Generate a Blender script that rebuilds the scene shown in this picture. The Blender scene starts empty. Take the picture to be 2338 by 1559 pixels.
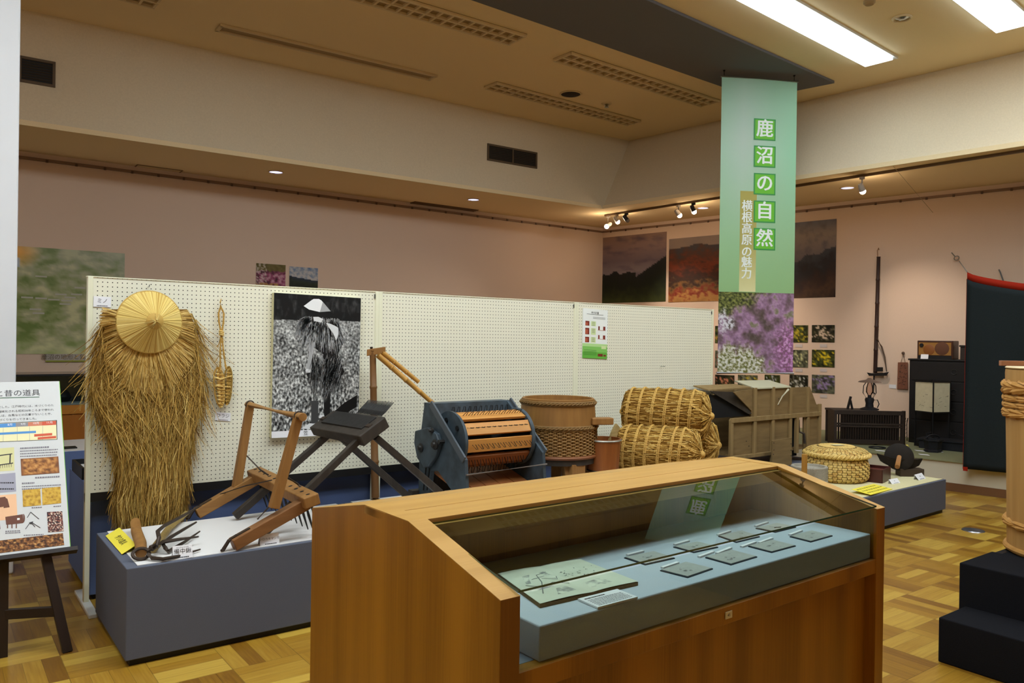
import bpy, bmesh, math, random
from mathutils import Vector, Matrix
PI = math.pi
random.seed(7)
scn = bpy.context.scene
COL = scn.collection

# ------------------------------------------------------------------ camera
EYE = Vector((0, 0, 1.5))
FPX, YAW, PITCH, ROLL = 1788.5, 0.9295, -0.0022, 0.0144
_f = Vector((math.cos(PITCH) * math.cos(YAW), math.cos(PITCH) * math.sin(YAW), math.sin(PITCH)))
_r = Vector((math.sin(YAW), -math.cos(YAW), 0))
_u = _r.cross(_f)
_r2 = _r * math.cos(ROLL) + _u * math.sin(ROLL)
_u2 = _r2.cross(_f)
cam_data = bpy.data.cameras.new('camera')
cam_data.sensor_width = 36.0
cam_data.sensor_fit = 'HORIZONTAL'
cam_data.lens = 36.0 * FPX / 2338.0
cam_data.clip_start = 0.05
cam_data.clip_end = 100
cam = bpy.data.objects.new('camera', cam_data)
m = Matrix((_r2, _u2, -_f)).transposed().to_4x4()
m.translation = EYE
cam.matrix_world = m
COL.objects.link(cam)
scn.camera = cam

# ------------------------------------------------------------------ world, exposure
world = bpy.data.worlds.new('world')
world.use_nodes = True
world.node_tree.nodes['Background'].inputs[0].default_value = (0.02, 0.018, 0.015, 1)
world.node_tree.nodes['Background'].inputs[1].default_value = 0.3
scn.world = world
vs = scn.view_settings
vs.view_transform = 'Standard'
vs.look = 'None'
vs.gamma = 1.0
vs.use_curve_mapping = False
vs.exposure = 1.8
TUBE_POWER = 6.0          # emission of the lit fluorescent fittings
SPOT_POWER = 22.0
try:
    scn.cycles.use_denoising = True
    scn.cycles.max_bounces = 8
    scn.cycles.transparent_max_bounces = 12
    scn.cycles.caustics_reflective = False
    scn.cycles.caustics_refractive = False
except Exception:
    pass


def ray(px, py):
    return _f + _r2 * ((px - 1169.0) / FPX) - _u2 * ((py - 779.5) / FPX)


def at(px, py, axis, val):
    """the point of the plane <axis>=val seen in that direction of the photograph"""
    d = ray(px, py)
    return EYE + d * ((val - EYE[axis]) / d[axis])


def atw(px, py, P, Q, off=0.0):
    """the point of the vertical plane through P, Q (2D)"""
    d = ray(px, py)
    ux, uy = Q[0] - P[0], Q[1] - P[1]
    l = math.hypot(ux, uy)
    nx, ny = uy / l, -ux / l
    t = ((P[0] + nx * off) * nx + (P[1] + ny * off) * ny) / (d.x * nx + d.y * ny)
    return EYE + d * t


V = Vector


def lin(c):
    c = c / 255.0
    return c / 12.92 if c <= 0.04045 else ((c + 0.055) / 1.055) ** 2.4


def rgb(t):
    return (lin(t[0]), lin(t[1]), lin(t[2]), 1.0)


# ------------------------------------------------------------------ materials
def new_mat(name):
    mt = bpy.data.materials.new(name)
    mt.use_nodes = True
    nt = mt.node_tree
    return mt, nt, nt.nodes['Principled BSDF']


def M(name, col, rough=0.6, col2=None, scale=20.0, stretch=(1, 1, 1), amt=0.5, metal=0.0, spec=0.4, bump=0.0, detail=4.0, bscale=None):
    """plain colour, or two colours mixed by stretched noise"""
    mt, nt, b = new_mat(name)
    N, L = nt.nodes, nt.links
    b.inputs['Roughness'].default_value = rough
    b.inputs['Metallic'].default_value = metal
    b.inputs['Specular IOR Level'].default_value = spec
    b.inputs['Base Color'].default_value = rgb(col)
    if col2 is None and bump == 0:
        return mt
    tc = N.new('ShaderNodeTexCoord')
    mp = N.new('ShaderNodeMapping')
    mp.inputs['Scale'].default_value = stretch
    L.new(tc.outputs['Object'], mp.inputs['Vector'])
    nz = N.new('ShaderNodeTexNoise')
    nz.inputs['Scale'].default_value = scale
    nz.inputs['Detail'].default_value = detail
    L.new(mp.outputs[0], nz.inputs['Vector'])
    if col2 is not None:
        r = N.new('ShaderNodeValToRGB')
        r.color_ramp.elements[0].position = 0.5 - 0.25 * amt - 0.05
        r.color_ramp.elements[1].position = 0.5 + 0.25 * amt + 0.05
        r.color_ramp.elements[0].color = rgb(col2)
        r.color_ramp.elements[1].color = rgb(col)
        L.new(nz.outputs['Fac'], r.inputs['Fac'])
        L.new(r.outputs['Color'], b.inputs['Base Color'])
    if bump:
        bp = N.new('ShaderNodeBump')
        bp.inputs['Strength'].default_value = bump
        bp.inputs['Distance'].default_value = 0.003
        src = nz
        if bscale:
            src = N.new('ShaderNodeTexNoise')
            src.inputs['Scale'].default_value = bscale
            src.inputs['Detail'].default_value = 2
            L.new(mp.outputs[0], src.inputs['Vector'])
        L.new(src.outputs['Fac'], bp.inputs['Height'])
        L.new(bp.outputs[0], b.inputs['Normal'])
    return mt


def ramp_mat(name, stops, scale=8.0, stretch=(1, 1, 1), rough=0.6, detail=6.0, kind='noise', distortion=0.0, spec=0.3):
    """noise or voronoi through a many-stop colour ramp (printed pictures, foliage)"""
    mt, nt, b = new_mat(name)
    N, L = nt.nodes, nt.links
    b.inputs['Roughness'].default_value = rough
    b.inputs['Specular IOR Level'].default_value = spec
    tc = N.new('ShaderNodeTexCoord')
    mp = N.new('ShaderNodeMapping')
    mp.inputs['Scale'].default_value = stretch
    L.new(tc.outputs['Object'], mp.inputs['Vector'])
    if kind == 'noise':
        nz = N.new('ShaderNodeTexNoise')
        nz.inputs['Detail'].default_value = detail
        nz.inputs['Distortion'].default_value = distortion
        out = nz.outputs['Fac']
    else:
        nz = N.new('ShaderNodeTexVoronoi')
        out = nz.outputs['Distance']
    nz.inputs['Scale'].default_value = scale
    L.new(mp.outputs[0], nz.inputs['Vector'])
    r = N.new('ShaderNodeValToRGB')
    els = r.color_ramp.elements
    els[0].position, els[0].color = stops[0][0], rgb(stops[0][1])
    els[1].position, els[1].color = stops[-1][0], rgb(stops[-1][1])
    for p, c in stops[1:-1]:
        e = els.new(p)
        e.color = rgb(c)
    L.new(out, r.inputs['Fac'])
    L.new(r.outputs['Color'], b.inputs['Base Color'])
    return mt


def emit_mat(name, col, strength):
    mt = bpy.data.materials.new(name)
    mt.use_nodes = True
    nt = mt.node_tree
    nt.nodes.remove(nt.nodes['Principled BSDF'])
    e = nt.nodes.new('ShaderNodeEmission')
    e.inputs[0].default_value = rgb(col)
    e.inputs[1].default_value = strength
    nt.links.new(e.outputs[0], nt.nodes['Material Output'].inputs['Surface'])
    return mt


def glass_mat(name, tint=(235, 245, 240), ior=1.5, rough=0.0):
    """thin clear pane: straight-through light plus a Fresnel mirror"""
    mt = bpy.data.materials.new(name)
    mt.use_nodes = True
    nt = mt.node_tree
    N, L = nt.nodes, nt.links
    N.remove(N['Principled BSDF'])
    tr = N.new('ShaderNodeBsdfTransparent')
    tr.inputs[0].default_value = rgb(tint)
    gl = N.new('ShaderNodeBsdfGlossy')
    gl.inputs['Roughness'].default_value = rough
    fr = N.new('ShaderNodeFresnel')
    fr.inputs['IOR'].default_value = ior
    mx = N.new('ShaderNodeMixShader')
    L.new(fr.outputs[0], mx.inputs[0])
    L.new(tr.outputs[0], mx.inputs[1])
    L.new(gl.outputs[0], mx.inputs[2])
    L.new(mx.outputs[0], N['Material Output'].inputs['Surface'])
    return mt


# ------------------------------------------------------------------ mesh builder
def perp(d):
    d = V(d).normalized()
    a = V((0, 0, 1)) if abs(d.z) < 0.9 else V((1, 0, 0))
    x = d.cross(a).normalized()
    return x, x.cross(d).normalized()


class MB:
    def __init__(s):
        s.v, s.f, s.mi, s.sm = [], [], [], []
        s.mat = 0

    def add(s, vs_, fs, smooth=False):
        o = len(s.v)
        s.v += [V(p) for p in vs_]
        for f in fs:
            s.f.append([i + o for i in f])
            s.mi.append(s.mat)
            s.sm.append(smooth)
        return s

    def box(s, a, b):
        x0, y0, z0 = a
        x1, y1, z1 = b
        return s.add([(x0, y0, z0), (x1, y0, z0), (x1, y1, z0), (x0, y1, z0), (x0, y0, z1), (x1, y0, z1), (x1, y1, z1), (x0, y1, z1)],
                     [(0, 3, 2, 1), (4, 5, 6, 7), (0, 1, 5, 4), (1, 2, 6, 5), (2, 3, 7, 6), (3, 0, 4, 7)])

    def obox(s, c, ax, ay, az):
        """centre and three half-axis vectors"""
        c, ax, ay, az = V(c), V(ax), V(ay), V(az)
        P = [c + ax * i + ay * j + az * k for k in (-1, 1) for i, j in ((-1, -1), (1, -1), (1, 1), (-1, 1))]
        return s.add(P, [(0, 3, 2, 1), (4, 5, 6, 7), (0, 1, 5, 4), (1, 2, 6, 5), (2, 3, 7, 6), (3, 0, 4, 7)])

    def beam(s, p, q, w, h, up=(0, 0, 1), w2=None, h2=None):
        """rectangular bar; w across, h along up"""
        p, q = V(p), V(q)
        d = (q - p).normalized()
        up = V(up)
        if abs(d.dot(up)) > 0.999:
            up = V((0, 1, 0))
        x = d.cross(up).normalized()
        y = x.cross(d).normalized()
        w2 = w if w2 is None else w2
        h2 = h if h2 is None else h2
        P = []
        for c, ww, hh in ((p, w, h), (q, w2, h2)):
            P += [c - x * ww / 2 - y * hh / 2, c + x * ww / 2 - y * hh / 2, c + x * ww / 2 + y * hh / 2, c - x * ww / 2 + y * hh / 2]
        return s.add(P, [(0, 3, 2, 1), (4, 5, 6, 7), (0, 1, 5, 4), (1, 2, 6, 5), (2, 3, 7, 6), (3, 0, 4, 7)])

    def cyl(s, p, q, r0, r1=None, n=16, caps=True):
        return s.tube([p, q], [r0, r0 if r1 is None else r1], n, caps)

    def tube(s, pts, r, n=8, caps=True, closed=False):
        pts = [V(p) for p in pts]
        k = len(pts)
        rs = r if isinstance(r, (list, tuple)) else [r] * k
        P = []
        x = None
        for i in range(k):
            if closed:
                d = pts[(i + 1) % k] - pts[i - 1]
            else:
                d = pts[min(i + 1, k - 1)] - pts[max(i - 1, 0)]
            if d.length < 1e-9:
                d = V((0, 0, 1))
            d.normalize()
            if x is None:
                x, y = perp(d)
            else:
                x = (x - d * x.dot(d))
                if x.length < 1e-6:
                    x, y = perp(d)
                x.normalize()
                y = d.cross(x)
            for j in range(n):
                a = 2 * PI * j / n
                P.append(pts[i] + (x * math.cos(a) + y * math.sin(a)) * rs[i])
        F = []
        for i in range(k if closed else k - 1):
            i2 = (i + 1) % k
            for j in range(n):
                j2 = (j + 1) % n
                F.append((i * n + j, i * n + j2, i2 * n + j2, i2 * n + j))
        s.add(P, F, True)
        if caps and not closed:
            o = len(s.v) - k * n
            s.f.append([o + j for j in range(n)][::-1]); s.mi.append(s.mat); s.sm.append(False)
            s.f.append([o + (k - 1) * n + j for j in range(n)]); s.mi.append(s.mat); s.sm.append(False)
        return s

    def lathe(s, prof, c=(0, 0, 0), n=32, ax=(0, 0, 1), squash=(1, 1)):
        """profile of (radius, height) turned about ax through c"""
        c, ax = V(c), V(ax).normalized()
        if abs(ax.z) > 0.999:
            x, y = V((1, 0, 0)), V((0, 1, 0)) * (1 if ax.z > 0 else -1)
        else:
            x, y = perp(ax)
            y = ax.cross(x)
        P, F = [], []
        for r, h in prof:
            for j in range(n):
                a = 2 * PI * j / n
                P.append(c + ax * h + x * (r * math.cos(a) * squash[0]) + y * (r * math.sin(a) * squash[1]))
        for i in range(len(prof) - 1):
            for j in range(n):
                j2 = (j + 1) % n
                F.append((i * n + j, i * n + j2, (i + 1) * n + j2, (i + 1) * n + j))
        return s.add(P, F, True)

    def prism(s, poly, vec):
        poly, vec = [V(p) for p in poly], V(vec)
        n = len(poly)
        P = poly + [p + vec for p in poly]
        F = [tuple(range(n))[::-1], tuple(range(n, 2 * n))] + [(i, (i + 1) % n, n + (i + 1) % n, n + i) for i in range(n)]
        return s.add(P, F)

    def poly(s, pts):
        return s.add(pts, [tuple(range(len(pts)))])

    def ribbon(s, pts, w, nrm, w1=None):
        """flat strip along pts"""
        pts = [V(p) for p in pts]
        nrm = V(nrm)
        k = len(pts)
        P, F = [], []
        for i, p in enumerate(pts):
            d = pts[min(i + 1, k - 1)] - pts[max(i - 1, 0)]
            x = d.cross(nrm)
            x = x.normalized() if x.length > 1e-9 else V((1, 0, 0))
            ww = w if w1 is None else w + (w1 - w) * i / (k - 1)
            P += [p - x * ww / 2, p + x * ww / 2]
        for i in range(k - 1):
            F.append((2 * i, 2 * i + 1, 2 * i + 3, 2 * i + 2))
        return s.add(P, F)

    def ball(s, c, r, n=12, sq=(1, 1, 1)):
        c = V(c)
        P, F = [], []
        k = n // 2
        for i in range(k + 1):
            t = PI * i / k
            for j in range(n):
                a = 2 * PI * j / n
                P.append(c + V((r * sq[0] * math.sin(t) * math.cos(a), r * sq[1] * math.sin(t) * math.sin(a), r * sq[2] * math.cos(t))))
        for i in range(k):
            for j in range(n):
                j2 = (j + 1) % n
                F.append((i * n + j, (i + 1) * n + j, (i + 1) * n + j2, i * n + j2))
        return s.add(P, F, True)

    def torus(s, c, R, r, ax=(0, 0, 1), n=36, k=8, sq=(1, 1), wob=0.0):
        c, ax = V(c), V(ax).normalized()
        x, y = perp(ax)
        pts = []
        for i in range(n):
            a = 2 * PI * i / n
            RR = R + wob * math.sin(5 * a)
            pts.append(c + x * (RR * math.cos(a) * sq[0]) + y * (RR * math.sin(a) * sq[1]))
        return s.tube(pts, r, k, closed=True)

    def text(s, body, size, org, right, up, align='CENTER', depth=0.0, bold=0.0, vertical=False):
        """letters as flat shapes; org is the centre (or left) of the line"""
        right, up = V(right).normalized(), V(up).normalized()
        cu = bpy.data.curves.new('t', 'FONT')
        cu.body = body
        cu.size = size
        cu.align_x = align
        cu.align_y = 'CENTER'
        cu.offset = bold
        cu.resolution_u = 3
        o = bpy.data.objects.new('t', cu)
        COL.objects.link(o)
        dg = bpy.context.evaluated_depsgraph_get()
        me = bpy.data.meshes.new_from_object(o.evaluated_get(dg))
        nrm = right.cross(up)
        org = V(org)
        s.add([org + right * q.co.x + up * q.co.y + nrm * depth for q in me.vertices], [tuple(p.vertices) for p in me.polygons])
        bpy.data.objects.remove(o)
        bpy.data.curves.remove(cu)
        bpy.data.meshes.remove(me)
        return s

    def build(s, name, mats, parent=None, org=None, bevel=0.0, angle=35, bseg=2):
        if not isinstance(mats, (list, tuple)):
            mats = [mats]
        if parent is not None:
            o0 = root_loc(parent)
        elif org is not None:
            o0 = V(org)
        else:
            lo = [min(p[i] for p in s.v) for i in range(3)]
            hi = [max(p[i] for p in s.v) for i in range(3)]
            o0 = V(((lo[0] + hi[0]) / 2, (lo[1] + hi[1]) / 2, lo[2]))
        me = bpy.data.meshes.new(name)
        me.from_pydata([p - o0 for p in s.v], [], s.f)
        for mt in mats:
            me.materials.append(mt)
        me.polygons.foreach_set('material_index', s.mi)
        me.polygons.foreach_set('use_smooth', s.sm)
        me.update()
        if any(s.sm):
            try:
                me.set_sharp_from_angle(angle=math.radians(angle))
            except Exception:
                pass
        ob = bpy.data.objects.new(name, me)
        COL.objects.link(ob)
        if parent is not None:
            ob.parent = parent
        else:
            ob.location = o0
        if bevel:
            md = ob.modifiers.new('bevel', 'BEVEL')
            md.width = bevel
            md.segments = bseg
            md.limit_method = 'ANGLE'
            md.angle_limit = math.radians(40)
        return ob


def root_loc(o):
    p = V((0, 0, 0))
    while o is not None:
        p = p + o.location
        o = o.parent
    return p


def tag(o, label, cat, group=None, kind=None):
    o['label'] = label
    o['category'] = cat
    if group:
        o['group'] = group
    if kind:
        o['kind'] = kind
    return o


def thing(name, label, cat, loc, group=None):
    o = bpy.data.objects.new(name, None)
    o.empty_display_size = 0.1
    o.location = V(loc)
    COL.objects.link(o)
    return tag(o, label, cat, group)


def struct(mb, name, mats, bevel=0.0):
    o = mb.build(name, mats, bevel=bevel)
    o['kind'] = 'structure'
    return o


def dup(root, loc, label, group=None):
    r = root.copy()
    COL.objects.link(r)
    r.location = V(loc)
    r['label'] = label
    if group:
        r['group'] = group
    for ch in list(root.children):
        c = ch.copy()
        COL.objects.link(c)
        c.parent = r
        for g in list(ch.children):
            d = g.copy()
            COL.objects.link(d)
            d.parent = c
    return r


def rnd(a, b):
    return random.uniform(a, b)

# ================================================================== THE ROOM
SC = 1.086
YL = 9.155 * SC                              # far left wall
ZL, ZU = 1.5 + 1.80 * SC, 1.5 + 2.795 * SC   # lower ceiling, raised ceiling
TW = math.tan(math.radians(9.5))
CX, CY = 7.35 * SC, 7.83 * SC                # corner of the soffit
TX, TY = 7.82 * SC, 7.82 * SC                # the same corner at the raised ceiling
KX, KY = 6.58 * SC, 7.85 * SC
FY = 8.10 * SC


def xwall(y):
    return 8.606 * SC + (YL - y) * TW


WR = ((xwall(YL), YL), (xwall(-4), -4))   # right wall line


def soff(y):
    return CX + (CY - y) * 0.0992


def sofft(y):
    return TX + (TY - y) * 0.0968


m_wall = M('wall_pinkish_paper', (228, 202, 180), 0.9, (220, 193, 171), 260, amt=0.8, bump=0.15, spec=0.15)
m_ceil = M('ceiling_cream_board', (247, 224, 180), 0.95, (239, 215, 171), 150, amt=0.9, spec=0.1, bump=0.1)
m_fascia = M('fascia_stippled_paint', (230, 213, 183), 0.95, (222, 205, 175), 60, amt=0.8, spec=0.1, bump=0.25)
m_band = M('ceiling_band_grey_cloth', (118, 118, 124), 0.9, (108, 108, 114), 200, amt=0.8, spec=0.1)
m_white = M('white_enamel', (222, 222, 222), 0.45)
m_pillar = M('pillar_white_paint', (226, 226, 228), 0.6, (220, 220, 222), 3, amt=1.0)
m_black = M('black_paint', (16, 15, 15), 0.5)
m_dark = M('dark_void', (10, 9, 9), 0.9)
m_trim = M('dark_trim', (66, 46, 34), 0.6)


def parquet():
    mt, nt, b = new_mat('parquet_floor')
    N, L = nt.nodes, nt.links

    def math_(op, a, c=None):
        n = N.new('ShaderNodeMath')
        n.operation = op
        for i, x in enumerate((a, c)):
            if x is None:
                continue
            if isinstance(x, (int, float)):
                n.inputs[i].default_value = x
            else:
                L.new(x, n.inputs[i])
        return n.outputs[0]
    tc = N.new('ShaderNodeTexCoord')
    sp = N.new('ShaderNodeSeparateXYZ')
    L.new(tc.outputs['Object'], sp.inputs[0])
    S = 0.303
    px = math_('DIVIDE', math_('SUBTRACT', sp.outputs[0], 1.115 - 30 * S), S)
    py = math_('DIVIDE', math_('SUBTRACT', sp.outputs[1], 3.557 - 30 * S), S)
    cx, cy = math_('FLOOR', px), math_('FLOOR', py)
    fx, fy = math_('FRACT', px), math_('FRACT', py)
    par = math_('MODULO', math_('ADD', cx, cy), 2.0)
    inv = math_('SUBTRACT', 1.0, par)
    across = math_('ADD', math_('MULTIPLY', fx, inv), math_('MULTIPLY', fy, par))
    st = math_('MULTIPLY', across, 4.0)
    si, sf = math_('FLOOR', st), math_('FRACT', st)
    cv = N.new('ShaderNodeCombineXYZ')
    L.new(cx, cv.inputs[0]); L.new(cy, cv.inputs[1]); L.new(si, cv.inputs[2])
    wn = N.new('ShaderNodeTexWhiteNoise')
    wn.noise_dimensions = '3D'
    L.new(cv.outputs[0], wn.inputs['Vector'])
    cv2 = N.new('ShaderNodeCombineXYZ')
    L.new(cx, cv2.inputs[0]); L.new(cy, cv2.inputs[1])
    wn2 = N.new('ShaderNodeTexWhiteNoise')
    wn2.noise_dimensions = '3D'
    L.new(cv2.outputs[0], wn2.inputs['Vector'])
    # grain along the strip
    gv = N.new('ShaderNodeCombineXYZ')
    L.new(math_('MULTIPLY', across, 26.0), gv.inputs[0])
    along = math_('ADD', math_('MULTIPLY', fy, inv), math_('MULTIPLY', fx, par))
    L.new(math_('MULTIPLY', along, 1.5), gv.inputs[1])
    L.new(math_('ADD', math_('MULTIPLY', wn2.outputs['Value'], 40.0), math_('MULTIPLY', cx, 3.1)), gv.inputs[2])
    nz = N.new('ShaderNodeTexNoise')
    nz.inputs['Scale'].default_value = 1.0
    nz.inputs['Detail'].default_value = 4
    L.new(gv.outputs[0], nz.inputs['Vector'])
    val = math_('ADD', math_('ADD', math_('MULTIPLY', wn.outputs['Value'], 0.40), math_('MULTIPLY', nz.outputs['Fac'], 0.45)), math_('MULTIPLY', par, 0.22))
    r = N.new('ShaderNodeValToRGB')
    e = r.color_ramp.elements
    e[0].position, e[0].color = 0.22, rgb((118, 78, 20))
    e[1].position, e[1].color = 0.85, rgb((188, 152, 62))
    k = e.new(0.5); k.color = rgb((154, 112, 33))
    L.new(val, r.inputs['Fac'])
    edge = math_('MAXIMUM', math_('LESS_THAN', sf, 0.03), math_('MAXIMUM', math_('LESS_THAN', fx, 0.012), math_('LESS_THAN', fy, 0.012)))
    mx = N.new('ShaderNodeMix')
    mx.data_type = 'RGBA'
    L.new(math_('MULTIPLY', edge, 0.55), mx.inputs[0])
    L.new(r.outputs['Color'], mx.inputs[6])
    mx.inputs[7].default_value = rgb((70, 44, 14))
    L.new(mx.outputs[2], b.inputs['Base Color'])
    b.inputs['Roughness'].default_value = 0.28
    b.inputs['Specular IOR Level'].default_value = 0.5
    return mt


fl_mb = MB()
fl_mb.poly([(-4, -4, 0), (xwall(-4), -4, 0), (xwall(YL), YL, 0), (-4, YL, 0)])
flo = fl_mb.build('floor', parquet(), org=(0, 0, 0))
flo['kind'] = 'structure'

t = MB(); t.box((-4.1, YL, 0), (xwall(YL) + 0.1, YL + 0.1, ZL + 0.05)); struct(t, 'wall_left', m_wall)
t = MB(); t.prism([(xwall(YL + 0.1), YL + 0.1, 0), (xwall(-4.1), -4.1, 0), (xwall(-4.1) + 0.1, -4.1, 0), (xwall(YL + 0.1) + 0.1, YL + 0.1, 0)], (0, 0, ZL + 0.05)); struct(t, 'wall_right', m_wall)
t = MB(); t.box((-4.1, -4.1, 0), (xwall(-4), -4, ZU + 0.1)); struct(t, 'wall_back', m_wall)
t = MB(); t.box((-4.1, -4, 0), (-4, YL, ZU + 0.1)); struct(t, 'wall_front', m_wall)

# raised ceiling, lower ceiling, the fascias between them
t = MB()
t.prism([(-4, -4, ZU), (sofft(-4), -4, ZU), (TX, TY, ZU), (KX, KY, ZU), (-4, FY, ZU)], (0, 0, 0.06)); struct(t, 'ceiling', m_ceil)
t = MB()
LZ = ZL
A = [(-4, FY), (CX, CY), (soff(-4), -4), (xwall(-4), -4), (xwall(YL), YL), (-4, YL)]
t.prism([(x, y, LZ) for x, y in A], (0, 0, 0.05)); struct(t, 'ceiling.001', m_ceil)
t = MB()
t.poly([(-4, FY, ZL), (CX, CY, ZL), (KX, KY, ZU), (-4, FY, ZU)])
t.poly([(CX, CY, ZL), (TX, TY - 0.02, ZU), (KX, KY, ZU)])
struct(t, 'trim_1', m_fascia)
t = MB()
t.poly([(CX, CY, ZL), (soff(-4), -4, ZL), (sofft(-4), -4, ZU), (TX, TY, ZU)]); struct(t, 'trim_2', m_fascia)
# grey band on the raised ceiling
t = MB()
zb = ZU - 0.03
c1, c4, c2, c3 = at(1905, 190, 2, zb), at(1475, 0, 2, zb), at(1645, 197, 2, zb), at(1075, 0, 2, zb)
ce = at(1820, 207, 2, zb)
dE = ce - c1
dL = (c2 - c3).normalized()
k_ = ((c3.x - c1.x) * dL.y - (c3.y - c1.y) * dL.x) / (dE.x * dL.y - dE.y * dL.x)
P = [c1, c1 + dE * k_, c3 - dL * 6.5, c4 - (c1 - c4).normalized() * 6.5]
t.prism(P, (0, 0, 0.028)); struct(t, 'trim_3', m_band)
# white pillar at the left
p1 = at(40, 600, 1, 5.75)
t = MB(); t.box((p1.x - 0.55, 5.75, 0), (p1.x, 6.3, ZU)); struct(t, 'wall_pillar', m_pillar, bevel=0.01)

# picture rails with their runners
ZR1 = 1.5 + 1.735 * SC
m_rail = M('rail_bronze', (134, 106, 84), 0.5, metal=0.3)
m_clip = M('rail_runner_dark', (84, 62, 48), 0.5)
t = MB()
t.box((-4, YL - 0.03, ZR1 - 0.015), (8.6 * SC, YL, ZR1 + 0.015)); t.mat = 1
for i in range(46):
    x = -3.8 + i * 0.284
    t.box((x - 0.012, YL - 0.042, ZR1 - 0.025), (x + 0.012, YL - 0.03, ZR1 + 0.005))
struct(t, 'trim_4', [m_rail, m_clip])
t = MB()
dR = V((xwall(8) - xwall(9), -1, 0)).normalized(); nR = V((-dR.y * -1, dR.x * -1, 0))
nR = V((dR.y, -dR.x, 0)); nR = nR if nR.x < 0 else -nR
q0 = V((xwall(YL), YL, 0)) + nR * 0.015
t.beam(q0 + V((0, 0, ZR1)), q0 + dR * 13 + V((0, 0, ZR1)), 0.03, 0.03); t.mat = 1
for i in range(40):
    c = q0 + dR * (0.2 + i * 0.31) + nR * 0.021 + V((0, 0, ZR1 - 0.013))
    t.obox(c, dR * 0.012, nR * 0.006, V((0, 0, 0.015)))
struct(t, 'trim_5', [m_rail, m_clip])
# lighting track under the right soffit
t = MB()
ta, tb = at(1381, 492, 2, ZL - 0.015), at(2338, 344, 2, ZL - 0.015)
td = (tb - ta).normalized()
t.beam(ta - td * 0.0, tb + td * 3, 0.026, 0.03)
struct(t, 'trim_6', M('track_brown', (104, 82, 60), 0.5))

# ------------------------------------------------------------------ ceiling fittings
m_lit = emit_mat('fluorescent_diffuser_lit', (228, 242, 250), TUBE_POWER)
m_lip = M('fitting_lip_white', (225, 225, 220), 0.5)
m_louv = M('louvre_cream', (222, 200, 158), 0.6)
m_louvd = M('louvre_inside', (166, 140, 98), 0.7)
LD = (at(1700, 0, 2, ZU) - at(1980, 147, 2, ZU)).normalized()      # run of the lit fittings
LW = V((-LD.y, LD.x, 0))
if LW.y > 0:
    LW = -LW


m_lit_dim = emit_mat('fluorescent_diffuser_dimmer', (222, 242, 255), TUBE_POWER * 0.28)


def lit_fitting(c, ln, w, label, mat=None):
    """c = corner at the near end; runs along LD, width along LW"""
    r = thing('fluorescent_ceiling_light', label, 'ceiling light', c + LD * ln / 2 + LW * w / 2, 'lit fluorescent ceiling lights')
    z = V((0, 0, 1))
    o = c + LD * ln / 2 + LW * w / 2 - z * 0.012
    f = MB()
    for sx in (-1, 1):
        f.obox(o + LW * sx * (w / 2 - 0.01), LD * ln / 2, LW * 0.01, z * 0.012)
        f.obox(o + LD * sx * (ln / 2 - 0.045), LD * 0.045, LW * (w / 2 - 0.02), z * 0.006)
    f.build('frame', m_lip, r)
    d = MB()
    d.obox(o - z * 0.016, LD * (ln / 2 - 0.09), LW * (w / 2 - 0.02), z * 0.026)
    d.build('diffuser', mat or m_lit, r)
    return r


c0 = at(1980, 147, 2, ZU)
wl = (at(2050, 128, 2, ZU) - c0).length
lit_fitting(c0, 2.9, wl, 'bright lit ceiling light nearest the hanging green banner', m_lit_dim)
c0b = at(2277, 70, 2, ZU)
lit_fitting(c0b, 2.9, 0.33, 'bright lit ceiling light cut by the top right corner of the photo', m_lit_dim)
# unseen fittings added outside the frame to brighten the room and exhibits
for k, (x_, y_) in enumerate(((0.3, 2.0), (3.6, 2.2), (0.5, 2.7), (3.5, 2.7), (0.5, 3.7), (3.4, 3.7), (6.3, 1.9), (6.2, 2.9), (8.5, 1.6), (8.4, 0.2))):
    lit_fitting(V((x_, y_, ZU)), 2.5, 0.33, 'unseen lit ceiling light added out of frame, above and in front of the exhibits')


def louvre(p0, p1, w, label, n=14):
    """two rows of dark cells in a cream grid"""
    d = (p1 - p0)
    ln = d.length
    d.normalize()
    wv = V((-d.y, d.x, 0))
    if wv.y > 0:
        wv = -wv
    z = V((0, 0, 1))
    c = p0 + d * ln / 2 + wv * w / 2
    r = thing('louvred_ceiling_light', label, 'ceiling light', c, 'unlit louvred ceiling lights')
    b = MB(); b.obox(c - z * 0.004, d * ln / 2, wv * w / 2, z * 0.003); b.build('reflector', m_louvd, r)
    g = MB()
    for s in (-1, 0, 1):
        g.obox(c + wv * s * (w / 2 - 0.012) - z * 0.018, d * ln / 2, wv * 0.012, z * 0.014)
    for i in range(n + 1):
        g.obox(c + d * ((i / n - 0.5) * (ln - 0.02)) - z * 0.016, d * 0.011, wv * (w / 2 - 0.02), z * 0.012)
    g.build('louvre_grid', m_louv, r)
    return r


zc = ZU
pa = at(1085, 200, 2, zc); pb = at(1412, 294, 2, zc)
louvre(at(1105, 198, 2, zc), at(1432, 283, 2, zc), 0.26, 'unlit louvred ceiling light left of the round black speaker', 20)
louvre(at(1262, 134, 2, zc), at(1600, 240, 2, zc), 0.30, 'unlit louvred ceiling light between speaker and grey ceiling band', 20)
q1, q0_ = at(1163, 98, 2, zc), at(805, -5, 2, zc)
louvre(q1 + (q0_ - q1).normalized() * 2.6, q1, 0.30, 'unlit louvred ceiling light at the top centre of the photo', 22)
q1, q0_ = at(352, 14, 2, zc), at(230, -18, 2, zc)
louvre(q1 + (q0_ - q1).normalized() * 2.0, q1, 0.30, 'unlit louvred ceiling light at the top left of the photo', 16)
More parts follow.
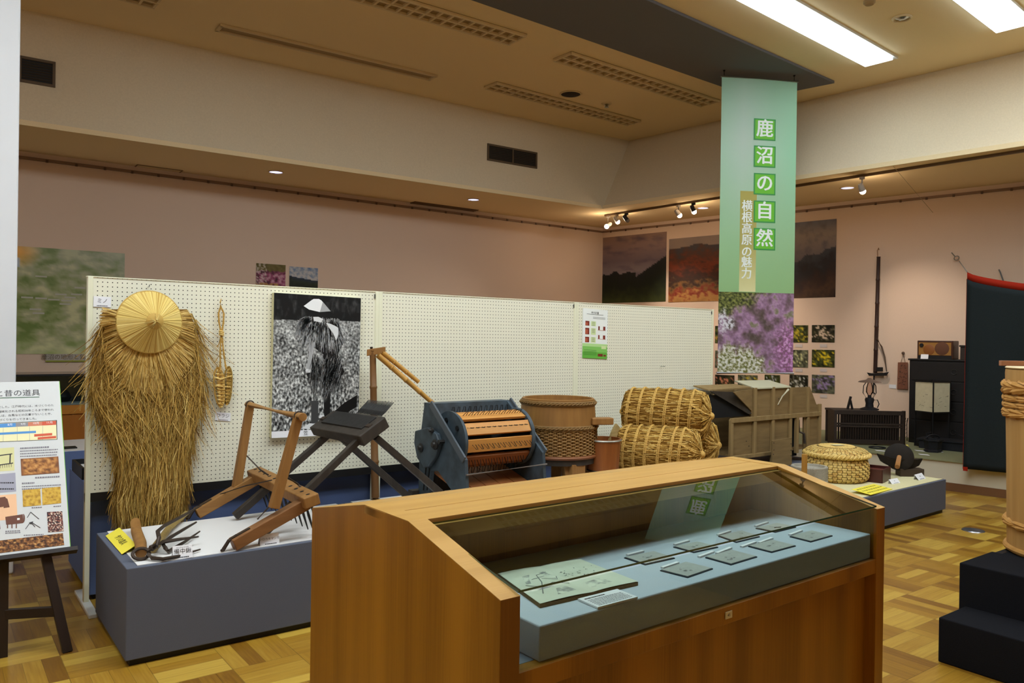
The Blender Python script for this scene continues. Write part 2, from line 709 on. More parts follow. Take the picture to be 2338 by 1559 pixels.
# narrow slot fitting
a, b_ = at(497, 60, 2, zc), at(990, 176, 2, zc)
d = (b_ - a).normalized(); wv = V((d.y, -d.x, 0)); z = V((0, 0, 1)); c = (a + b_) / 2
r = thing('slot_ceiling_light', 'long narrow unlit slot light in the raised ceiling', 'ceiling light', c)
f = MB()
for s in (-1, 1):
    f.obox(c + wv * s * 0.08 - z * 0.012, d * (a - b_).length / 2, wv * 0.016, z * 0.011)
    f.obox(c + d * s * ((a - b_).length / 2 - 0.016) - z * 0.012, d * 0.016, wv * 0.08, z * 0.011)
f.build('frame', m_louv, r)
g = MB(); g.obox(c - z * 0.004, d * (a - b_).length / 2, wv * 0.07, z * 0.003); g.build('slot', m_louvd, r)
# speaker, sprinkler roses, detector
c = at(1303, 214, 2, ZU)
r = thing('ceiling_speaker', 'round dark speaker grille in the raised ceiling', 'speaker', c)
t = MB(); t.lathe([(0.0, -0.012), (0.105, -0.012), (0.12, -0.006), (0.12, 0)], c, 32); t.build('grille', M('speaker_grille', (42, 34, 28), 0.8), r)
t = MB(); t.torus(c - z * 0.006, 0.125, 0.008, n=32, k=6); t.build('rim', m_louv, r)
m_chrome = M('chrome', (190, 190, 185), 0.2, metal=1.0)
c = at(1385, 236, 2, ZU)
r = thing('sprinkler_head', 'small metal sprinkler head beside the ceiling speaker', 'sprinkler', c)
t = MB(); t.lathe([(0.07, 0), (0.06, -0.012), (0.0, -0.014)], c, 24); t.build('plate', m_louv, r)
t = MB(); t.lathe([(0.02, -0.014), (0.03, -0.03), (0.012, -0.045), (0.03, -0.05), (0, -0.052)], c, 16); t.build('nozzle', m_chrome, r)
c = at(2060, 40, 2, ZU)
r = thing('ceiling_downlight', 'small round recessed fitting between the two lit ceiling lights', 'ceiling light', c)
t = MB(); t.torus(c - z * 0.006, 0.075, 0.012, n=32, k=8); t.build('rim', m_louv, r)
t = MB(); t.lathe([(0.07, -0.004), (0.04, -0.012), (0.025, -0.02), (0, -0.022)], c, 24); t.build('lamp', m_chrome, r)
c = at(1985, 2, 2, ZU)
t = MB(); t.lathe([(0.05, 0), (0.05, -0.02), (0.035, -0.035), (0, -0.037)], c, 24)
tag(t.build('smoke_detector', m_louvd), 'small dark detector on the ceiling at the photo top edge', 'detector')

# blue-white downlights in the lower ceiling
m_dl = emit_mat('downlight_glow', (176, 178, 232), 0.75)
first = None
for px, py, lab in ((630, 392, 'round glowing downlight above the left pegboard'), (1081, 455, 'round glowing downlight above the centre pegboard'),
                    (1605, 474, 'round glowing downlight just left of the green banner'), (1935, 428, 'round glowing downlight just right of the green banner')):
    c = at(px, py, 2, ZL)
    if first is None:
        r = thing('recessed_downlight', lab, 'downlight', c, 'downlights in the lower ceiling')
        t = MB(); t.torus(c - z * 0.004, 0.083, 0.008, n=28, k=6); t.build('rim', m_louv, r)
        t = MB(); t.lathe([(0.08, -0.003), (0.0, -0.005)], c, 28); t.build('lens', m_dl, r)
        first = r
    else:
        dup(first, c, lab)

# air grilles
m_grille = M('grille_black', (22, 18, 14), 0.6)


def grille(c, ux, uz, n, w, h, label, nrm, mid=True):
    r = thing('air_vent', label, 'air vent', c)
    ux, uz, nrm = V(ux), V(uz), V(nrm)
    f = MB()
    for s in (-1, 1):
        f.obox(c + uz * s * h / 2 + nrm * 0.008, ux * (w / 2 + 0.012), uz * 0.012, nrm * 0.008)
        f.obox(c + ux * s * w / 2 + nrm * 0.008, ux * 0.012, uz * h / 2, nrm * 0.008)
    if mid:
        f.obox(c + nrm * 0.01, ux * 0.01, uz * h / 2, nrm * 0.008)
    f.build('frame', M('grille_frame', (96, 78, 56), 0.6), r)
    s_ = MB()
    for i in range(n):
        s_.obox(c + uz * ((i + 0.5) / n - 0.5) * h + nrm * 0.008, ux * w / 2, uz * h / n * 0.2 + nrm * 0.004, nrm * 0.003)
    s_.build('slats', M('grille_slat', (60, 50, 38), 0.6), r)
    k = MB(); k.obox(c + nrm * 0.002, ux * w / 2, uz * h / 2, nrm * 0.001); k.build('backing', m_grille, r)


FP, FQ = (-4, FY), (CX, CY)
fd = V((FQ[0] - FP[0], FQ[1] - FP[1], 0)).normalized(); fn = V((fd.y, -fd.x, 0))
c = atw(1170, 357, FP, FQ)
w = (atw(1225, 367, FP, FQ) - atw(1115, 345, FP, FQ)).length
grille(c, fd, (0, 0, 1), 9, w, 0.20, 'black slatted air vent on the fascia above the centre pegboard', fn)
c = atw(46, 157, FP, FQ)
grille(c, fd, (0, 0, 1), 9, 0.55, 0.22, 'black slatted air vent beside the white pillar', fn)
# shallow slots and the access hatch in the lower ceiling
for px, py, ln, lab in ((1016, 471, 1.1, 'brown slot vent in the lower ceiling above the centre pegboard'), (30, 350, 0.9, 'brown slot vent in the lower ceiling beside the white pillar')):
    c = at(px, py, 2, ZL)
    t = MB(); t.box((c.x - ln / 2, c.y - 0.08, ZL - 0.008), (c.x + ln / 2, c.y + 0.08, ZL))
    for i in range(3):
        t.box((c.x - ln / 2, c.y - 0.06 + i * 0.05, ZL - 0.014), (c.x + ln / 2, c.y - 0.04 + i * 0.05, ZL - 0.008))
    tag(t.build('slot_vent', M('slot_brown', (112, 86, 60), 0.7)), lab, 'air vent')
c = at(355, 390, 2, ZL)
r = thing('ceiling_hatch', 'square access hatch in the lower ceiling at the left', 'hatch', c)
t = MB(); t.box((c.x - 0.24, c.y - 0.24, ZL - 0.004), (c.x + 0.24, c.y + 0.24, ZL)); t.build('panel', m_ceil, r)
t = MB()
for s in (-1, 1):
    t.box((c.x - 0.25, c.y + s * 0.245 - 0.006, ZL - 0.008), (c.x + 0.25, c.y + s * 0.245 + 0.006, ZL - 0.001))
    t.box((c.x + s * 0.245 - 0.006, c.y - 0.25, ZL - 0.008), (c.x + s * 0.245 + 0.006, c.y + 0.25, ZL - 0.001))
t.build('frame', M('hatch_frame', (140, 112, 80), 0.7), r)

# track spotlights
m_bulb = emit_mat('spot_bulb', (255, 226, 190), 40.0)
m_bulboff = M('spot_glass_off', (120, 110, 100), 0.2)


def spot(px, py, label, body, lit, aim, power=SPOT_POWER):
    tx, ty = px, py
    # hang from the track: nearest track point straight above
    P, Q = (ta.x, ta.y), (tb.x, tb.y)
    c = atw(px, py, P, Q)
    top = V((c.x, c.y, ZL - 0.03))
    r = thing('track_spotlight', label, 'spotlight', top, 'spotlights on the lighting track')
    aim = V(aim)
    d = (aim - c).normalized()
    s = MB(); s.cyl(top, c + V((0, 0, 0.045)), 0.008, n=10); s.lathe([(0.0, 0), (0.03, 0), (0.03, -0.025), (0, -0.03)], top, 16); s.build('stem', body, r)
    h = MB(); h.lathe([(0.0, -0.07), (0.024, -0.068), (0.03, -0.05), (0.034, 0.0), (0.036, 0.016), (0.032, 0.016), (0.028, 0.0), (0, -0.01)], c, 24, d); h.build('lamp_head', body, r)
    b = MB(); b.ball(c + d * 0.028, 0.034, 16); b.build('bulb', m_bulb if lit else m_bulboff, r)
    if lit:
        ld = bpy.data.lights.new('spot_light', 'SPOT')
        ld.energy = power
        ld.color = (1.0, 0.86, 0.72)
        ld.spot_size = math.radians(62)
        ld.spot_blend = 0.9
        ld.shadow_soft_size = 0.03
        lo = bpy.data.objects.new('spot_light', ld)
        COL.objects.link(lo)
        lo.rotation_euler = d.to_track_quat('-Z', 'Y').to_euler()
        lo.location = c + d * 0.075 - top
        lo.parent = r
    return c


def wallpt(y, z_):
    return V((xwall(y), y, z_))


m_spotw = M('spot_body_white', (170, 160, 150), 0.4)
spot(1388, 515, 'lit track spotlight nearest the corner of the room', m_spotw, True, V((5.6, 9.1, 1.4)))
spot(1408, 503, 'lit track spotlight second from the room corner', m_spotw, True, wallpt(8.2, 1.6))
spot(1430, 500, 'unlit grey track spotlight beside the two lit ones in the corner', m_black, False, wallpt(7.4, 1.2), )
spot(1549, 488, 'lit pale track spotlight over the autumn hillside picture', m_spotw, True, wallpt(6.9, 1.6))
spot(1583, 479, 'lit black track spotlight just left of the green banner', m_black, True, wallpt(7.0, 1.0))
spot(1968, 432, 'lit track spotlight over the wall right of the green banner', m_spotw, True, wallpt(4.9, 1.3))

# ================================================================== STANDS, BOXES, SHOWCASES
m_peg = M('pegboard_cream', (226, 222, 200), 0.7, spec=0.2)


def peg_nodes():
    mt, nt, b = new_mat('pegboard_perforated')
    N, L = nt.nodes, nt.links

    def math_(op, a, c=None):
        n = N.new('ShaderNodeMath'); n.operation = op
        for i, x in enumerate((a, c)):
            if x is None:
                continue
            if isinstance(x, (int, float)):
                n.inputs[i].default_value = x
            else:
                L.new(x, n.inputs[i])
        return n.outputs[0]
    tc = N.new('ShaderNodeTexCoord')
    sp = N.new('ShaderNodeSeparateXYZ')
    L.new(tc.outputs['Object'], sp.inputs[0])
    u = math_('SUBTRACT', math_('FRACT', math_('DIVIDE', math_('ADD', sp.outputs[0], 10.0), 0.025)), 0.5)
    v = math_('SUBTRACT', math_('FRACT', math_('DIVIDE', math_('ADD', sp.outputs[2], 10.0), 0.025)), 0.5)
    d = math_('SQRT', math_('ADD', math_('MULTIPLY', u, u), math_('MULTIPLY', v, v)))
    h = math_('LESS_THAN', d, 0.125)
    mx = N.new('ShaderNodeMix'); mx.data_type = 'RGBA'
    L.new(h, mx.inputs[0])
    mx.inputs[6].default_value = rgb((226, 222, 200))
    mx.inputs[7].default_value = rgb((44, 42, 36))
    L.new(mx.outputs[2], b.inputs['Base Color'])
    b.inputs['Roughness'].default_value = 0.7
    b.inputs['Specular IOR Level'].default_value = 0.2
    return mt


m_perf = peg_nodes()
m_post = M('post_cream_enamel', (226, 224, 196), 0.5)
m_clipg = M('clip_grey', (90, 90, 86), 0.4, metal=0.6)
YP = 4.85                       # front face of the pegboards
PZ0, PZ1 = 0.62, 1.818
px_ = [at(197, 900, 1, YP).x, at(865, 664, 1, YP).x, at(1316, 689, 1, YP).x, at(1629, 706, 1, YP).x]
labs = ['left pegboard panel holding the straw hat and cape', 'middle pegboard panel behind the bamboo flail and pedal thresher', 'right pegboard panel with the small green and white poster']
m_foot = M('foot_white_enamel', (214, 214, 208), 0.45)
for i in range(3):
    x0, x1 = px_[i], px_[i + 1]
    r = thing('pegboard_panel', labs[i], 'display board', ((x0 + x1) / 2, YP + 0.02, 0), 'perforated white display boards')
    t = MB(); t.box((x0 + 0.012, YP, PZ0), (x1 - 0.012, YP + 0.03, PZ1 - 0.004)); t.build('perforated_board', m_perf, r)
    t = MB(); t.box((x0 - 0.004, YP - 0.004, PZ1 - 0.006), (x1 + 0.004, YP + 0.034, PZ1)); t.build('top_edge', m_post, r)
    t = MB(); t.box((x0, YP + 0.002, PZ0 - 0.05), (x1, YP + 0.028, PZ0)); t.build('bottom_rail', m_black, r)
    for s, x in ((0, x0), (1, x1)):
        dx = 0.026 * (1 if s == 0 else -1)
        xa, xb = sorted((x, x + dx))
        t = MB(); t.box((xa, YP - 0.006, 0.02), (xb, YP + 0.04, PZ1)); t.build('post', m_post, r, bevel=0.002)
        t = MB(); t.box((xa - 0.01, YP - (0.24 if i + s == 0 else 0.03), 0.0), (xb + 0.01, YP + (0.26 if i + s == 0 else 0.05), 0.022)); t.build('foot', m_foot, r, bevel=0.004)
    for z_ in (PZ1 - 0.03, 1.0):
        t = MB()
        t.box((x1 - 0.035, YP - 0.008, z_ - 0.02), (x1 - 0.028, YP - 0.002, z_ + 0.01))
        t.build('clip', m_clipg, r)

# blue-grey plinth boxes
m_box = M('plinth_cloth_bluegrey', (94, 98, 110), 0.85, (87, 91, 104), 300, amt=0.8, spec=0.15, bump=0.1)
m_sheet = M('white_sheet', (216, 212, 208), 0.7)
m_cream = M('cream_cloth', (218, 208, 164), 0.85, (208, 198, 154), 60, amt=0.8, spec=0.1)


m_boxb = M('plinth_cloth_blue', (98, 114, 154), 0.85, (90, 106, 146), 300, amt=0.8, spec=0.15)


def plinth(x0, x1, y0, y1, z1, label, sheet=m_sheet, rot=0.0, cloth=None, inset=(0.06, 0.06, 0.025, 0.03), name='plinth_box', group='blue-grey plinth boxes'):
    r = thing(name, label, 'plinth', ((x0 + x1) / 2, (y0 + y1) / 2, 0), group)
    t = MB(); t.box((x0, y0, 0.03), (x1, y1, z1)); t.build('body', cloth or m_box, r, bevel=0.004)
    t = MB(); t.box((x0 + 0.02, y0 + 0.02, 0), (x1 - 0.02, y1 - 0.02, 0.03)); t.build('toe_base', m_black, r)
    if sheet:
        t = MB(); t.box((x0 + inset[0], y0 + inset[2], z1), (x1 - inset[1], y1 - inset[3], z1 + 0.003)); t.build('top_sheet', sheet, r)
    r.rotation_euler.z = rot
    return r


ZB = 0.447
ZT = ZB + 0.003
bx = [0.727, 2.13, 3.535, 4.94, 5.56]
bl = ['blue-grey plinth box carrying the hoe and harrow at the left', 'blue-grey plinth box under the bamboo flail and pedal thresher',
      'blue-grey plinth box under the wooden barrel mill and bucket', 'blue-grey plinth box under the straw bales']
for i in range(4):
    plinth(bx[i] + (0.002 if i else 0), bx[i + 1] - 0.002, 3.84, 4.625 if i else 4.62, ZB, bl[i], inset=(0.05, 0.05, 0.025, 0.0))
# taller box close behind the pegboard, its left end in view
plinth(0.745, 3.2, 4.93, 5.75, 0.63, 'taller blue plinth box standing behind the left pegboard', sheet=None, cloth=m_boxb)
plinth(3.21, 5.84, 4.93, 5.75, 0.63, 'blue plinth box standing behind the middle and right pegboards', sheet=None, cloth=m_boxb)
Z2 = 0.298
plinth(5.60, 7.36, 3.275, 4.20, Z2, 'low blue-grey plinth box under the lidded basket and stone mill', sheet=m_cream, inset=(0.02, 0.02, 0.02, 0.02), rot=0.035)
plinth(6.09, 7.45, 4.27, 5.7, Z2, 'low blue-grey plinth box under the wooden winnowing machine', sheet=None)

# ---------------------------------------------------------------- the wooden display case
K = dict(ox=1.0717, oy=1.4653, L=1.8, t=0.0592, yc=0.0214)
ex = V((math.cos(K['yc']), math.sin(K['yc']), 0)); ey = V((-math.sin(K['yc']), math.cos(K['yc']), 0)); ezz = V((0, 0, 1))
co = V((K['ox'], K['oy'], 0))


def cp(a, d, h):
    return co + ex * a + ey * d + ezz * h


def vwood(name, c1, c2, vert=True, rough=0.4):
    """veneer with broad vertical flitches and fine grain"""
    mt, nt, b = new_mat(name)
    N, L = nt.nodes, nt.links
    tc = N.new('ShaderNodeTexCoord')
    mp = N.new('ShaderNodeMapping')
    mp.inputs['Scale'].default_value = (7, 7, 0.05) if vert else (0.25, 14, 14)
    L.new(tc.outputs['Object'], mp.inputs['Vector'])
    n1 = N.new('ShaderNodeTexNoise'); n1.inputs['Scale'].default_value = 1.0; n1.inputs['Detail'].default_value = 1.0
    L.new(mp.outputs[0], n1.inputs['Vector'])
    mp2 = N.new('ShaderNodeMapping')
    mp2.inputs['Scale'].default_value = (220, 220, 3) if vert else (3, 220, 220)
    L.new(tc.outputs['Object'], mp2.inputs['Vector'])
    n2 = N.new('ShaderNodeTexNoise'); n2.inputs['Scale'].default_value = 1.0; n2.inputs['Detail'].default_value = 3
    L.new(mp2.outputs[0], n2.inputs['Vector'])
    ad = N.new('ShaderNodeMath'); ad.operation = 'MULTIPLY_ADD'
    L.new(n2.outputs['Fac'], ad.inputs[0]); ad.inputs[1].default_value = 0.35; L.new(n1.outputs['Fac'], ad.inputs[2])
    r = N.new('ShaderNodeValToRGB')
    r.color_ramp.elements[0].position = 0.5; r.color_ramp.elements[0].color = rgb(c2)
    r.color_ramp.elements[1].position = 0.82; r.color_ramp.elements[1].color = rgb(c1)
    L.new(ad.outputs[0], r.inputs['Fac'])
    L.new(r.outputs['Color'], b.inputs['Base Color'])
    b.inputs['Roughness'].default_value = rough
    b.inputs['Specular IOR Level'].default_value = 0.4
    return mt


m_veneer = vwood('case_veneer_upright', (158, 106, 24), (124, 78, 10))
m_veneerh = vwood('case_veneer_level', (186, 142, 72), (172, 128, 58), vert=False)
m_glass = glass_mat('case_glass')
m_deck = M('case_deck_blue_cloth', (186, 194, 203), 0.9, (178, 186, 195), 300, amt=0.8, spec=0.1)
ZF, ZR = 0.8934, 0.997
YC, YBk, YE, ZE = 0.4226, 0.68, 1.057, 0.92
case = thing('display_case', 'long wooden display case with a sloping glass top in the foreground', 'display case', cp(0.9, 0.5, 0))
prof = [(0, 0), (0, ZF), (YC, ZR), (YBk, ZR), (YE, ZE), (YE, 0)]
for a in (0, K['L'] - K['t']):
    t = MB(); t.prism([cp(a, d, h) for d, h in prof], ex * K['t']); t.build('end_panel', m_veneer, case, bevel=0.0015)
T0, T1 = K['t'], K['L'] - K['t']
for a in (0, K['L'] - K['t']):
    t = MB()
    for (d0, h0), (d1, h1) in zip(prof[1:5], prof[2:5]):
        t.prism([cp(a, d0, h0 + 0.0003), cp(a, d1, h1 + 0.0003), cp(a, d1, h1 + 0.0018), cp(a, d0, h0 + 0.0018)], ex * K['t'])
    t.build('edge_band', m_veneerh, case)
t = MB()
t.obox(cp(0.9, (0.55 + YBk) / 2, ZR - 0.012), ex * 0.9, ey * (YBk - 0.55) / 2, ezz * 0.0125)
t.build('rear_top_board', m_veneerh, case, bevel=0.001)
t = MB()
t.obox(cp(0.9, (YC - 0.005 + 0.546) / 2, ZR - 0.012), ex * (0.9 - T0), ey * (0.546 - YC + 0.005) / 2, ezz * 0.0125)
t.build('top_board', m_veneerh, case, bevel=0.001)
t = MB(); t.prism([cp(T0, YBk, ZR), cp(T0, YE - 0.002, ZE + 0.002), cp(T0, YE - 0.002, ZE - 0.02), cp(T0, YBk, ZR - 0.02)], ex * (T1 - T0)); t.build('rear_slope', m_veneerh, case)
t = MB(); t.obox(cp(0.9, YE - 0.015, ZE / 2 - 0.01), ex * (0.9 - T0), ey * 0.012, ezz * (ZE / 2 - 0.012)); t.build('back_panel', m_veneer, case)
t = MB(); t.obox(cp(0.9, 0.555, 0.88), ex * (0.9 - T0), ey * 0.012, ezz * 0.103); t.build('inner_back', m_veneer, case)
t = MB(); t.obox(cp(0.9, YC - 0.01, ZR - 0.035), ex * (0.9 - T0), ey * 0.012, ezz * 0.02); t.build('glass_rebate', m_veneerh, case)
RZ0, RZ1 = 0.658, 0.71
t = MB(); t.obox(cp(0.9, 0.022, (RZ0 + RZ1) / 2), ex * (0.9 - T0), ey * 0.02, ezz * (RZ1 - RZ0) / 2); t.build('front_rail', m_veneer, case, bevel=0.001)
t = MB(); t.obox(cp(0.9, 0.055, RZ0 / 2), ex * (0.9 - T0), ey * 0.012, ezz * RZ0 / 2); t.build('front_panel', m_veneer, case)
t = MB(); t.obox(cp(0.9, 0.293, RZ1 - 0.012), ex * (0.9 - T0), ey * 0.25, ezz * 0.012); t.build('case_floor', M('case_floor_blue', (110, 124, 142), 0.8), case)
GZ0, GZ1 = ZF + 0.0105, ZR - 0.0135           # the pane lies a little flatter than the end panels
gs = V((0, YC - 0.008, GZ1)) - V((0, 0.004, GZ0))
sl = (ey * gs.y + ezz * gs.z)
c = (cp(0.9, 0.004, GZ0) + cp(0.9, YC - 0.008, GZ1)) / 2
nrm = ex.cross(sl).normalized()
m_gedge = M('glass_edge_green', (60, 92, 84), 0.2, spec=0.6)
t = MB()
h1, h2 = ex * (0.9 - T0 + 0.004), sl / 2
P = [c - h1 - h2, c + h1 - h2, c + h1 + h2, c - h1 + h2]
t.poly([p + nrm * 0.003 for p in P])
t.mat = 1
for i in range(4):
    a_, b_ = P[i], P[(i + 1) % 4]
    t.poly([a_ - nrm * 0.003, b_ - nrm * 0.003, b_ + nrm * 0.003, a_ + nrm * 0.003])
t.build('glass_top', [m_glass, m_gedge], case)
t = MB()
t.poly([cp(T0, 0.012, RZ1), cp(T1, 0.012, RZ1), cp(T1, 0.012, ZF), cp(T0, 0.012, ZF)])
t.build('glass_front', m_glass, case)
DZ = 0.80
t = MB()
t.obox(cp((0.138 + T1 - 0.001) / 2, (0.022 + 0.543) / 2, (RZ1 + DZ) / 2), ex * (T1 - 0.139) / 2, ey * (0.543 - 0.022) / 2, ezz * (DZ - RZ1) / 2)
t.build('cloth_deck', m_deck, case, bevel=0.004)
m_ink = M('black_ink', (24, 24, 24), 0.8)
r_ = MB()
pc = at(1663, 1403.5, 1, 1.50)
# number plate on the front rail
d = ray(1663.5, 1403.5)
tt = ((cp(0, 0.0, 0) - EYE).dot(ey)) / d.dot(ey)
pc = EYE + d * tt
t = MB(); t.obox(pc - ey * 0.0005, ex * 0.016, ey * 0.001, ezz * 0.0105)
o = t.build('number_plate', M('plate_cream', (206, 196, 160), 0.6), case)
t = MB(); t.text('45', 0.013, pc - ey * 0.0018, ex, ezz); t.build('lettering', m_ink, o)


def deckpt(px, py, z=DZ):
    return at(px, py, 2, z)


def flat_card(P4, th, name, mats, label, cat, extra=None, group=None, parent=None):
    """thin slab on four top corners; extra(mb, origin, ux, uy, w, h) adds print (material 1+)"""
    t = MB()
    zc_ = V((0, 0, th))
    P4 = [V(p) for p in P4]
    ux, uy = (P4[1] - P4[0]), (P4[3] - P4[0])
    n = ux.cross(uy).normalized()
    t.prism([p - n * th for p in P4], n * th)
    if extra:
        extra(t, P4[0], ux.normalized(), uy.normalized(), ux.length, uy.length, n)
    o = t.build(name, mats, parent)
    if parent is None:
        tag(o, label, cat, group)
    return o


# open picture book
def rect_from(a, b, d, z):
    """front-left a, front-right b, back-left d pixels on height z -> 4 corners"""
    A, B, D = at(*a, 2, z), at(*b, 2, z), at(*d, 2, z)
    return [A, B, B + (D - A), D]


m_page = M('old_page', (214, 216, 196), 0.8, (198, 200, 180), 12, amt=0.9, spec=0.1)
m_wash = ramp_mat('ink_wash', [(0.0, (96, 96, 96)), (0.45, (150, 150, 142)), (0.6, (214, 216, 196))], 30, (1, 1, 1), 0.85, detail=8)
m_pedge = M('page_edges', (120, 96, 60), 0.8, (90, 70, 40), 200, (1, 1, 6))
bp = rect_from((1233, 1378), (1457, 1327), (1137, 1309), DZ + 0.012)
bp[2] = at(1325, 1276, 2, DZ + 0.012)
book = thing('open_picture_book', 'old picture book lying open at the left of the glass case', 'book', (bp[0] + bp[2]) / 2 - V((0, 0, 0.012)))
ux, uy = (bp[1] - bp[0]).normalized(), (bp[3] - bp[0]).normalized()
wd, dp = (bp[1] - bp[0]).length, (bp[3] - bp[0]).length
t = MB(); t.prism([p - V((0, 0, 0.0118)) for p in bp], (0, 0, 0.0098)); t.build('page_block', m_pedge, book)
for k in (0, 1):
    t = MB()
    n = 8
    for i in range(n):
        f0, f1 = k * 0.5 + 0.5 * i / n, k * 0.5 + 0.5 * (i + 1) / n

        def zz(f):
            g = abs(f - 0.5) * 2
            return -0.0008 * math.exp(-(g * 9) ** 2) + 0.002 * math.sin(g * PI)
        P = [bp[0].lerp(bp[1], f0) + V((0, 0, zz(f0))), bp[0].lerp(bp[1], f1) + V((0, 0, zz(f1))), bp[3].lerp(bp[2], f1) + V((0, 0, zz(f1))), bp[3].lerp(bp[2], f0) + V((0, 0, zz(f0)))]
        t.poly(P)
    t.mat = 1
    random.seed(11 + k)

    def bpnt(u, v, h=0.0006):
        g = abs(u - 0.5) * 2
        return bp[0].lerp(bp[1], u).lerp(bp[3].lerp(bp[2], u), v) + V((0, 0, h + 0.002 * math.sin(g * PI) - 0.0008 * math.exp(-(g * 9) ** 2)))
    if k == 0:
        for (u0, u1, v0, v1) in ((0.10, 0.46, 0.52, 0.80), (0.22, 0.42, 0.10, 0.30), (0.05, 0.3, 0.3, 0.45)):
            t.poly([bpnt(u0, v0), bpnt(u1, v0 + 0.03), bpnt(u1 - 0.04, v1), bpnt(u0 + 0.06, v1 - 0.04)])
        t.mat = 2
        for (pts, w) in (([(0.08, 0.5), (0.2, 0.36), (0.34, 0.44), (0.46, 0.34)], 0.0035), ([(0.12, 0.2), (0.25, 0.5), (0.30, 0.72), (0.44, 0.78)], 0.003), ([(0.3, 0.6), (0.42, 0.5), (0.46, 0.6)], 0.0025), ([(0.2, 0.62), (0.36, 0.66)], 0.0025)):
            t.ribbon([bpnt(u, v, 0.0009) for u, v in pts], w, (0, 0, 1))
    else:
        t.poly([bpnt(0.55, 0.1), bpnt(0.8, 0.12), bpnt(0.76, 0.3), bpnt(0.58, 0.26)])
        t.mat = 2
        for i in range(26):
            u, v = rnd(0.54, 0.95), rnd(0.45, 0.72)
            t.ribbon([bpnt(u, v, 0.0009), bpnt(u + rnd(-0.02, 0.03), v + rnd(-0.03, 0.03), 0.0009)], 0.003, (0, 0, 1))
    t.build('page', [m_page, m_wash, M('faded_ink', (110, 110, 106), 0.8)], book)


def lines_print(n, mat_i, frac=0.72, x0=0.08, wfrac=0.84, lw=0.012, dash=True, top=0.86, bot=0.12):
    def f(t, o, ux, uy, w, h, nn):
        t.mat = mat_i
        for i in range(n):
            y = h * (top - (top - bot) * i / max(1, n - 1))
            x = x0 * w
            while x < (x0 + wfrac) * w:
                l = rnd(0.012, 0.05) * w if dash else wfrac * w
                a = o + ux * x + uy * y + nn * 0.0004
                b_ = o + ux * min(x + l, (x0 + wfrac) * w) + uy * y + nn * 0.0004
                t.poly([a, b_, b_ + uy * lw * h, a + uy * lw * h])
                x += l + rnd(0.006, 0.014) * w
    return f


random.seed(3)
m_card = M('white_card', (232, 230, 232), 0.7)
m_gtxt = M('grey_print', (104, 100, 108), 0.8)


def book_caption(t, o, ux, uy, w, h, nn):
    lines_print(6, 1, lw=0.045, top=0.62, bot=0.1)(t, o, ux, uy, w, h, nn)
    t.mat = 2
    lines_print(1, 2, wfrac=0.5, lw=0.07, top=0.78)(t, o, ux, uy, w, h, nn)


flat_card(rect_from((1365, 1386), (1456, 1362), (1319, 1366.5), DZ + 0.006), 0.005, 'caption_card', [m_card, m_gtxt, m_ink],
          'white caption card in front of the open picture book', 'card', book_caption)

# grey inkstone plates with small white number blocks
m_slate = M('plate_dark_edge', (52, 56, 62), 0.6)
m_stone = M('plate_print_grey', (176, 176, 170), 0.6, (164, 164, 158), 40, amt=1.0, spec=0.3)
m_smear = ramp_mat('plate_picture', [(0.0, (70, 68, 66)), (0.42, (110, 108, 104)), (0.56, (176, 176, 170))], 60, (1, 1, 1), 0.6, detail=6)
plates = [((1570, 1317), (1628, 1297), (1507, 1301), 'front row plate nearest the open book'), ((1669, 1288), (1729, 1270), (1610, 1271.5), 'second plate from the left in the front row'),
          ((1762, 1260), (1817, 1245), (1708, 1246), 'third plate from the left in the front row'), ((1851, 1236), (1901, 1222), (1803, 1224), 'front row plate nearest the right end of the case'),
          ((1473, 1288), (1541, 1273), (1425, 1272), 'back row plate nearest the open book'), ((1584, 1260), (1640, 1248), (1537, 1247.5), 'second plate from the left in the back row'),
          ((1681, 1237), (1735, 1224), (1640, 1223), 'third plate from the left in the back row'), ((1770, 1214), (1818, 1202), (1725, 1205), 'back row plate nearest the right end of the case')]
for k, (fr, rt, lf, lab) in enumerate(plates):
    F, R_, L_ = at(*fr, 2, DZ + 0.004), at(*rt, 2, DZ + 0.004), at(*lf, 2, DZ + 0.004)
    P = [F, R_, R_ + (L_ - F), L_]
    r = thing('printed_plate', 'grey picture plate with dark edge, ' + lab, 'plate', (P[0] + P[2]) / 2 - V((0, 0, 0.004)), 'picture plates in the glass case')
    t = MB(); t.prism([p - V((0, 0, 0.0038)) for p in P], (0, 0, 0.0034)); t.build('backing', m_slate, r)
    cx_ = (P[0] + P[2]) / 2
    Q = [cx_ + (p - cx_) * 0.95 + V((0, 0, 0.0002)) for p in P]
    t = MB(); t.prism(Q, (0, 0, 0.0012))
    t.mat = 1
    random.seed(40 + k)
    for i in range(5):
        u, v = rnd(0.25, 0.75), rnd(0.25, 0.7)
        c_ = P[0].lerp(P[1], u).lerp(P[3].lerp(P[2], u), v) + V((0, 0, 0.0018))
        n = 7
        t.poly([c_ + (P[1] - P[0]) * (0.12 * rnd(0.5, 1) * math.cos(2 * PI * i_ / n)) + (P[3] - P[0]) * (0.08 * rnd(0.5, 1) * math.sin(2 * PI * i_ / n)) for i_ in range(n)])
    t.build('picture', [m_stone, m_smear], r)
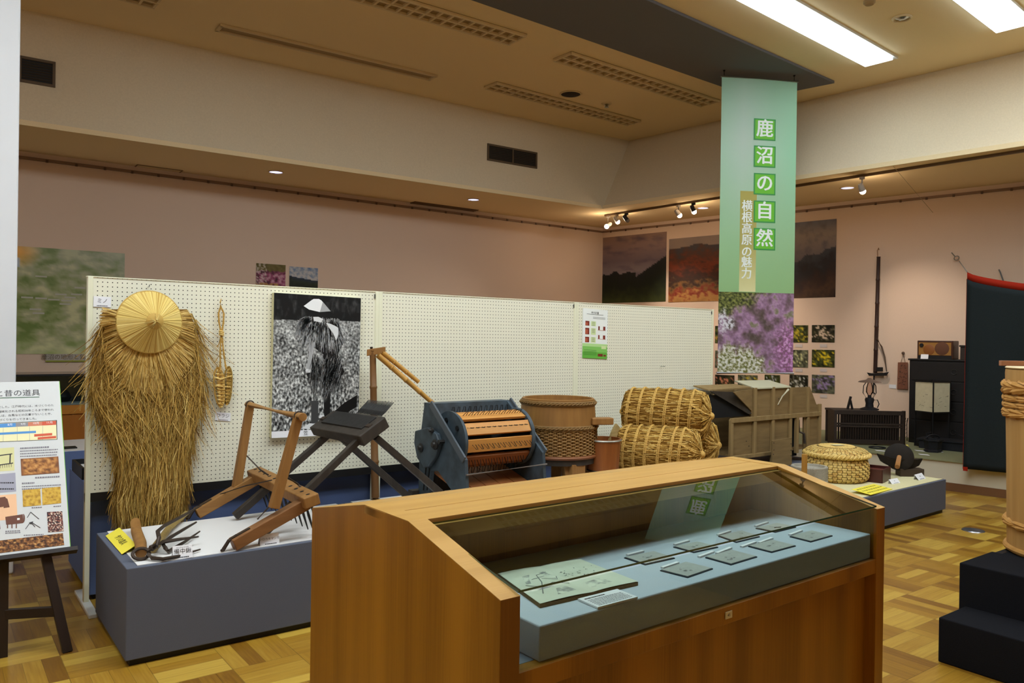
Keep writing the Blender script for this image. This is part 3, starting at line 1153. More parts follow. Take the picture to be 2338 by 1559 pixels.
tags = [((1515, 1295), (1551, 1283), 'beside the front row plate nearest the open book'), ((1599, 1270), (1632, 1258), 'by the left corner of the second front row plate'),
        ((1640, 1262), (1672, 1249), 'along the rear edge of the second front row plate'), ((1696, 1247), (1728, 1236), 'by the left corner of the third front row plate'),
        ((1736, 1238), (1766, 1227), 'along the rear edge of the third front row plate'), ((1806, 1220), (1833, 1210), 'beside the front row plate nearest the right end'),
        ((1435, 1266), (1471, 1257), 'beside the back row plate nearest the open book'), ((1543, 1242), (1575, 1233), 'beside the second back row plate'),
        ((1642, 1220), (1670, 1211), 'beside the third back row plate'), ((1728, 1200), (1755, 1191), 'beside the back row plate nearest the right end')]
for a, b_, lab in tags:
    A, B = at(*a, 2, DZ + 0.006), at(*b_, 2, DZ + 0.006)
    d = (B - A).normalized(); pv = V((-d.y, d.x, 0)) * 0.011
    t = MB(); t.prism([A - V((0, 0, .006)), B - V((0, 0, .006)), B + pv - V((0, 0, .006)), A + pv - V((0, 0, .006))], (0, 0, 0.006))
    tag(t.build('number_block', m_card), 'small white block ' + lab, 'label block', 'white number blocks in the glass case')

# ---------------------------------------------------------------- far showcase along the left wall
m_caseo = M('showcase_orange_wood', (176, 108, 34), 0.45, (160, 94, 26), 8, (1, 1, 0.2), amt=0.8)
m_sgrey = M('showcase_grey_cloth', (168, 166, 150), 0.9)
yf = 9.05
zt_ = at(120, 857, 1, yf).z
zo = at(120, 926, 1, yf).z
zm = at(120, 946, 1, yf).z
zlo = at(120, 1003, 1, yf).z
r = thing('wall_showcase', 'long wooden glass showcase along the far left wall', 'display case', (0.5, 9.4, 0))
t = MB(); t.box((-3.5, yf, 0), (3.5, 9.90, zo)); t.build('wood_base', m_caseo, r)
t = MB(); t.box((-3.5, yf - 0.02, zm), (3.5, yf, zo)); t.build('front_rail', M('showcase_rail', (190, 124, 44), 0.4), r)
t = MB(); t.box((-3.5, 9.85, zo), (3.5, 9.9, zt_)); t.build('cloth_back', m_sgrey, r)
t = MB(); t.box((-3.5, yf + 0.03, zo), (3.5, 9.85, zo + 0.02)); t.build('shelf', M('showcase_shelf', (150, 156, 160), 0.8), r)
t = MB(); t.poly([(-3.5, yf + 0.005, zo), (3.5, yf + 0.005, zo), (3.5, yf + 0.005, zt_), (-3.5, yf + 0.005, zt_)]); t.build('glass_front', m_glass, r)
t = MB(); t.box((-3.5, yf, zt_ - 0.006), (3.5, yf + 0.03, zt_ + 0.012)); t.build('top_frame', m_black, r)
t = MB(); t.poly([(-3.5, yf + 0.03, zt_), (3.5, yf + 0.03, zt_), (3.5, 9.85, zt_), (-3.5, 9.85, zt_)]); t.build('glass_top', m_glass, r)
y = 9.3
a_ = at(148, 916, 1, y)
t = MB()
zs = zo + 0.02
t.lathe([(0.0, 0), (0.075, 0), (0.09, 0.05), (0.06, 0.11), (0.03, 0.13), (0, 0.135)], (a_.x - 0.03, y, zs), 20)
t.box((a_.x + 0.02, y - 0.03, zs), (a_.x + 0.2, y + 0.03, zs + 0.045))
tag(t.build('black_iron_lamp', m_black), 'black iron object inside the far wall showcase', 'exhibit')
# low blue plinth with white top further back
x0, x1 = 0.1, 2.8
yb_ = 7.0
zb1 = at(165, 1030, 1, yb_).z
plinth(x0, x1, yb_, 7.75, zb1, 'blue plinth with a white top between the pegboard and the far showcase', inset=(0.01, 0.01, 0.005, 0.01), cloth=m_boxb)
c = at(168, 1022, 2, zb1 + 0.004)
flat_card([(c.x - 0.1, c.y - 0.05, zb1 + 0.012), (c.x + 0.02, c.y - 0.05, zb1 + 0.012), (c.x + 0.02, c.y + 0.06, zb1 + 0.012), (c.x - 0.1, c.y + 0.06, zb1 + 0.012)], 0.009, 'black_tablet', [m_black], 'small black tablet on the far blue plinth', 'exhibit')
c = at(178, 1080, 2, 0.70)
r = thing('shadow_box', 'black framed shallow box on the plinth behind the pegboard', 'box', (c.x + 0.12, 5.45, 0.63))
t = MB(); t.box((0.745, 5.25, 0.63), (1.25, 5.65, 0.655)); t.build('base', m_black, r)
t = MB()
for a, b_ in (((0.745, 5.25, 0.655), (1.25, 5.265, 0.70)), ((0.745, 5.635, 0.655), (1.25, 5.65, 0.70)), ((0.745, 5.265, 0.655), (0.76, 5.635, 0.70)), ((1.235, 5.265, 0.655), (1.25, 5.635, 0.70))):
    t.box(a, b_)
t.build('frame', m_black, r)
t = MB(); t.box((0.76, 5.265, 0.655), (1.235, 5.635, 0.668)); t.build('inlay', m_sheet, r)

# ---------------------------------------------------------------- black carpeted steps and stage at the right
m_carpet = M('steps_black_carpet', (30, 30, 33), 0.95, (22, 22, 25), 300, amt=1.0, spec=0.05, bump=0.3)
r = thing('carpeted_steps', 'black carpeted two-step stand at the lower right', 'steps', (4.3, 1.0, 0))
xa = 3.866
t = MB(); t.box((xa, -0.3, 0), (4.146, 1.758, 0.211)); t.build('lower_step', m_carpet, r, bevel=0.006)
t = MB(); t.box((4.147, -0.3, 0), (4.52, 1.79, 0.419)); t.build('upper_step', m_carpet, r, bevel=0.006)
r = thing('stage_platform', 'black stage platform carrying the tall wooden tub', 'platform', (5.3, 1.0, 0))
t = MB(); t.box((4.523, -0.4, 0), (6.4, 1.80, 0.40)); t.build('body', m_carpet, r, bevel=0.004)
t = MB(); t.box((4.523, 1.765, 0.40), (6.4, 1.80, 0.401)); t.build('edge_strip', m_black, r)

# floor outlet disc
c = at(2222, 1211, 2, 0)
t = MB(); t.lathe([(0.085, 0.0), (0.08, 0.006), (0.055, 0.006), (0.05, 0.004), (0, 0.004)], c, 32)
tag(t.build('floor_outlet', M('steel', (150, 150, 156), 0.3, metal=0.9)), 'round steel floor outlet set in the parquet', 'floor outlet')

# ================================================================== THINGS ON THE LEFT PEGBOARD
def Z(px, py, z):
    return at(px, py, 2, z)


def Y(px, py, y):
    return at(px, py, 1, y)


def X(px, py, x):
    return at(px, py, 0, x)


m_straw = M('straw_mid', (200, 160, 84), 0.8, (170, 130, 58), 40, (1, 1, 0.3), amt=0.9, spec=0.15)
m_strawd = M('straw_dark', (138, 102, 46), 0.85, (106, 76, 30), 40, (1, 1, 0.3), amt=0.9, spec=0.1)
m_strawl = M('straw_light', (228, 196, 122), 0.75, (206, 170, 94), 40, (1, 1, 0.3), amt=0.9, spec=0.2)
m_strawo = M('straw_olive', (158, 128, 64), 0.85, spec=0.1)
STR = [m_straw, m_strawd, m_strawl, m_strawo]


def interp(tab, v):
    for (a, *fa), (b, *fb) in zip(tab, tab[1:]):
        if v <= b:
            k = max(0, (v - a) / (b - a))
            return [x + (y_ - x) * k for x, y_ in zip(fa, fb)]
    return list(tab[-1][1:])


# straw cape
outl = [(700, 250, 430), (720, 232, 446), (760, 222, 455), (820, 211, 462), (880, 206, 466), (930, 214, 460), (980, 240, 446), (1040, 264, 434), (1100, 268, 428), (1160, 263, 420), (1206, 268, 408)]
YC0 = 4.84


def cape_pt(py, u, h=0.0):
    l, r_ = interp(outl, py)
    g = 1 - (2 * u - 1) ** 2
    bulge = 0.02 + 0.085 * math.sqrt(max(0, g))
    return Y(l + (r_ - l) * u, py, YC0 - bulge - h)


cape = thing('straw_cape', 'shaggy straw rain cape hanging on the left pegboard under the hat', 'straw cape', Y(336, 960, 4.8))
t = MB()
rows, colsn = 26, 16
for i in range(rows + 1):
    for j in range(colsn + 1):
        py = 706 + (1192 - 706) * i / rows
        t.v.append(cape_pt(py, 0.04 + 0.92 * j / colsn, -0.012))
for i in range(rows):
    for j in range(colsn):
        a = i * (colsn + 1) + j
        t.f.append([a, a + 1, a + colsn + 2, a + colsn + 1]); t.mi.append(0); t.sm.append(True)
t.build('backing_mat', m_strawd, cape)
random.seed(21)
t = MB()
for i in range(5200):
    py = rnd(715, 1190) if i % 3 else rnd(880, 1195)
    u = rnd(0, 1)
    ln = rnd(40, 120)
    if py > 1120:
        py -= 40
    drift = rnd(-0.10, 0.10) * (2.4 if py < 980 and i % 2 else 1.0) + (u - 0.5) * 0.05
    flare = rnd(0, 0.028) if random.random() < 0.8 else rnd(0.02, 0.06)
    pts = []
    for k in range(5):
        f = k / 4
        p2 = min(py + ln * f, 1212)
        pts.append(cape_pt(p2, u + drift * f * (0.7 + 0.6 * f), 0.004 + flare * f + rnd(-0.003, 0.003)))
    t.mat = random.choices((0, 1, 2, 3), (4, 4, 1.3, 3))[0]
    t.ribbon(pts, rnd(0.0026, 0.006), (rnd(-0.6, 0.6), -1, rnd(-0.3, 0.3)), 0.0015)
for i in range(260):      # stray wisps at the silhouette
    s = random.choice((0, 1))
    py = rnd(720, 1180)
    u0 = 0.03 if s == 0 else 0.97
    dx = (-1 if s == 0 else 1) * rnd(0.03, 0.12)
    t.mat = random.choice((0, 1, 3))
    t.ribbon([cape_pt(py, u0), cape_pt(py + 20, u0 + dx * 0.6, rnd(0, 0.03)), cape_pt(min(1208, py + rnd(35, 60)), u0 + dx, rnd(0, 0.03))], 0.0028, (0, -1, 0), 0.001)
t.build('straw_body', STR, cape)
# fanned collar of combed straw
t = MB()
cx, cy_ = 340, 742
for i in range(1500):
    a = rnd(-0.42, PI + 0.42)
    low = math.sin(a)
    r0, r1 = 52, 92 + 48 * max(0, low) ** 1.5 + rnd(-12, 8) + (8 if abs(a - PI / 2) < 0.5 else 0)
    if a > PI + 0.05:
        r1 += 14
    pts = []
    for k in range(4):
        rr = r0 + (r1 - r0) * k / 3
        sag = 10 * (k / 3) ** 2 * (1 - abs(low))
        q = Y(cx + rr * math.cos(a) * 1.04, cy_ + rr * math.sin(a) * 1.02 + sag, 4.84 - 0.134 - rnd(0, 0.012) + (0.05 if abs(math.cos(a)) > 0.8 else 0.02) * (k / 3) ** 2)
        pts.append(q)
    t.mat = random.choices((0, 1, 2, 3), (3, 0.6, 5, 0.8))[0]
    t.ribbon(pts, rnd(0.004, 0.007), (rnd(-0.5, 0.5), -1, rnd(-0.5, 0.5)), 0.003)
t.build('collar', STR, cape)

# conical straw hat
hc = Y(341.5, 735, 4.69)
R_h = (Y(417, 735, 4.69) - Y(266, 735, 4.69)).length / 2
hat = thing('straw_hat', 'wide conical straw hat hung over the top of the straw cape', 'hat', hc)
ax = V((0.06, -1, 0.04)).normalized()
x_, y_ = perp(ax)
t = MB()
n = 200
prof = [(R_h, 0.0), (R_h * 1.0, 0.006), (R_h * 0.75, 0.036), (R_h * 0.45, 0.075), (R_h * 0.22, 0.104)]
random.seed(5)
jit = [rnd(-0.0018, 0.0018) for _ in range(n)]
for r0, h in prof:
    for j in range(n):
        a = 2 * PI * j / n
        t.v.append(hc + ax * (h + jit[j]) + x_ * (r0 * math.cos(a)) + y_ * (r0 * math.sin(a)))
for j in range(n):
    mi = random.choices((0, 1, 2), (5, 2, 1))[0]
    for i in range(len(prof) - 1):
        t.f.append([i * n + j, i * n + (j + 1) % n, (i + 1) * n + (j + 1) % n, (i + 1) * n + j]); t.mi.append(mi); t.sm.append(False)
m_h1 = M('hat_straw', (214, 186, 106), 0.65, spec=0.25)
m_h2 = M('hat_straw_light', (224, 198, 122), 0.65, spec=0.25)
m_h3 = M('hat_straw_brown', (188, 152, 76), 0.65, spec=0.25)
t.build('brim_cone', [m_h1, m_h2, m_h3], hat)
t = MB(); t.lathe([(R_h * 0.265, 0.096), (R_h * 0.26, 0.102), (R_h * 0.12, 0.118), (0, 0.126)], hc, 40, ax); t.build('crown_patch', m_h3, hat)
t = MB(); t.torus(hc + ax * 0.002, R_h, 0.005, ax, 72, 6); t.build('rim_cord', m_h3, hat)
t = MB()
for i in range(16):
    a = rnd(0, 2 * PI); l = rnd(0.02, 0.075)
    p = hc + ax * 0.127 + (x_ * math.cos(a) + y_ * math.sin(a)) * 0.004
    q = hc + ax * (0.128 - l * 0.36) + (x_ * math.cos(a) + y_ * math.sin(a)) * l
    t.tube([p, q + ax * 0.004], [0.002, 0.001], 5)
t.build('tie_straws', m_h2, hat)
t = MB(); p0 = Y(338, 655, 4.846); t.tube([p0, p0 + V((0, -0.03, 0)), p0 + V((0, -0.035, 0.012))], 0.0025, 6)
tag(t.build('peg_hook', M('hook_metal', (130, 130, 128), 0.3, metal=0.9)), 'small metal hook above the straw hat', 'hook')


# straw sandal on its cord
def braid(t, pts, r, turns=14):
    """two twisted strands"""
    L_ = []
    for i in range(len(pts) - 1):
        for k in range(6):
            L_.append(V(pts[i]).lerp(V(pts[i + 1]), k / 6))
    L_.append(V(pts[-1]))
    n = len(L_)
    for ph in (0, PI):
        P = []
        for i, p in enumerate(L_):
            d = (L_[min(i + 1, n - 1)] - L_[max(i - 1, 0)]).normalized()
            a, b_ = perp(d)
            w = 2 * PI * turns * i / n + ph
            P.append(p + (a * math.cos(w) + b_ * math.sin(w)) * r * 0.55)
        t.tube(P, r * 0.62, 6)


sd = thing('straw_sandal', 'woven straw sandal hanging by its cord beside the straw cape', 'sandal', Y(508, 900, 4.82))
ys = 4.825
t = MB()
braid(t, [Y(504, 700, ys), Y(499, 715, ys), Y(500, 735, ys - 0.005), Y(505, 760, ys - 0.008), Y(503, 800, ys - 0.01), Y(503, 842, ys - 0.012)], 0.006, 12)
braid(t, [Y(504, 700, ys), Y(511, 715, ys), Y(510, 738, ys - 0.005), Y(506, 760, ys - 0.008), Y(510, 800, ys - 0.01), Y(516, 842, ys - 0.012)], 0.006, 12)
t.tube([Y(504, 700, ys), Y(503, 690, ys), Y(505, 682, ys + 0.01)], [0.006, 0.004, 0.002], 6)
t.tube([Y(505, 762, ys), Y(500, 785, ys), Y(496, 792, ys)], 0.003, 5)
t.tube([Y(507, 800, ys), Y(495, 820, ys), Y(490, 828, ys)], 0.002, 5)
t.build('cord', m_straw, sd)
t = MB()
for k in range(3):
    t.torus(Y(505.5, 757 + k * 4, ys - 0.008), 0.012, 0.0045, (0.3, 0.1, 1), 16, 6)
t.build('knot', m_strawl, sd)


def sole(name, cl, top, bot, wpx, yo, tilt, mats):
    t = MB()
    n = 22
    for i in range(n):
        f = i / (n - 1)
        py = top + (bot - top) * f
        w = wpx * math.sqrt(max(0.05, 1 - abs(2 * f - 1) ** 2.6)) * (1 - 0.12 * f)
        c = cl + (6 * f if tilt > 0 else -4 * f)
        t.mat = i % 2
        t.tube([Y(c - w, py, ys + yo - 0.004), Y(c - w * 0.3, py + 1.5, ys + yo - 0.02 - 0.006 * (i % 2)), Y(c + w * 0.3, py - 0.5, ys + yo - 0.02 - 0.006 * ((i + 1) % 2)), Y(c + w, py, ys + yo - 0.004 - 0.03 * tilt)], 0.0058, 6)
    edge = []
    for i in range(28):
        a = 2 * PI * i / 28
        f = 0.5 - 0.5 * math.cos(a)
        w = wpx * math.sqrt(max(0.05, 1 - abs(2 * f - 1) ** 2.6)) * (1 - 0.12 * f) * (1 if a < PI else -1)
        c = cl + (6 * f if tilt > 0 else -4 * f)
        edge.append(Y(c + w, top + (bot - top) * f, ys + yo - 0.014))
    t.mat = 0
    t.tube(edge, 0.005, 6, closed=True)
    t.build(name, mats, sd)


sole('sole', 498, 840, 928, 12.5, 0.0, 1, [m_straw, m_strawl])
sole('rear_sole', 522, 838, 922, 9.5, 0.004, 0, [m_strawo, m_straw])
t = MB()
braid(t, [Y(488, 860, ys - 0.03), Y(503, 866, ys - 0.04), Y(530, 858, ys - 0.03)], 0.005, 6)
braid(t, [Y(489, 880, ys - 0.03), Y(508, 882, ys - 0.035), Y(527, 884, ys - 0.03)], 0.004, 6)
t.build('strap', m_strawl, sd)


# cards on the pegboard
def upright_card(tl, tr, bl, y, text, tsize, label, small=None, mats=None, th=0.003, name='name_card', cat='label card', furi=None):
    A, B, D = Y(*tl, y), Y(*tr, y), Y(*bl, y)
    ux = B - A; uz = A - D
    P = [D, D + ux, D + ux + uz, A]
    t = MB()
    t.prism([p + V((0, th, 0)) for p in P], (0, -th, 0))
    n = V((0, -1, 0))
    c = (P[0] + P[2]) / 2
    t.mat = 1
    X_, Z_ = ux.normalized(), uz.normalized()
    t.text(text, tsize, c + Z_ * (0.0 if not small else 0.004) - V((0, 0.0006, 0)), X_, Z_)
    if small:
        w = ux.length
        x = 0.2
        random.seed(len(label))
        while x < 0.8:
            l = rnd(0.03, 0.08)
            a = D + ux * x + uz * 0.08 - V((0, 0.0006, 0))
            t.poly([a, a + ux * l, a + ux * l + uz * 0.06, a + uz * 0.06])
            x += l + 0.012
    o = t.build(name, mats or [m_card, m_ink])
    return tag(o, label, cat)


upright_card((214, 676), (254, 678), (213, 700), 4.845, 'ミノ', 0.028, 'white name card beside the hat on the left pegboard', small=True)
upright_card((492, 940), (527, 943), (491, 959), 4.845, 'ワラジ', 0.026, 'white name card under the straw sandal', small=True)


def tent_card(fl, fr, htpx, z, lean, text, tsize, label, small=True, furi=None):
    """card standing on z, leaning back"""
    A, B = Z(*fl, z), Z(*fr, z)
    ux = B - A
    back = V((-ux.y, ux.x, 0)).normalized()
    up = (V((0, 0, 1)) + back * lean).normalized()
    d = (A - EYE).length
    h = htpx / FPX * d * 1.02
    P = [A, B, B + up * h, A + up * h]
    n = ux.cross(up).normalized()
    t = MB()
    t.prism([p - n * 0.002 for p in P], n * 0.002)
    t.prism([P[3] - n * 0.002, P[2] - n * 0.002, B + back * h * 0.75, A + back * h * 0.75], back * 0.0015)
    t.mat = 1
    X_ = ux.normalized()
    c = (P[0] + P[2]) / 2
    t.text(text, tsize, c + n * 0.0006 + up * 0.002, X_, up)
    if furi:
        t.text(furi, tsize * 0.3, c + n * 0.0006 + up * (tsize * 0.78), X_, up)
    if small:
        x = 0.25
        while x < 0.8:
            l = rnd(0.03, 0.08)
            a = A + ux * x + up * h * 0.07 + n * 0.0006
            t.poly([a, a + ux * l, a + ux * l + up * h * 0.07, a + up * h * 0.07])
            x += l + 0.012
    return tag(t.build('name_card', [m_card, m_ink]), label, 'label card')


random.seed(9)
tent_card((395, 1277.5), (440, 1272), 26, ZT, 0.35, '備中鍬', 0.026, 'white name card in front of the pronged hoe', furi='びっちゅうぐわ')
tent_card((594, 1246.5), (638, 1241), 23, ZT, 0.35, 'シロカキマンガ', 0.0145, 'white name card in front of the harrow')

# yellow card
m_yel = M('yellow_card', (240, 222, 70), 0.6)
yl, yb2, yr, ytp = Z(241, 1223, ZT + 0.002), Z(278, 1265, ZT + 0.002), Z(308.5, 1240, ZT + 0.03), Z(272, 1204, ZT + 0.03)
nn = (yb2 - yl).cross(ytp - yl).normalized()
t = MB(); t.prism([yl, yb2, yb2 + (ytp - yl), ytp], -nn * 0.0015)
t.prism([ytp - nn * .002, yb2 + (ytp - yl) - nn * .002, V(((yb2 + (ytp - yl)).x, (yb2 + (ytp - yl)).y, ZT)), V((ytp.x, ytp.y, ZT))], nn.cross((yb2 - yl)).normalized() * 0.002)
t.mat = 1
ux, uy = (yb2 - yl).normalized(), (ytp - yl).normalized()
t.text('作りの農具', 0.036, (yl + yb2 + (ytp - yl)) / 2 + nn * 0.0006, ux, nn.cross(ux))
t.text('作りの農具', 0.036, (yl + yb2 + (ytp - yl)) / 2 + nn * 0.0008 + ux * 0.0012, ux, nn.cross(ux))
tag(t.build('yellow_card', [m_yel, m_ink]), 'yellow lettered card at the left end of the plinth by the hoe', 'card')

# black and white photograph on a panel
A, B, D = Y(625.8, 668, 4.812), Y(824, 680.5, 4.812), Y(619.5, 1000, 4.812)
ux, uv = B - A, D - A
pn = V((0, -1, 0))
photo = thing('mounted_photograph', 'large black and white photograph of a person in a straw cape', 'photograph', (A + B + D + (B + D - A)) / 4)
P = [A, B, B + uv, D]
t = MB(); t.prism([p + V((0, 0.036, 0)) for p in P[::-1]], (0, -0.035, 0)); t.build('panel', M('panel_edge_cream', (206, 200, 160), 0.7), photo)


def G(v, r=0.5):
    return M('print_grey_%d' % v, (v, v, v), 0.5, spec=0.3)


gm = [ramp_mat('print_gravel', [(0.25, (22, 22, 22)), (0.45, (84, 84, 82)), (0.55, (132, 132, 128)), (0.72, (206, 206, 200))], 70, (1, 1, 1.6), 0.5, detail=8),
      ramp_mat('print_trees', [(0.3, (10, 10, 10)), (0.6, (30, 30, 30)), (0.75, (78, 78, 76))], 24, (1, 1, 1.5), 0.5),
      G(14), G(60), G(112), G(165), G(214), G(232)]


def pu(x, y, k=1):
    """coordinates in the 573 x 960 print"""
    return A + ux * ((x - 190 + (y - 80) * 0.0235) / 573.0) + uv * ((y - 80 - (x - 190) * 0.061 * 0) / 960.0) + pn * 0.00035 * k


t = MB()
PHOTO_FIELD = (A.copy(), ux.copy(), uv.copy())
t.mat = 2; t.poly([pu(540, 905, 2), pu(600, 925, 2), pu(728, 850, 2), pu(733, 765, 2), pu(640, 820, 2)])
t.poly([pu(440, 985, 2), pu(600, 960, 2), pu(600, 925, 2), pu(520, 900, 2), pu(470, 950, 2)])
t.poly([pu(420, 230, 4), pu(520, 235, 4), pu(520, 175, 4), pu(415, 170, 4)])
t.poly([pu(360, 330, 3), pu(420, 420, 3), pu(500, 480, 3), pu(520, 700, 3), pu(600, 690, 3), pu(645, 600, 3), pu(600, 480, 3), pu(640, 400, 3), pu(600, 280, 3), pu(440, 225, 3), pu(385, 225, 3)])
t.poly([pu(505, 925, 3), pu(545, 905, 3), pu(552, 640, 3), pu(500, 640, 3)])
t.mat = 3; t.poly([pu(420, 955, 3), pu(465, 950, 3), pu(468, 800, 3), pu(420, 800, 3)])
t.mat = 5; t.poly([pu(385, 610, 4), pu(410, 640, 4), pu(428, 560, 4), pu(445, 400, 4), pu(412, 380, 4), pu(405, 500, 4)])
t.mat = 2; t.poly([pu(388, 612, 5), pu(405, 650, 5), pu(425, 640, 5), pu(428, 605, 5)])
t.mat = 6; t.poly([pu(384, 600, 5), pu(424, 608, 5), pu(426, 588, 5), pu(388, 580, 5)])
t.poly([pu(352, 985, 4), pu(405, 992, 4), pu(466, 978, 4), pu(462, 958, 4), pu(410, 952, 4)])
t.poly([pu(470, 918, 4), pu(508, 922, 4), pu(506, 900, 4), pu(480, 895, 4)])
random.seed(77)
cape_up = [(rnd(380, 610), rnd(228, 300)) for _ in range(330)]
for x, y in cape_up:
    dx = (x - 470) * rnd(0.1, 0.5) - rnd(0, 25); l = rnd(90, 210)
    t.mat = random.choices((3, 4, 5, 6, 2), (2, 3, 4, 4, 1))[0]
    t.ribbon([pu(x, y, 6), pu(x + dx * 0.6, y + l * 0.5, 6), pu(x + dx * 1.3, y + l, 6)], rnd(0.0016, 0.004), (0, -1, 0), 0.001)
for i in range(330):
    x, y = rnd(430, 630), rnd(480, 640)
    dx = (470 - x) * rnd(0.0, 0.4) - rnd(0, 50); l = rnd(70, 190)
    t.mat = random.choices((3, 4, 5, 2), (4, 4, 2.5, 2))[0]
    t.ribbon([pu(x, y, 6), pu(x + dx * 0.4, y + l * 0.5, 6), pu(x + dx, y + l, 6)], rnd(0.0016, 0.004), (0, -1, 0), 0.001)
for i in range(150):
    x, y = rnd(385, 430), rnd(225, 260)
    t.mat = random.choice((5, 6, 4))
    t.ribbon([pu(x, y, 7), pu(x - rnd(20, 60), y + rnd(20, 60), 7), pu(x - rnd(30, 80), y + rnd(80, 140), 7)], 0.002, (0, -1, 0), 0.0008)
t.mat = 6
t.poly([pu(440, 255, 8), pu(488, 264, 8), pu(502, 240, 8), pu(470, 226, 8), pu(436, 228, 8)])
t.poly([pu(568, 335, 8), pu(590, 385, 8), pu(604, 340, 8), pu(604, 296, 8), pu(575, 280, 8), pu(548, 270, 8), pu(522, 266, 8), pu(540, 296, 8)])
t.mat = 7
t.poly([pu(375, 158, 9), pu(410, 180, 9), pu(480, 193, 9), pu(553, 184, 9), pu(490, 112, 9), pu(474, 104, 9), pu(440, 106, 9), pu(425, 116, 9)])
t.mat = 5
t.poly([pu(480, 193, 10), pu(553, 184, 10), pu(500, 122, 10)])
t.build('figure_print', gm, photo)
t = MB()
t.poly([D + pn * 0.004, D + ux + pn * 0.004, D + ux - uv * 0.045 + pn * 0.004, D - uv * 0.045 + pn * 0.004])
o = t.build('caption_strip', m_card, photo)
t = MB()
X_ = ux.normalized()
t.text('笠', 0.032, D + ux * 0.375 - uv * 0.022 + pn * 0.0046, X_, V((0, 0, 1)))
t.text('と', 0.032, D + ux * 0.505 - uv * 0.022 + pn * 0.0046, X_, V((0, 0, 1)))
t.build('lettering', m_ink, o)

# small green and white poster on the right pegboard
A, B, D = Y(1331, 703, 4.846), Y(1387.5, 708.5, 4.846), Y(1329, 817, 4.846)
ux, uv = B - A, D - A
X_ = ux.normalized(); U_ = V((0, 0, 1))


def gpos(u, v, k=1):
    return A + ux * u + uv * v + pn * 0.0004 * k


po = thing('rice_poster', 'small white and green poster on the right pegboard', 'poster', (B + D) / 2)
m_pgrad = bpy.data.materials.new('poster_paper'); m_pgrad = M('poster_paper', (232, 234, 228), 0.5)
m_pg1, m_pg2, m_pg3 = M('poster_green_light', (176, 214, 140), 0.5), M('poster_green', (128, 192, 92), 0.5), M('poster_green_deep', (98, 172, 64), 0.5)
m_red, m_redl = M('poster_redbrown', (124, 44, 28), 0.6), M('poster_red_light', (176, 86, 60), 0.6)
m_ygr = M('poster_yellowgreen', (206, 222, 160), 0.5)
t = MB()
t.prism([gpos(0, 1, 3), gpos(1, 1, 3), gpos(1, 0, 3), gpos(0, 0, 3)], (0, 0.003, 0))


def rr(u0, v0, u1, v1, mi, k=4):
    t.mat = mi
    t.poly([gpos(u0, v1, k), gpos(u1, v1, k), gpos(u1, v0, k), gpos(u0, v0, k)])


rr(0, 0.70, 1, 0.76, 3); rr(0, 0.76, 1, 0.87, 4); rr(0, 0.87, 1, 1.0, 5)
for v0, v1 in ((0.25, 0.345), (0.39, 0.52), (0.57, 0.68)):
    rr(0.1, v0, 0.26, v1, 1, 5); rr(0.1, v0 + 0.03, 0.2, v1 - 0.01, 2, 6); rr(0.33, v0, 0.52, v1, 6, 5)
    for i in range(3):
        rr(0.36, v0 + 0.015 + i * 0.03, 0.48, v0 + 0.023 + i * 0.03, 7, 6)
for v0 in (0.34, 0.52):
    rr(0.62, v0, 0.68, v0 + 0.075, 1, 5); rr(0.82, v0, 0.91, v0 + 0.075, 1, 5); rr(0.6, v0 + 0.077, 0.93, v0 + 0.083, 2, 5)
rr(0.62, 0.90, 0.82, 0.955, 1, 5); rr(0.85, 0.915, 0.95, 0.95, 1, 5); rr(0.76, 0.735, 0.95, 0.80, 6, 5)
for v in (0.83, 0.86, 0.89, 0.92):
    rr(0.06, v, 0.56, v + 0.006, 8, 6)
for v in (0.16, 0.185):
    rr(0.4, v, 0.9, v + 0.006, 7, 6)
rr(0.15, 0.107, 0.82, 0.113, 9, 6)
t.mat = 9
t.text('米の計量', 0.022, gpos(0.48, 0.078, 6), X_, U_)
t.build('print', [m_pgrad, m_red, m_redl, m_pg1, m_pg2, m_pg3, m_ygr, m_gtxt, M('poster_green_text', (60, 110, 44), 0.5), m_ink], po)
for c, lab in (((1320, 732), 'upper'), ((1320, 772), 'lower')):
    pass
t = MB(); p = Y(1509, 836, 4.846); t.tube([p, p + V((0, -0.03, 0)), p + V((0.02, -0.032, 0.0))], 0.003, 6)
tag(t.build('peg_hook', M('hook_metal_dark', (110, 110, 104), 0.4, metal=0.8)), 'empty metal hook on the right pegboard', 'hook')

# ================================================================== FARM TOOLS ON THE PLINTHS
m_wood = M('old_wood_mid', (156, 112, 58), 0.6, (128, 86, 40), 30, (1, 1, 0.12), amt=1.0, bump=0.15)
m_woodx = M('old_wood_grain_x', (158, 114, 60), 0.6, (126, 84, 40), 30, (0.12, 1, 1), amt=1.0, bump=0.15)
m_woodr = M('old_wood_reddish', (142, 98, 58), 0.55, (116, 76, 42), 26, (0.12, 1, 1), amt=1.0)
m_woodp = M('weathered_pale_wood', (158, 134, 84), 0.75, (132, 108, 62), 24, (0.2, 0.2, 3), amt=1.0, bump=0.2)
m_woodk = M('dark_blackened_wood', (62, 54, 46), 0.6, (42, 36, 30), 30, (1, 1, 0.2), amt=1.0)
m_iron = M('rusty_iron', (74, 60, 48), 0.55, (50, 40, 34), 40, amt=1.0, metal=0.4)
m_irond = M('dark_iron', (60, 58, 56), 0.5, (44, 42, 40), 40, amt=1.0, metal=0.5)
m_bamboo = M('bamboo_yellow', (190, 142, 66), 0.45, (164, 116, 46), 12, (0.6, 0.6, 0.6), amt=0.9)
m_bamboob = M('bamboo_brown', (132, 92, 50), 0.5, (104, 70, 36), 12, (1, 1, 0.2), amt=0.9)

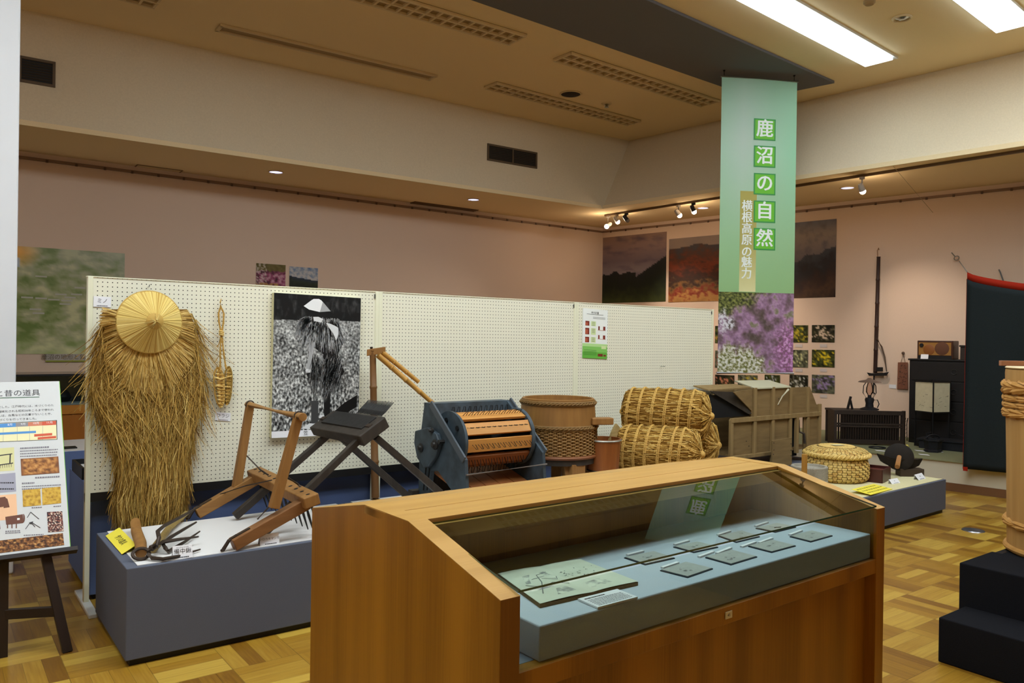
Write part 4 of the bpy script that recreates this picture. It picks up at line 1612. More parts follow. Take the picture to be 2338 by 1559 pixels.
# pronged hoe
hoe = thing('pronged_hoe', 'four pronged iron hoe lying on the left plinth below the straw cape', 'hoe', Z(340, 1262, ZT))
t = MB()
t.tube([Z(309, 1192, 0.50), Z(312, 1215, 0.50), Z(321, 1240, 0.49), Z(322, 1262, 0.478)], [0.024, 0.026, 0.027, 0.025], 14)
t.build('handle', m_wood, hoe)
t = MB()
t.tube([Z(425, 1173, 0.475), Z(384, 1208, 0.475), Z(350, 1254, 0.47)], [0.017, 0.018, 0.018], 12)
o = t.build('handle', M('hoe_handle_olive', (150, 126, 74), 0.6, (128, 104, 56), 30, amt=1.0), hoe)
t = MB()
c = Z(322, 1264, 0.478)
loop = []
for i in range(20):
    a = 2 * PI * i / 20
    loop.append(c + V((0.036 * math.cos(a), 0.02 * math.sin(a), 0.020 * math.sin(a))))
t.tube(loop, 0.008, 8, closed=True)
t.tube([Z(333, 1258, 0.48), Z(345, 1252, 0.49), Z(358, 1244, 0.50)], [0.014, 0.016, 0.012], 10)
t.build('socket_ring', m_iron, hoe)
for pts, rr_ in (([(345, 1252, .49), (358, 1243, .51), (363, 1228, .535), (360, 1213, .55), (375, 1200, .55), (420, 1176, .54), (459, 1154, .53)], (.009, .009, .010, .010, .009, .008, .004)),
                 ([(352, 1248, .50), (372, 1237, .505), (410, 1231, .50), (453, 1225, .49)], (.010, .010, .008, .004)),
                 ([(366, 1240, .50), (390, 1226, .50), (420, 1208, .50), (448, 1192, .495)], (.009, .009, .008, .005)),
                 ([(370, 1238, .50), (377, 1250, .48), (384, 1259, .465), (420, 1238, .468), (456, 1213, .47)], (.009, .010, .009, .008, .004)),
                 ([(338, 1266, .475), (348, 1274, .464), (372, 1276, .462), (405, 1270, .462), (457, 1254, .462)], (.010, .010, .009, .008, .004))):
    t = MB(); t.tube([Z(*p) for p in pts], list(rr_), 8); t.build('prong', m_iron, hoe)

# tooth harrow
yfr, ybk = 3.97, 4.64
har = thing('tooth_harrow', 'wooden tooth harrow with an upright handle bar on the left plinth', 'harrow', (1.45, 4.3, ZT))
A0 = Z(531, 1243, 0.478); A1 = Y(700, 1147, A0.y + 0.02)
B0 = Z(449, 1172, 0.478); B1 = Y(588, 1091, B0.y)
t = MB(); t.beam(A0, A1, 0.062, 0.058, h2=0.062); t.build('shaft', m_woodr, har, bevel=0.004)
t = MB(); t.beam(B0, B1, 0.062, 0.058, h2=0.062); t.build('shaft', m_woodx, har, bevel=0.004)
dB = (A1 - B1).normalized()
bm0, bm1 = B1 - dB * 0.06 + V((0.0, 0, 0.02)), A1 + dB * 0.075 + V((0.0, 0, 0.02))
t = MB(); t.beam(bm0, bm1, 0.085, 0.06, up=(-0.25, 0, 1)); t.build('tooth_beam', m_wood, har, bevel=0.006)
t = MB()
nh = 11
for i in range(nh):
    p = bm0.lerp(bm1, (i + 0.5) / nh)
    upb = V((-0.25, 0, 1)).normalized()
    t.cyl(p + upb * 0.0302, p + upb * 0.0308, 0.011, n=14)
t.build('tooth_holes', m_dark, har)
for i in range(nh):
    p = bm0.lerp(bm1, (i + 0.5) / nh)
    e = p + V((0.085, 0, -0.0)); e.z = ZT + 0.012
    dz = p.z - e.z
    q = p + V((0.32 * dz, 0, -dz))
    t = MB(); t.tube([p + V((0.01, 0, -0.02)), p.lerp(q, 0.5), q], [0.0085, 0.008, 0.003], 8); t.build('tooth', m_irond, har)
# upright handle
h0b, h0t = Y(625, 1160, A0.y), Y(682, 950, A0.y)
h1b, h1t = Y(540, 1112, B0.y), Y(571, 924, B0.y)
for p, q in ((h0b, h0t), (h1b, h1t)):
    t = MB(); t.beam(p, q, 0.045, 0.048, up=(1, 0, 0), w2=0.04, h2=0.042); t.build('handle_post', m_wood, har, bevel=0.003)
dh = (h0t - h1t).normalized()
t = MB(); t.tube([h1t - dh * 0.045, h0t + dh * 0.06], [0.019, 0.022], 16); t.build('handle_bar', m_wood, har, bevel=0.002)
t = MB()
for q in (h0t, h1t):
    t.torus(q, 0.024, 0.004, dh, 20, 6)
t.build('binding', m_iron, har)
t = MB()
t.tube([Y(564, 1041, B0.y), Y(594, 1072, 4.4), Y(612, 1084, 4.3)], 0.005, 6)
t.tube([Y(650, 1085, A0.y), Y(680, 1105, 4.05), Y(703, 1127, 4.0)], 0.005, 6)
t.tube([Y(503, 1128, B0.y), Y(560, 1109, 4.5), Y(620, 1096, 4.3)], 0.004, 6)
t.tube([Y(588, 1185, A0.y), Y(604, 1168, A0.y + 0.02), Y(614, 1157, A0.y + 0.04)], 0.004, 6)
t.build('iron_stay', m_iron, har)
for q, d in ((A0, A1 - A0), (B0, B1 - B0)):
    d = d.normalized()
    t = MB()
    t.tube([q + d * 0.02 + V((0, 0, 0.036)), q - d * 0.02 + V((0, 0, 0.03)), q - d * 0.05 + V((0, 0, 0.0)), q - d * 0.062 + V((0, -0.01, 0.006))], [0.007, 0.009, 0.01, 0.006], 8)
    t.beam(q - d * 0.01 + V((0, 0, 0.034)), q + d * 0.09 + V((0, 0, 0.034)), 0.02, 0.006)
    t.build('hook_ring', m_iron, har)

# threshing comb on crossed legs
ybk2, yfr2 = 4.56, 4.16
com = thing('threshing_comb', 'black iron threshing comb on four splayed wooden legs', 'threshing comb', (2.0, 4.36, ZT))
Aft, Bft, Cft = Z(536, 1179, ZT + 0.022), Z(605, 1213, ZT + 0.022), Z(932, 1134, ZT + 0.022)
Dft = V((2.62, Bft.y, ZT + 0.022))
At, Bt = Y(757, 986, Aft.y), Y(832, 992, Bft.y)
Ct, Dt = Y(771, 992, Cft.y), Y(858, 998, Dft.y)
for p, q in ((Aft, At), (Bft, Bt), (Cft, Ct), (Dft, Dt)):
    t = MB(); t.beam(p, q, 0.042, 0.042, w2=0.036, h2=0.036, up=(0, 1, 0)); t.build('leg', m_woodk, com, bevel=0.004)
bl0, bl1 = Y(738, 965, Aft.y + 0.06), Y(856, 985, Bft.y - 0.05)
db = (bl1 - bl0)
t = MB()
upn = V((-0.5, 0, 0.86)).normalized()
t.beam(bl0, bl1, 0.19, 0.06, up=upn, w2=0.2, h2=0.07)
t.build('block', m_woodk, com, bevel=0.006)
t = MB()
nx_ = db.normalized().cross(upn).normalized()
if nx_.x < 0:
    nx_ = -nx_
t.beam(bl0 + upn * 0.036 + nx_ * 0.02 + db * 0.12, bl0 + upn * 0.036 + nx_ * 0.02 + db * 0.9, 0.12, 0.012, up=upn)
t.build('clamp_plate', m_irond, com, bevel=0.002)
nt_ = 19
e0, e1 = Y(842, 914, Aft.y - 0.02), Y(899, 920, Bft.y + 0.04)
s0, s1 = Y(797, 962, Aft.y - 0.03), Y(848, 972, Bft.y + 0.03)
for i in range(nt_):
    f = i / (nt_ - 1)
    p, q = s0.lerp(s1, f), e0.lerp(e1, f)
    t = MB(); t.tube([p, p.lerp(q, 0.6), q + V((0, 0, 0.004))], [0.0056, 0.0054, 0.002], 6); t.build('tine', m_irond, com)
t = MB()
for f in (0.06, 0.94):
    c = bl0 + db * f + upn * 0.036
    t.obox(c, nx_ * 0.014, db.normalized() * 0.02, upn * 0.004)
t.build('staple', m_iron, com)


# bamboo flail leaning at the board
def bamboo(t, p, q, r0, r1, nodes):
    p, q = V(p), V(q)
    pts, rs = [], []
    for i in range(nodes + 1):
        f = i / nodes
        for df, k in ((-0.012, 1.0), (-0.004, 1.17), (0.004, 1.17), (0.012, 1.0)):
            g = f + df
            if 0 <= g <= 1:
                pts.append(p.lerp(q, g)); rs.append((r0 + (r1 - r0) * g) * k)
    t.tube(pts, rs, 14)


fla = thing('bamboo_flail', 'bamboo threshing flail standing against the pegboard', 'flail', Z(857, 1140, ZT))
ff = Z(857, 1140, ZT)
ftop = Y(851, 800, 4.70)
t = MB(); bamboo(t, ff, ftop, 0.026, 0.021, 4); t.build('pole', m_bamboob, fla)
t = MB(); t.obox(Y(859, 802, 4.69), V((0.052, -0.03, 0.01)), V((0.012, 0.02, 0)), V((0, 0, 0.022))); t.build('head_block', m_wood, fla, bevel=0.004)
t = MB(); t.cyl(Y(848, 792, 4.70), Y(848, 800, 4.70), 0.013, n=12); t.build('head_pin', m_iron, fla)
t = MB(); bamboo(t, Y(872, 803, 4.66), Y(956, 872, 4.60), 0.017, 0.014, 3); t.build('swing_stick', m_bamboo, fla)
t = MB(); bamboo(t, Y(862, 810, 4.66), Y(990, 922, 4.56), 0.019, 0.015, 4); t.build('swing_stick', m_bamboo, fla)

# ---------------------------------------------------------------- pedal thresher
m_blue = M('worn_blue_paint', (70, 84, 94), 0.55, (44, 50, 54), 14, amt=0.9)
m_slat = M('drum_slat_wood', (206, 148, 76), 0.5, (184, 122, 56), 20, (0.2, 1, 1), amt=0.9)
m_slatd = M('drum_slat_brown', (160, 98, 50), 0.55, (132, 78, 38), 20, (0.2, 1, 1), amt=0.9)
m_wire = M('wire_black', (26, 24, 22), 0.45, metal=0.6)
xl = Z(945, 1130, ZT).x + 0.01                              # left cheek
thr = thing('pedal_thresher', 'blue painted pedal thresher with a wire-toothed wooden drum', 'thresher', (3.05, 4.35, ZT))


def XL(px, py):
    return X(px, py, xl)


ybt = 4.60
cheek_px = [(955, 1124), (958, 1010), (969, 920), (985, 921), (1061, 1050), (1064, 1122), (1031, 1120), (1000, 1075), (985, 1075), (978, 1124)]
ch = [XL(*p) for p in cheek_px]
for p in ch:
    if p.z < ZT + 0.06:
        p.z = ZT
t = MB(); t.prism(ch, (0.024, 0, 0)); t.build('side_panel', m_blue, thr, bevel=0.002)
# width from the right cheek
yA = ch[3].y
xr = at(1163, 915, 1, yA).x
wth = xr - xl
t = MB(); t.prism([p + V((wth - 0.024, 0, 0)) for p in ch[:6]], (0.024, 0, 0)); t.build('side_panel', m_blue, thr, bevel=0.002)
t = MB(); t.beam(ch[3] + V((-0.004, 0, 0)), ch[4] + V((-0.004, 0, 0)), 0.012, 0.045, up=V((0, 1, 1))); t.build('edge_rail', M('edge_rail_grey', (78, 84, 90), 0.5), thr)
t = MB(); t.beam(ch[3] + V((wth + 0.003, 0, 0)), ch[4] + V((wth + 0.003, 0, 0)), 0.012, 0.045, up=V((0, 1, 1))); t.build('edge_rail', M('edge_rail_grey2', (78, 84, 90), 0.5), thr)
t = MB(); t.obox((ch[2] + ch[3]) / 2 + V((wth / 2, 0.0, -0.012)), V((wth / 2, 0, 0)), V((0, 0.05, 0)), V((0, 0, 0.014))); t.build('top_board', m_blue, thr, bevel=0.002)
t = MB(); t.obox((ch[2] + ch[3]) / 2 + V((wth / 2, -0.045, -0.05)), V((wth / 2 - 0.02, 0, 0)), V((0, 0.006, 0)), V((0, 0, 0.04))); t.build('front_baffle', m_blue, thr)
# drum
dc = XL(1012, 1003)
dc = XL(1040, 983) + V((0.06, 0, 0))
Rd = 0.175
dc = V((xl + 0.05, XL(1008, 1000).y - 0.03, XL(1010, 998).z - 0.025))
d0, d1 = dc, dc + V((wth - 0.10, 0, 0))
AXX = V((1, 0, 0))
for c, s in ((d0, -1), (d1, 1)):
    t = MB()
    prof = [(0.0, 0), (Rd * 0.62, 0.002), (Rd * 0.66, 0.010), (Rd * 0.86, 0.010), (Rd * 0.9, 0.0), (Rd + 0.012, 0.0), (Rd + 0.016, 0.006), (Rd + 0.016, 0.022), (Rd - 0.01, 0.024), (0, 0.02)]
    t.lathe([(r_, h - 0.012) for r_, h in prof], c, 40, AXX * (-1 if s < 0 else 1)); t.build('drum_disc', m_blue, thr)
for i in range(6):
    t = MB()
    a = 2 * PI * i / 6 + 0.3
    c = d0 + V((-0.014, math.cos(a) * Rd * 0.77, math.sin(a) * Rd * 0.77))
    t.cyl(c, c + V((-0.006, 0, 0)), 0.016, n=12)
    t.build('disc_hole', m_dark, thr)
t = MB(); t.tube([d0 + V((-0.09, 0, 0)), d1 + V((0.06, 0, 0))], 0.014, 12); t.build('axle', m_irond, thr)
t = MB(); t.tube([d0, d1], Rd * 0.86, 24); t.build('drum_core', m_dark, thr)
ns = 10
for i in range(ns):
    a = 2 * PI * i / ns + 0.10
    rd = V((0, math.cos(a), math.sin(a))); tg = V((0, -math.sin(a), math.cos(a)))
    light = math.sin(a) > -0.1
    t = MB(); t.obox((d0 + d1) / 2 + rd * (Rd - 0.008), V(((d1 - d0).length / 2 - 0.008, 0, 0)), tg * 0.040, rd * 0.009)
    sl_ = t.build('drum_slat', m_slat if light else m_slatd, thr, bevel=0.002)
    t = MB()
    nw = 11
    for k in range(nw):
        x = d0.x + 0.03 + (d1.x - d0.x - 0.06) * (k + 0.25 + 0.5 * (i % 2)) / nw
        b0 = V((x, dc.y, dc.z)) + rd * (Rd - 0.002)
        w2 = 0.013
        tip = b0 + rd * 0.042 + tg * 0.012
        t.tube([b0 - V((w2, 0, 0)) - tg * 0.01, tip - V((w2 * 0.4, 0, 0)), tip + V((w2 * 0.4, 0, 0)), b0 + V((w2, 0, 0)) - tg * 0.01], 0.0022, 5)
    t.build('wire_teeth', m_wire, sl_)
# gear cover, crank, rods, foot board
t = MB()
gc = [XL(*p) for p in ((957, 983), (985, 975), (1006, 990), (1012, 1010), (1004, 1040), (988, 1064), (978, 1067), (962, 1045), (955, 1010))]
t.prism(gc, (-0.035, 0, 0)); t.build('gear_cover', m_blue, thr, bevel=0.008)
t = MB()
for p, rr_ in (((972, 1021), 0.03), ((1004, 1014), 0.034), ((997, 982), 0.018)):
    c = XL(*p)
    t.lathe([(0, 0.06), (rr_ * 0.5, 0.058), (rr_ * 0.6, 0.045), (rr_, 0.04), (rr_, 0.03)], c, 20, (-1, 0, 0))
t.build('bearing_cap', m_irond, thr)
t = MB()
for a, b_ in (((979, 1066), (973, 1118)), ((987, 1068), (981, 1118))):
    t.tube([XL(*a) - V((0.02, 0, 0)), XL(*b_) - V((0.02, 0, 0))], 0.005, 6)
t.build('pedal_rod', m_wire, thr)
yf2 = min(p.y for p in ch)
t = MB()
for i in range(5):
    x = xl + 0.03 + (wth - 0.06) * i / 5
    t.prism([(x, yf2 - 0.02, ZT + 0.05), (x + (wth - 0.06) / 5 - 0.006, yf2 - 0.02, ZT + 0.05), (x + (wth - 0.06) / 5 - 0.006, ybt - 0.12, ZT + 0.19), (x, ybt - 0.12, ZT + 0.19)], (0, 0, 0.012))
t.build('chute_boards', m_slatd, thr)
t = MB(); t.tube([ch[5] + V((0, 0.0, 0.1)), ch[5] + V((wth, 0, 0.115))], 0.006, 8); t.build('front_rod', M('rod_steel', (150, 140, 130), 0.35, metal=0.8), thr)
t = MB(); t.beam((xl - 0.05, ybt - 0.03, ZT + 0.02), (xl + 0.2, ybt - 0.03, ZT + 0.02), 0.06, 0.04); t.build('foot_block', m_woodk, thr, bevel=0.003)
t = MB(); t.box((xl + 0.024, ybt - 0.08, ZT + 0.02), (xl + wth - 0.024, ybt - 0.06, ZT + 0.30)); t.build('rear_board', m_woodk, thr)

# ---------------------------------------------------------------- barrel mill on its stool
yb_ = 4.36
mc = Y(1273, 1000, yb_)
mill = thing('hulling_mill', 'wooden barrel hulling mill with a woven lower half on a stool', 'mill', (mc.x, yb_, ZT))


def zpx(py, px=1273):
    return Y(px, py, yb_).z


def rpx(w, py=950):
    return (Y(1273 + w, py, yb_) - Y(1273 - w, py, yb_)).length / 2 * 0.80


cx_, cy2 = mc.x, yb_
Rm = (Y(1352, 980, yb_) - Y(1194, 980, yb_)).length / 2 * 0.86
zt1, zrope, zmid, zbot = zpx(907), zpx(917), zpx(970), zpx(1035)
m_cedar = M('barrel_cedar', (150, 106, 50), 0.6, (124, 84, 36), 16, (2, 2, 0.08), amt=1.0)
m_weave = M('woven_bamboo_brown', (170, 128, 66), 0.65, (128, 90, 42), 60, amt=1.0)
t = MB()
t.lathe([(Rm * 0.80, zmid - 0.02), (Rm * 0.84, zt1 - 0.1), (Rm * 0.86, zt1 - 0.003), (Rm * 0.9, zt1), (Rm * 0.93, zt1 - 0.004), (Rm * 0.97, zmid + 0.05), (Rm * 0.99, zmid)], (cx_, cy2, 0), 48)
t.lathe([(0, zt1 - 0.09), (Rm * 0.85, zt1 - 0.09)], (cx_, cy2, 0), 48)
t.build('upper_barrel', m_cedar, mill)
t = MB()
for z0, R_ in ((zrope, Rm * 0.945), (zmid, Rm * 1.0)):
    for k in range(3):
        t.torus((cx_, cy2, z0 + (k - 1) * 0.011), R_, 0.0075, n=48, k=6)
        # twist
    braid(t, [(cx_ + (R_ + 0.006) * math.cos(2 * PI * i / 32), cy2 + (R_ + 0.006) * math.sin(2 * PI * i / 32), z0) for i in range(33)], 0.009, 30)
t.build('hoop', M('hoop_rope_brown', (122, 90, 44), 0.7), mill)
t = MB()
t.lathe([(Rm * 0.97, zmid - 0.012), (Rm * 1.0, zbot + 0.02), (Rm * 0.9, zbot), (0, zbot)], (cx_, cy2, 0), 48)
t.build('lower_core', M('weave_shadow', (58, 40, 20), 0.9), mill)
t = MB()
nr, nc = 16, 56
for i in range(nr):
    z0 = zmid - 0.014 - (zmid - zbot - 0.03) * (i + 0.5) / nr
    h = (zmid - zbot - 0.03) / nr * 0.42
    pts = []
    for j in range(nc * 2):
        a = 2 * PI * j / (nc * 2)
        R_ = Rm * (0.985 + 0.02 * i / nr) + 0.0045 * (1 if (j // 2 + i) % 2 else -1)
        pts.append((cx_ + R_ * math.cos(a), cy2 + R_ * math.sin(a), z0))
    t.tube(pts, h, 5, closed=True)
for j in range(nc):
    a = 2 * PI * (j * 2 + 0.5) / (nc * 2)
    R_ = Rm * 0.995
    t.tube([(cx_ + R_ * math.cos(a), cy2 + R_ * math.sin(a), zmid - 0.01), (cx_ + R_ * 1.015 * math.cos(a), cy2 + R_ * 1.015 * math.sin(a), zbot + 0.01)], 0.005, 5)
t.build('woven_base', m_weave, mill)
t = MB(); t.torus((cx_, cy2, zbot + 0.004), Rm * 1.0, 0.014, n=48, k=6); t.build('woven_rim', M('rim_copper_brown', (126, 74, 34), 0.6), mill)
t = MB(); t.obox((cx_ + Rm * 0.62, cy2 - Rm * 0.95, zpx(956)), V((0.075, -0.03, 0)), V((0.016, 0.04, 0)), V((0, 0, 0.024))); t.build('handle_lug', m_wood, mill, bevel=0.006)
t = MB(); t.lathe([(Rm * 0.98, zbot - 0.05), (Rm * 0.98, zbot - 0.012), (0, zbot - 0.012)], (cx_, cy2, 0), 40); t.lathe([(0, zbot - 0.05), (Rm * 0.98, zbot - 0.05)], (cx_, cy2, 0), 40); t.build('stool_top', m_woodk, mill)
for a in (-1.9, -0.6, 0.9, 2.4):
    p = V((cx_ + Rm * 0.72 * math.cos(a), cy2 + Rm * 0.72 * math.sin(a), zbot - 0.05))
    q = V((p.x + 0.03 * math.cos(a), p.y + 0.03 * math.sin(a), ZT + 0.006))
    t = MB(); t.beam(p, q, 0.075, 0.075, up=(math.cos(a), math.sin(a), 0)); t.build('stool_leg', m_wood, mill, bevel=0.004)
t = MB(); t.obox((cx_ - 0.03, cy2 - Rm * 0.8, zbot - 0.085), V((0.06, 0, 0)), V((0, 0.045, 0)), V((0, 0, 0.045))); t.build('stool_block', m_wood, mill, bevel=0.004)

# wooden bucket with a scoop
yb3 = 4.14
bc = Y(1377, 1040, yb3)
bk = thing('wooden_tub', 'small wooden tub between the barrel mill and the straw bales', 'tub', (bc.x, yb3, ZT))
Rb = (Y(1414, 1003, yb3) - Y(1342, 1003, yb3)).length / 2 * 0.82
zt2 = Y(1377, 1000, yb3).z
m_tub = M('tub_redbrown', (150, 88, 40), 0.45, (122, 66, 28), 16, (2, 2, 0.08), amt=1.0)
t = MB(); t.lathe([(0, ZT + 0.002), (Rb * 0.82, ZT + 0.002), (Rb * 0.98, zt2 - 0.02), (Rb, zt2), (Rb * 0.93, zt2), (Rb * 0.78, ZT + 0.03), (0, ZT + 0.03)], (bc.x, yb3, 0), 40); t.build('body', m_tub, bk)
t = MB(); t.torus((bc.x, yb3, zt2 - 0.01), Rb * 0.995, 0.007, n=40, k=6); t.build('metal_rim', M('rim_zinc', (150, 146, 134), 0.4, metal=0.6), bk)
t = MB(); t.torus((bc.x, yb3, ZT + 0.12), Rb * 0.88, 0.006, n=40, k=6); t.build('hoop', m_woodk, bk)
sc = thing('wooden_scoop', 'flat wooden paddle leaning in the small tub', 'paddle', (bc.x, yb3, zt2 - 0.2))
t = MB(); t.beam((bc.x - 0.01, yb3, zt2 - 0.22), Y(1404, 985, yb3 + 0.06), 0.06, 0.02, up=(0, 1, 0)); t.build('blade', m_woodp, sc, bevel=0.003)
t = MB(); p = Y(1402, 988, yb3 + 0.06); t.beam(p, p + V((0.045, 0.01, 0.05)), 0.05, 0.022, up=(0, 1, 0)); t.build('grip', m_woodp, sc, bevel=0.003)

# ---------------------------------------------------------------- straw bales
m_bale = M('bale_straw', (206, 164, 82), 0.8, (160, 116, 46), 30, (0.15, 1, 1), amt=1.0, spec=0.15)
m_baled = M('bale_straw_dark', (128, 90, 34), 0.85, spec=0.1)
m_balel = M('bale_straw_light', (226, 190, 110), 0.75, spec=0.2)
m_rope = M('straw_rope', (216, 176, 96), 0.75, (184, 142, 66), 80, amt=1.0)


def bale(c, axd, L_, R, label, seed, squash=0.94):
    random.seed(seed)
    axd = V(axd).normalized()
    side = axd.cross(V((0, 0, 1))).normalized()
    up = side.cross(axd).normalized()
    r = thing('straw_bale', label, 'straw bale', V(c) - V((0, 0, R)), 'tied straw rice bales')
    t = MB()

    def prof(f):                         # radius along the length, f in -1..1
        g = abs(f)
        base = 1.0 - 0.05 * g ** 2
        return R * base * (1.0 if g < 0.86 else math.sqrt(max(0.0, 1 - ((g - 0.86) / 0.14) ** 2 * 0.8)))

    def pt(f, a, h=0.0):
        rr_ = prof(f) + h
        return V(c) + axd * (f * L_ / 2) + side * (rr_ * math.cos(a)) + up * (rr_ * math.sin(a) * squash)
    n, k = 40, 24
    for i in range(k + 1):
        f = -1 + 2 * i / k
        for j in range(n):
            t.v.append(pt(f, 2 * PI * j / n, -0.004))
    for i in range(k):
        for j in range(n):
            t.f.append([i * n + j, i * n + (j + 1) % n, (i + 1) * n + (j + 1) % n, (i + 1) * n + j]); t.mi.append(0); t.sm.append(True)
    for s in (0, k):
        t.f.append([s * n + j for j in range(n)][::(1 if s else -1)]); t.mi.append(0); t.sm.append(False)
    t.mat = 1
    for i in range(1700):
        a = rnd(0, 2 * PI); f0 = rnd(-0.96, 0.8); l = rnd(0.12, 0.35)
        t.mat = random.choices((1, 2, 3), (5, 1.4, 2))[0]
        da = rnd(-0.06, 0.06)
        pts = [pt(min(0.985, f0 + l * q / 3), a + da * q / 3, rnd(0.0, 0.006)) for q in range(4)]
        nr_ = (side * math.cos(a) + up * math.sin(a)) + axd * 0.0
        t.ribbon(pts, rnd(0.003, 0.006), nr_ + side * rnd(-0.4, 0.4), 0.003)
    t.build('straw_body', [m_baled, m_bale, m_baled, m_balel], r)
    for s in (-1, 1):
        t = MB()
        e = V(c) + axd * (s * (L_ / 2 + 0.012))
        for i in range(260):             # gathered straw on the end
            a = rnd(0, 2 * PI); r1 = R * rnd(0.75, 0.98); r0 = R * rnd(0.02, 0.2)
            t.mat = random.choices((1, 2, 3), (4, 2, 2))[0]
            tw = rnd(-0.15, 0.15)
            pts = []
            for q in range(4):
                rr_ = r1 + (r0 - r1) * q / 3
                aa = a + tw * q / 3
                pts.append(e - axd * (s * 0.055 * (rr_ / R) ** 2) + axd * (s * rnd(0, 0.012)) + side * (rr_ * math.cos(aa)) + up * (rr_ * math.sin(aa) * squash))
            t.ribbon(pts, rnd(0.006, 0.011), axd * s + side * rnd(-0.5, 0.5) + up * rnd(-0.5, 0.5), 0.004)
        t.build('end_mat', [m_baled, m_bale, m_baled, m_balel], r)
    for f in ((-0.80, -0.52, -0.20, 0.10, 0.42, 0.68), (-0.72, -0.44, -0.16, 0.16, 0.46, 0.66), (-0.70, -0.36, -0.02, 0.24, 0.50, 0.74))[seed % 3] if L_ > 0.5 else (-0.5, 0.0, 0.5):
        t = MB()
        for off in (-0.004, 0.005):
            braid(t, [pt(f + off * 2 / L_ + 0.02 * math.sin(2 * a_ + off * 60), a_, 0.009) for a_ in [2 * PI * i / 28 for i in range(29)]], 0.006, 30)
        t.build('rope_band', m_rope, r)
    for s in (-1, 1):
        t = MB()
        e = V(c) + axd * (s * (L_ / 2 + 0.02))
        for i in range(7):
            a = 2 * PI * i / 7 + 0.2
            p1 = e + (side * math.cos(a) + up * math.sin(a) * squash) * R * 0.72 - axd * s * 0.028
            p2 = pt(s * 0.72, a + 0.25, 0.012)
            braid(t, [e + axd * s * 0.004, p1, pt(s * 0.93, a + 0.1, 0.006), p2], 0.0085, 9)
        t.ball(e, 0.03, 10)
        t.build('end_lashing', m_rope, r)
    return r


bax = V((0.41, -0.91, 0)).normalized()
bpx = V((0.91, 0.41, 0)).normalized()
Rbl = 0.20
bl = Z(1503, 1030, ZT + Rbl + 0.014)
br = bl + bpx * 0.62 + bax * -0.02
bale(bl, bax + V((0.06, 0, 0)), 0.62, Rbl, 'straw bale lying at the lower left of the pile', 1)
bale(br, bax, 0.60, Rbl, 'straw bale lying at the lower right behind the pile', 2)
tc_ = (bl + br) / 2
dz = math.sqrt((2 * Rbl + 0.015) ** 2 - 0.31 ** 2) * 0.97
bale(V((tc_.x - 0.07, tc_.y - 0.02, tc_.z + dz)), bax + V((0.1, 0, 0.0)), 0.66, 0.21, 'straw bale resting on top of the pile', 3)

# ================================================================== PRINTED PICTURES
from mathutils import noise as mnoise


def fbm(x, y, o=5, sd=0.0):
    v, a, s = 0.0, 0.5, 1.0
    for i in range(o):
        v += a * mnoise.noise(V((x * s, y * s, sd + i * 7.1)))
        a *= 0.55; s *= 2.05
    return 0.5 + v


def mixc(a, b, k):
    k = max(0.0, min(1.0, k))
    return tuple(a[i] + (b[i] - a[i]) * k for i in range(3))


def pick(stops, k):
    for (p0, c0), (p1, c1) in zip(stops, stops[1:]):
        if k <= p1:
            return mixc(c0, c1, (k - p0) / max(1e-6, p1 - p0))
    return stops[-1][1]


m_print = bpy.data.materials.new('printed_picture')
m_print.use_nodes = True
_b = m_print.node_tree.nodes['Principled BSDF']
_b.inputs['Roughness'].default_value = 0.5
_b.inputs['Specular IOR Level'].default_value = 0.25
_a = m_print.node_tree.nodes.new('ShaderNodeAttribute')
_a.attribute_name = 'ink'
m_print.node_tree.links.new(_a.outputs['Color'], _b.inputs['Base Color'])


def picture(name, A, ux, uv, nx, ny, fn, th=0.003, label=None, cat='picture', group=None, parent=None, extra_mats=None, wave=None):
    """A top-left, ux across, uv down; fn(u, v) is the ink colour"""
    A, ux, uv = V(A), V(ux), V(uv)
    n = (-uv).cross(ux).normalized() * -1
    n = ux.cross(-uv).normalized()
    P, F, colr = [], [], []
    for j in range(ny + 1):
        for i in range(nx + 1):
            u, v = i / nx, j / ny
            p = A + ux * u + uv * v + n * th
            if wave:
                p = p + n * wave(u, v)
            P.append(p)
            c = fn(u, v)
            colr.append((lin(max(0, min(255, c[0]))), lin(max(0, min(255, c[1]))), lin(max(0, min(255, c[2]))), 1.0))
    for j in range(ny):
        for i in range(nx):
            a = j * (nx + 1) + i
            F.append((a, a + nx + 1, a + nx + 2, a + 1))
    k = len(P)
    # rim and back so that the sheet has a thickness
    ring = [i for i in range(nx + 1)] + [(j + 1) * (nx + 1) - 1 for j in range(1, ny + 1)] + [ny * (nx + 1) + i for i in range(nx - 1, -1, -1)] + [j * (nx + 1) for j in range(ny - 1, 0, -1)]
    for q in ring:
        P.append(P[q] - n * th); colr.append(colr[q])
    m_ = len(ring)
    for i in range(m_):
        F.append((ring[i], ring[(i + 1) % m_], k + (i + 1) % m_, k + i))
    F.append(tuple(k + i for i in range(m_)))
    o0 = root_loc(parent) if parent is not None else A + ux / 2 + uv
    me = bpy.data.meshes.new(name)
    me.from_pydata([p - o0 for p in P], [], F)
    ca = me.color_attributes.new('ink', 'FLOAT_COLOR', 'POINT')
    for i, c in enumerate(colr):
        ca.data[i].color = c
    me.materials.append(m_print)
    me.update()
    ob = bpy.data.objects.new(name, me)
    COL.objects.link(ob)
    if parent is not None:
        ob.parent = parent
    else:
        ob.location = o0
    if label:
        tag(ob, label, cat, group)
    return ob


def W(px, py, off=0.0):
    return atw(px, py, WR[0], WR[1], off)


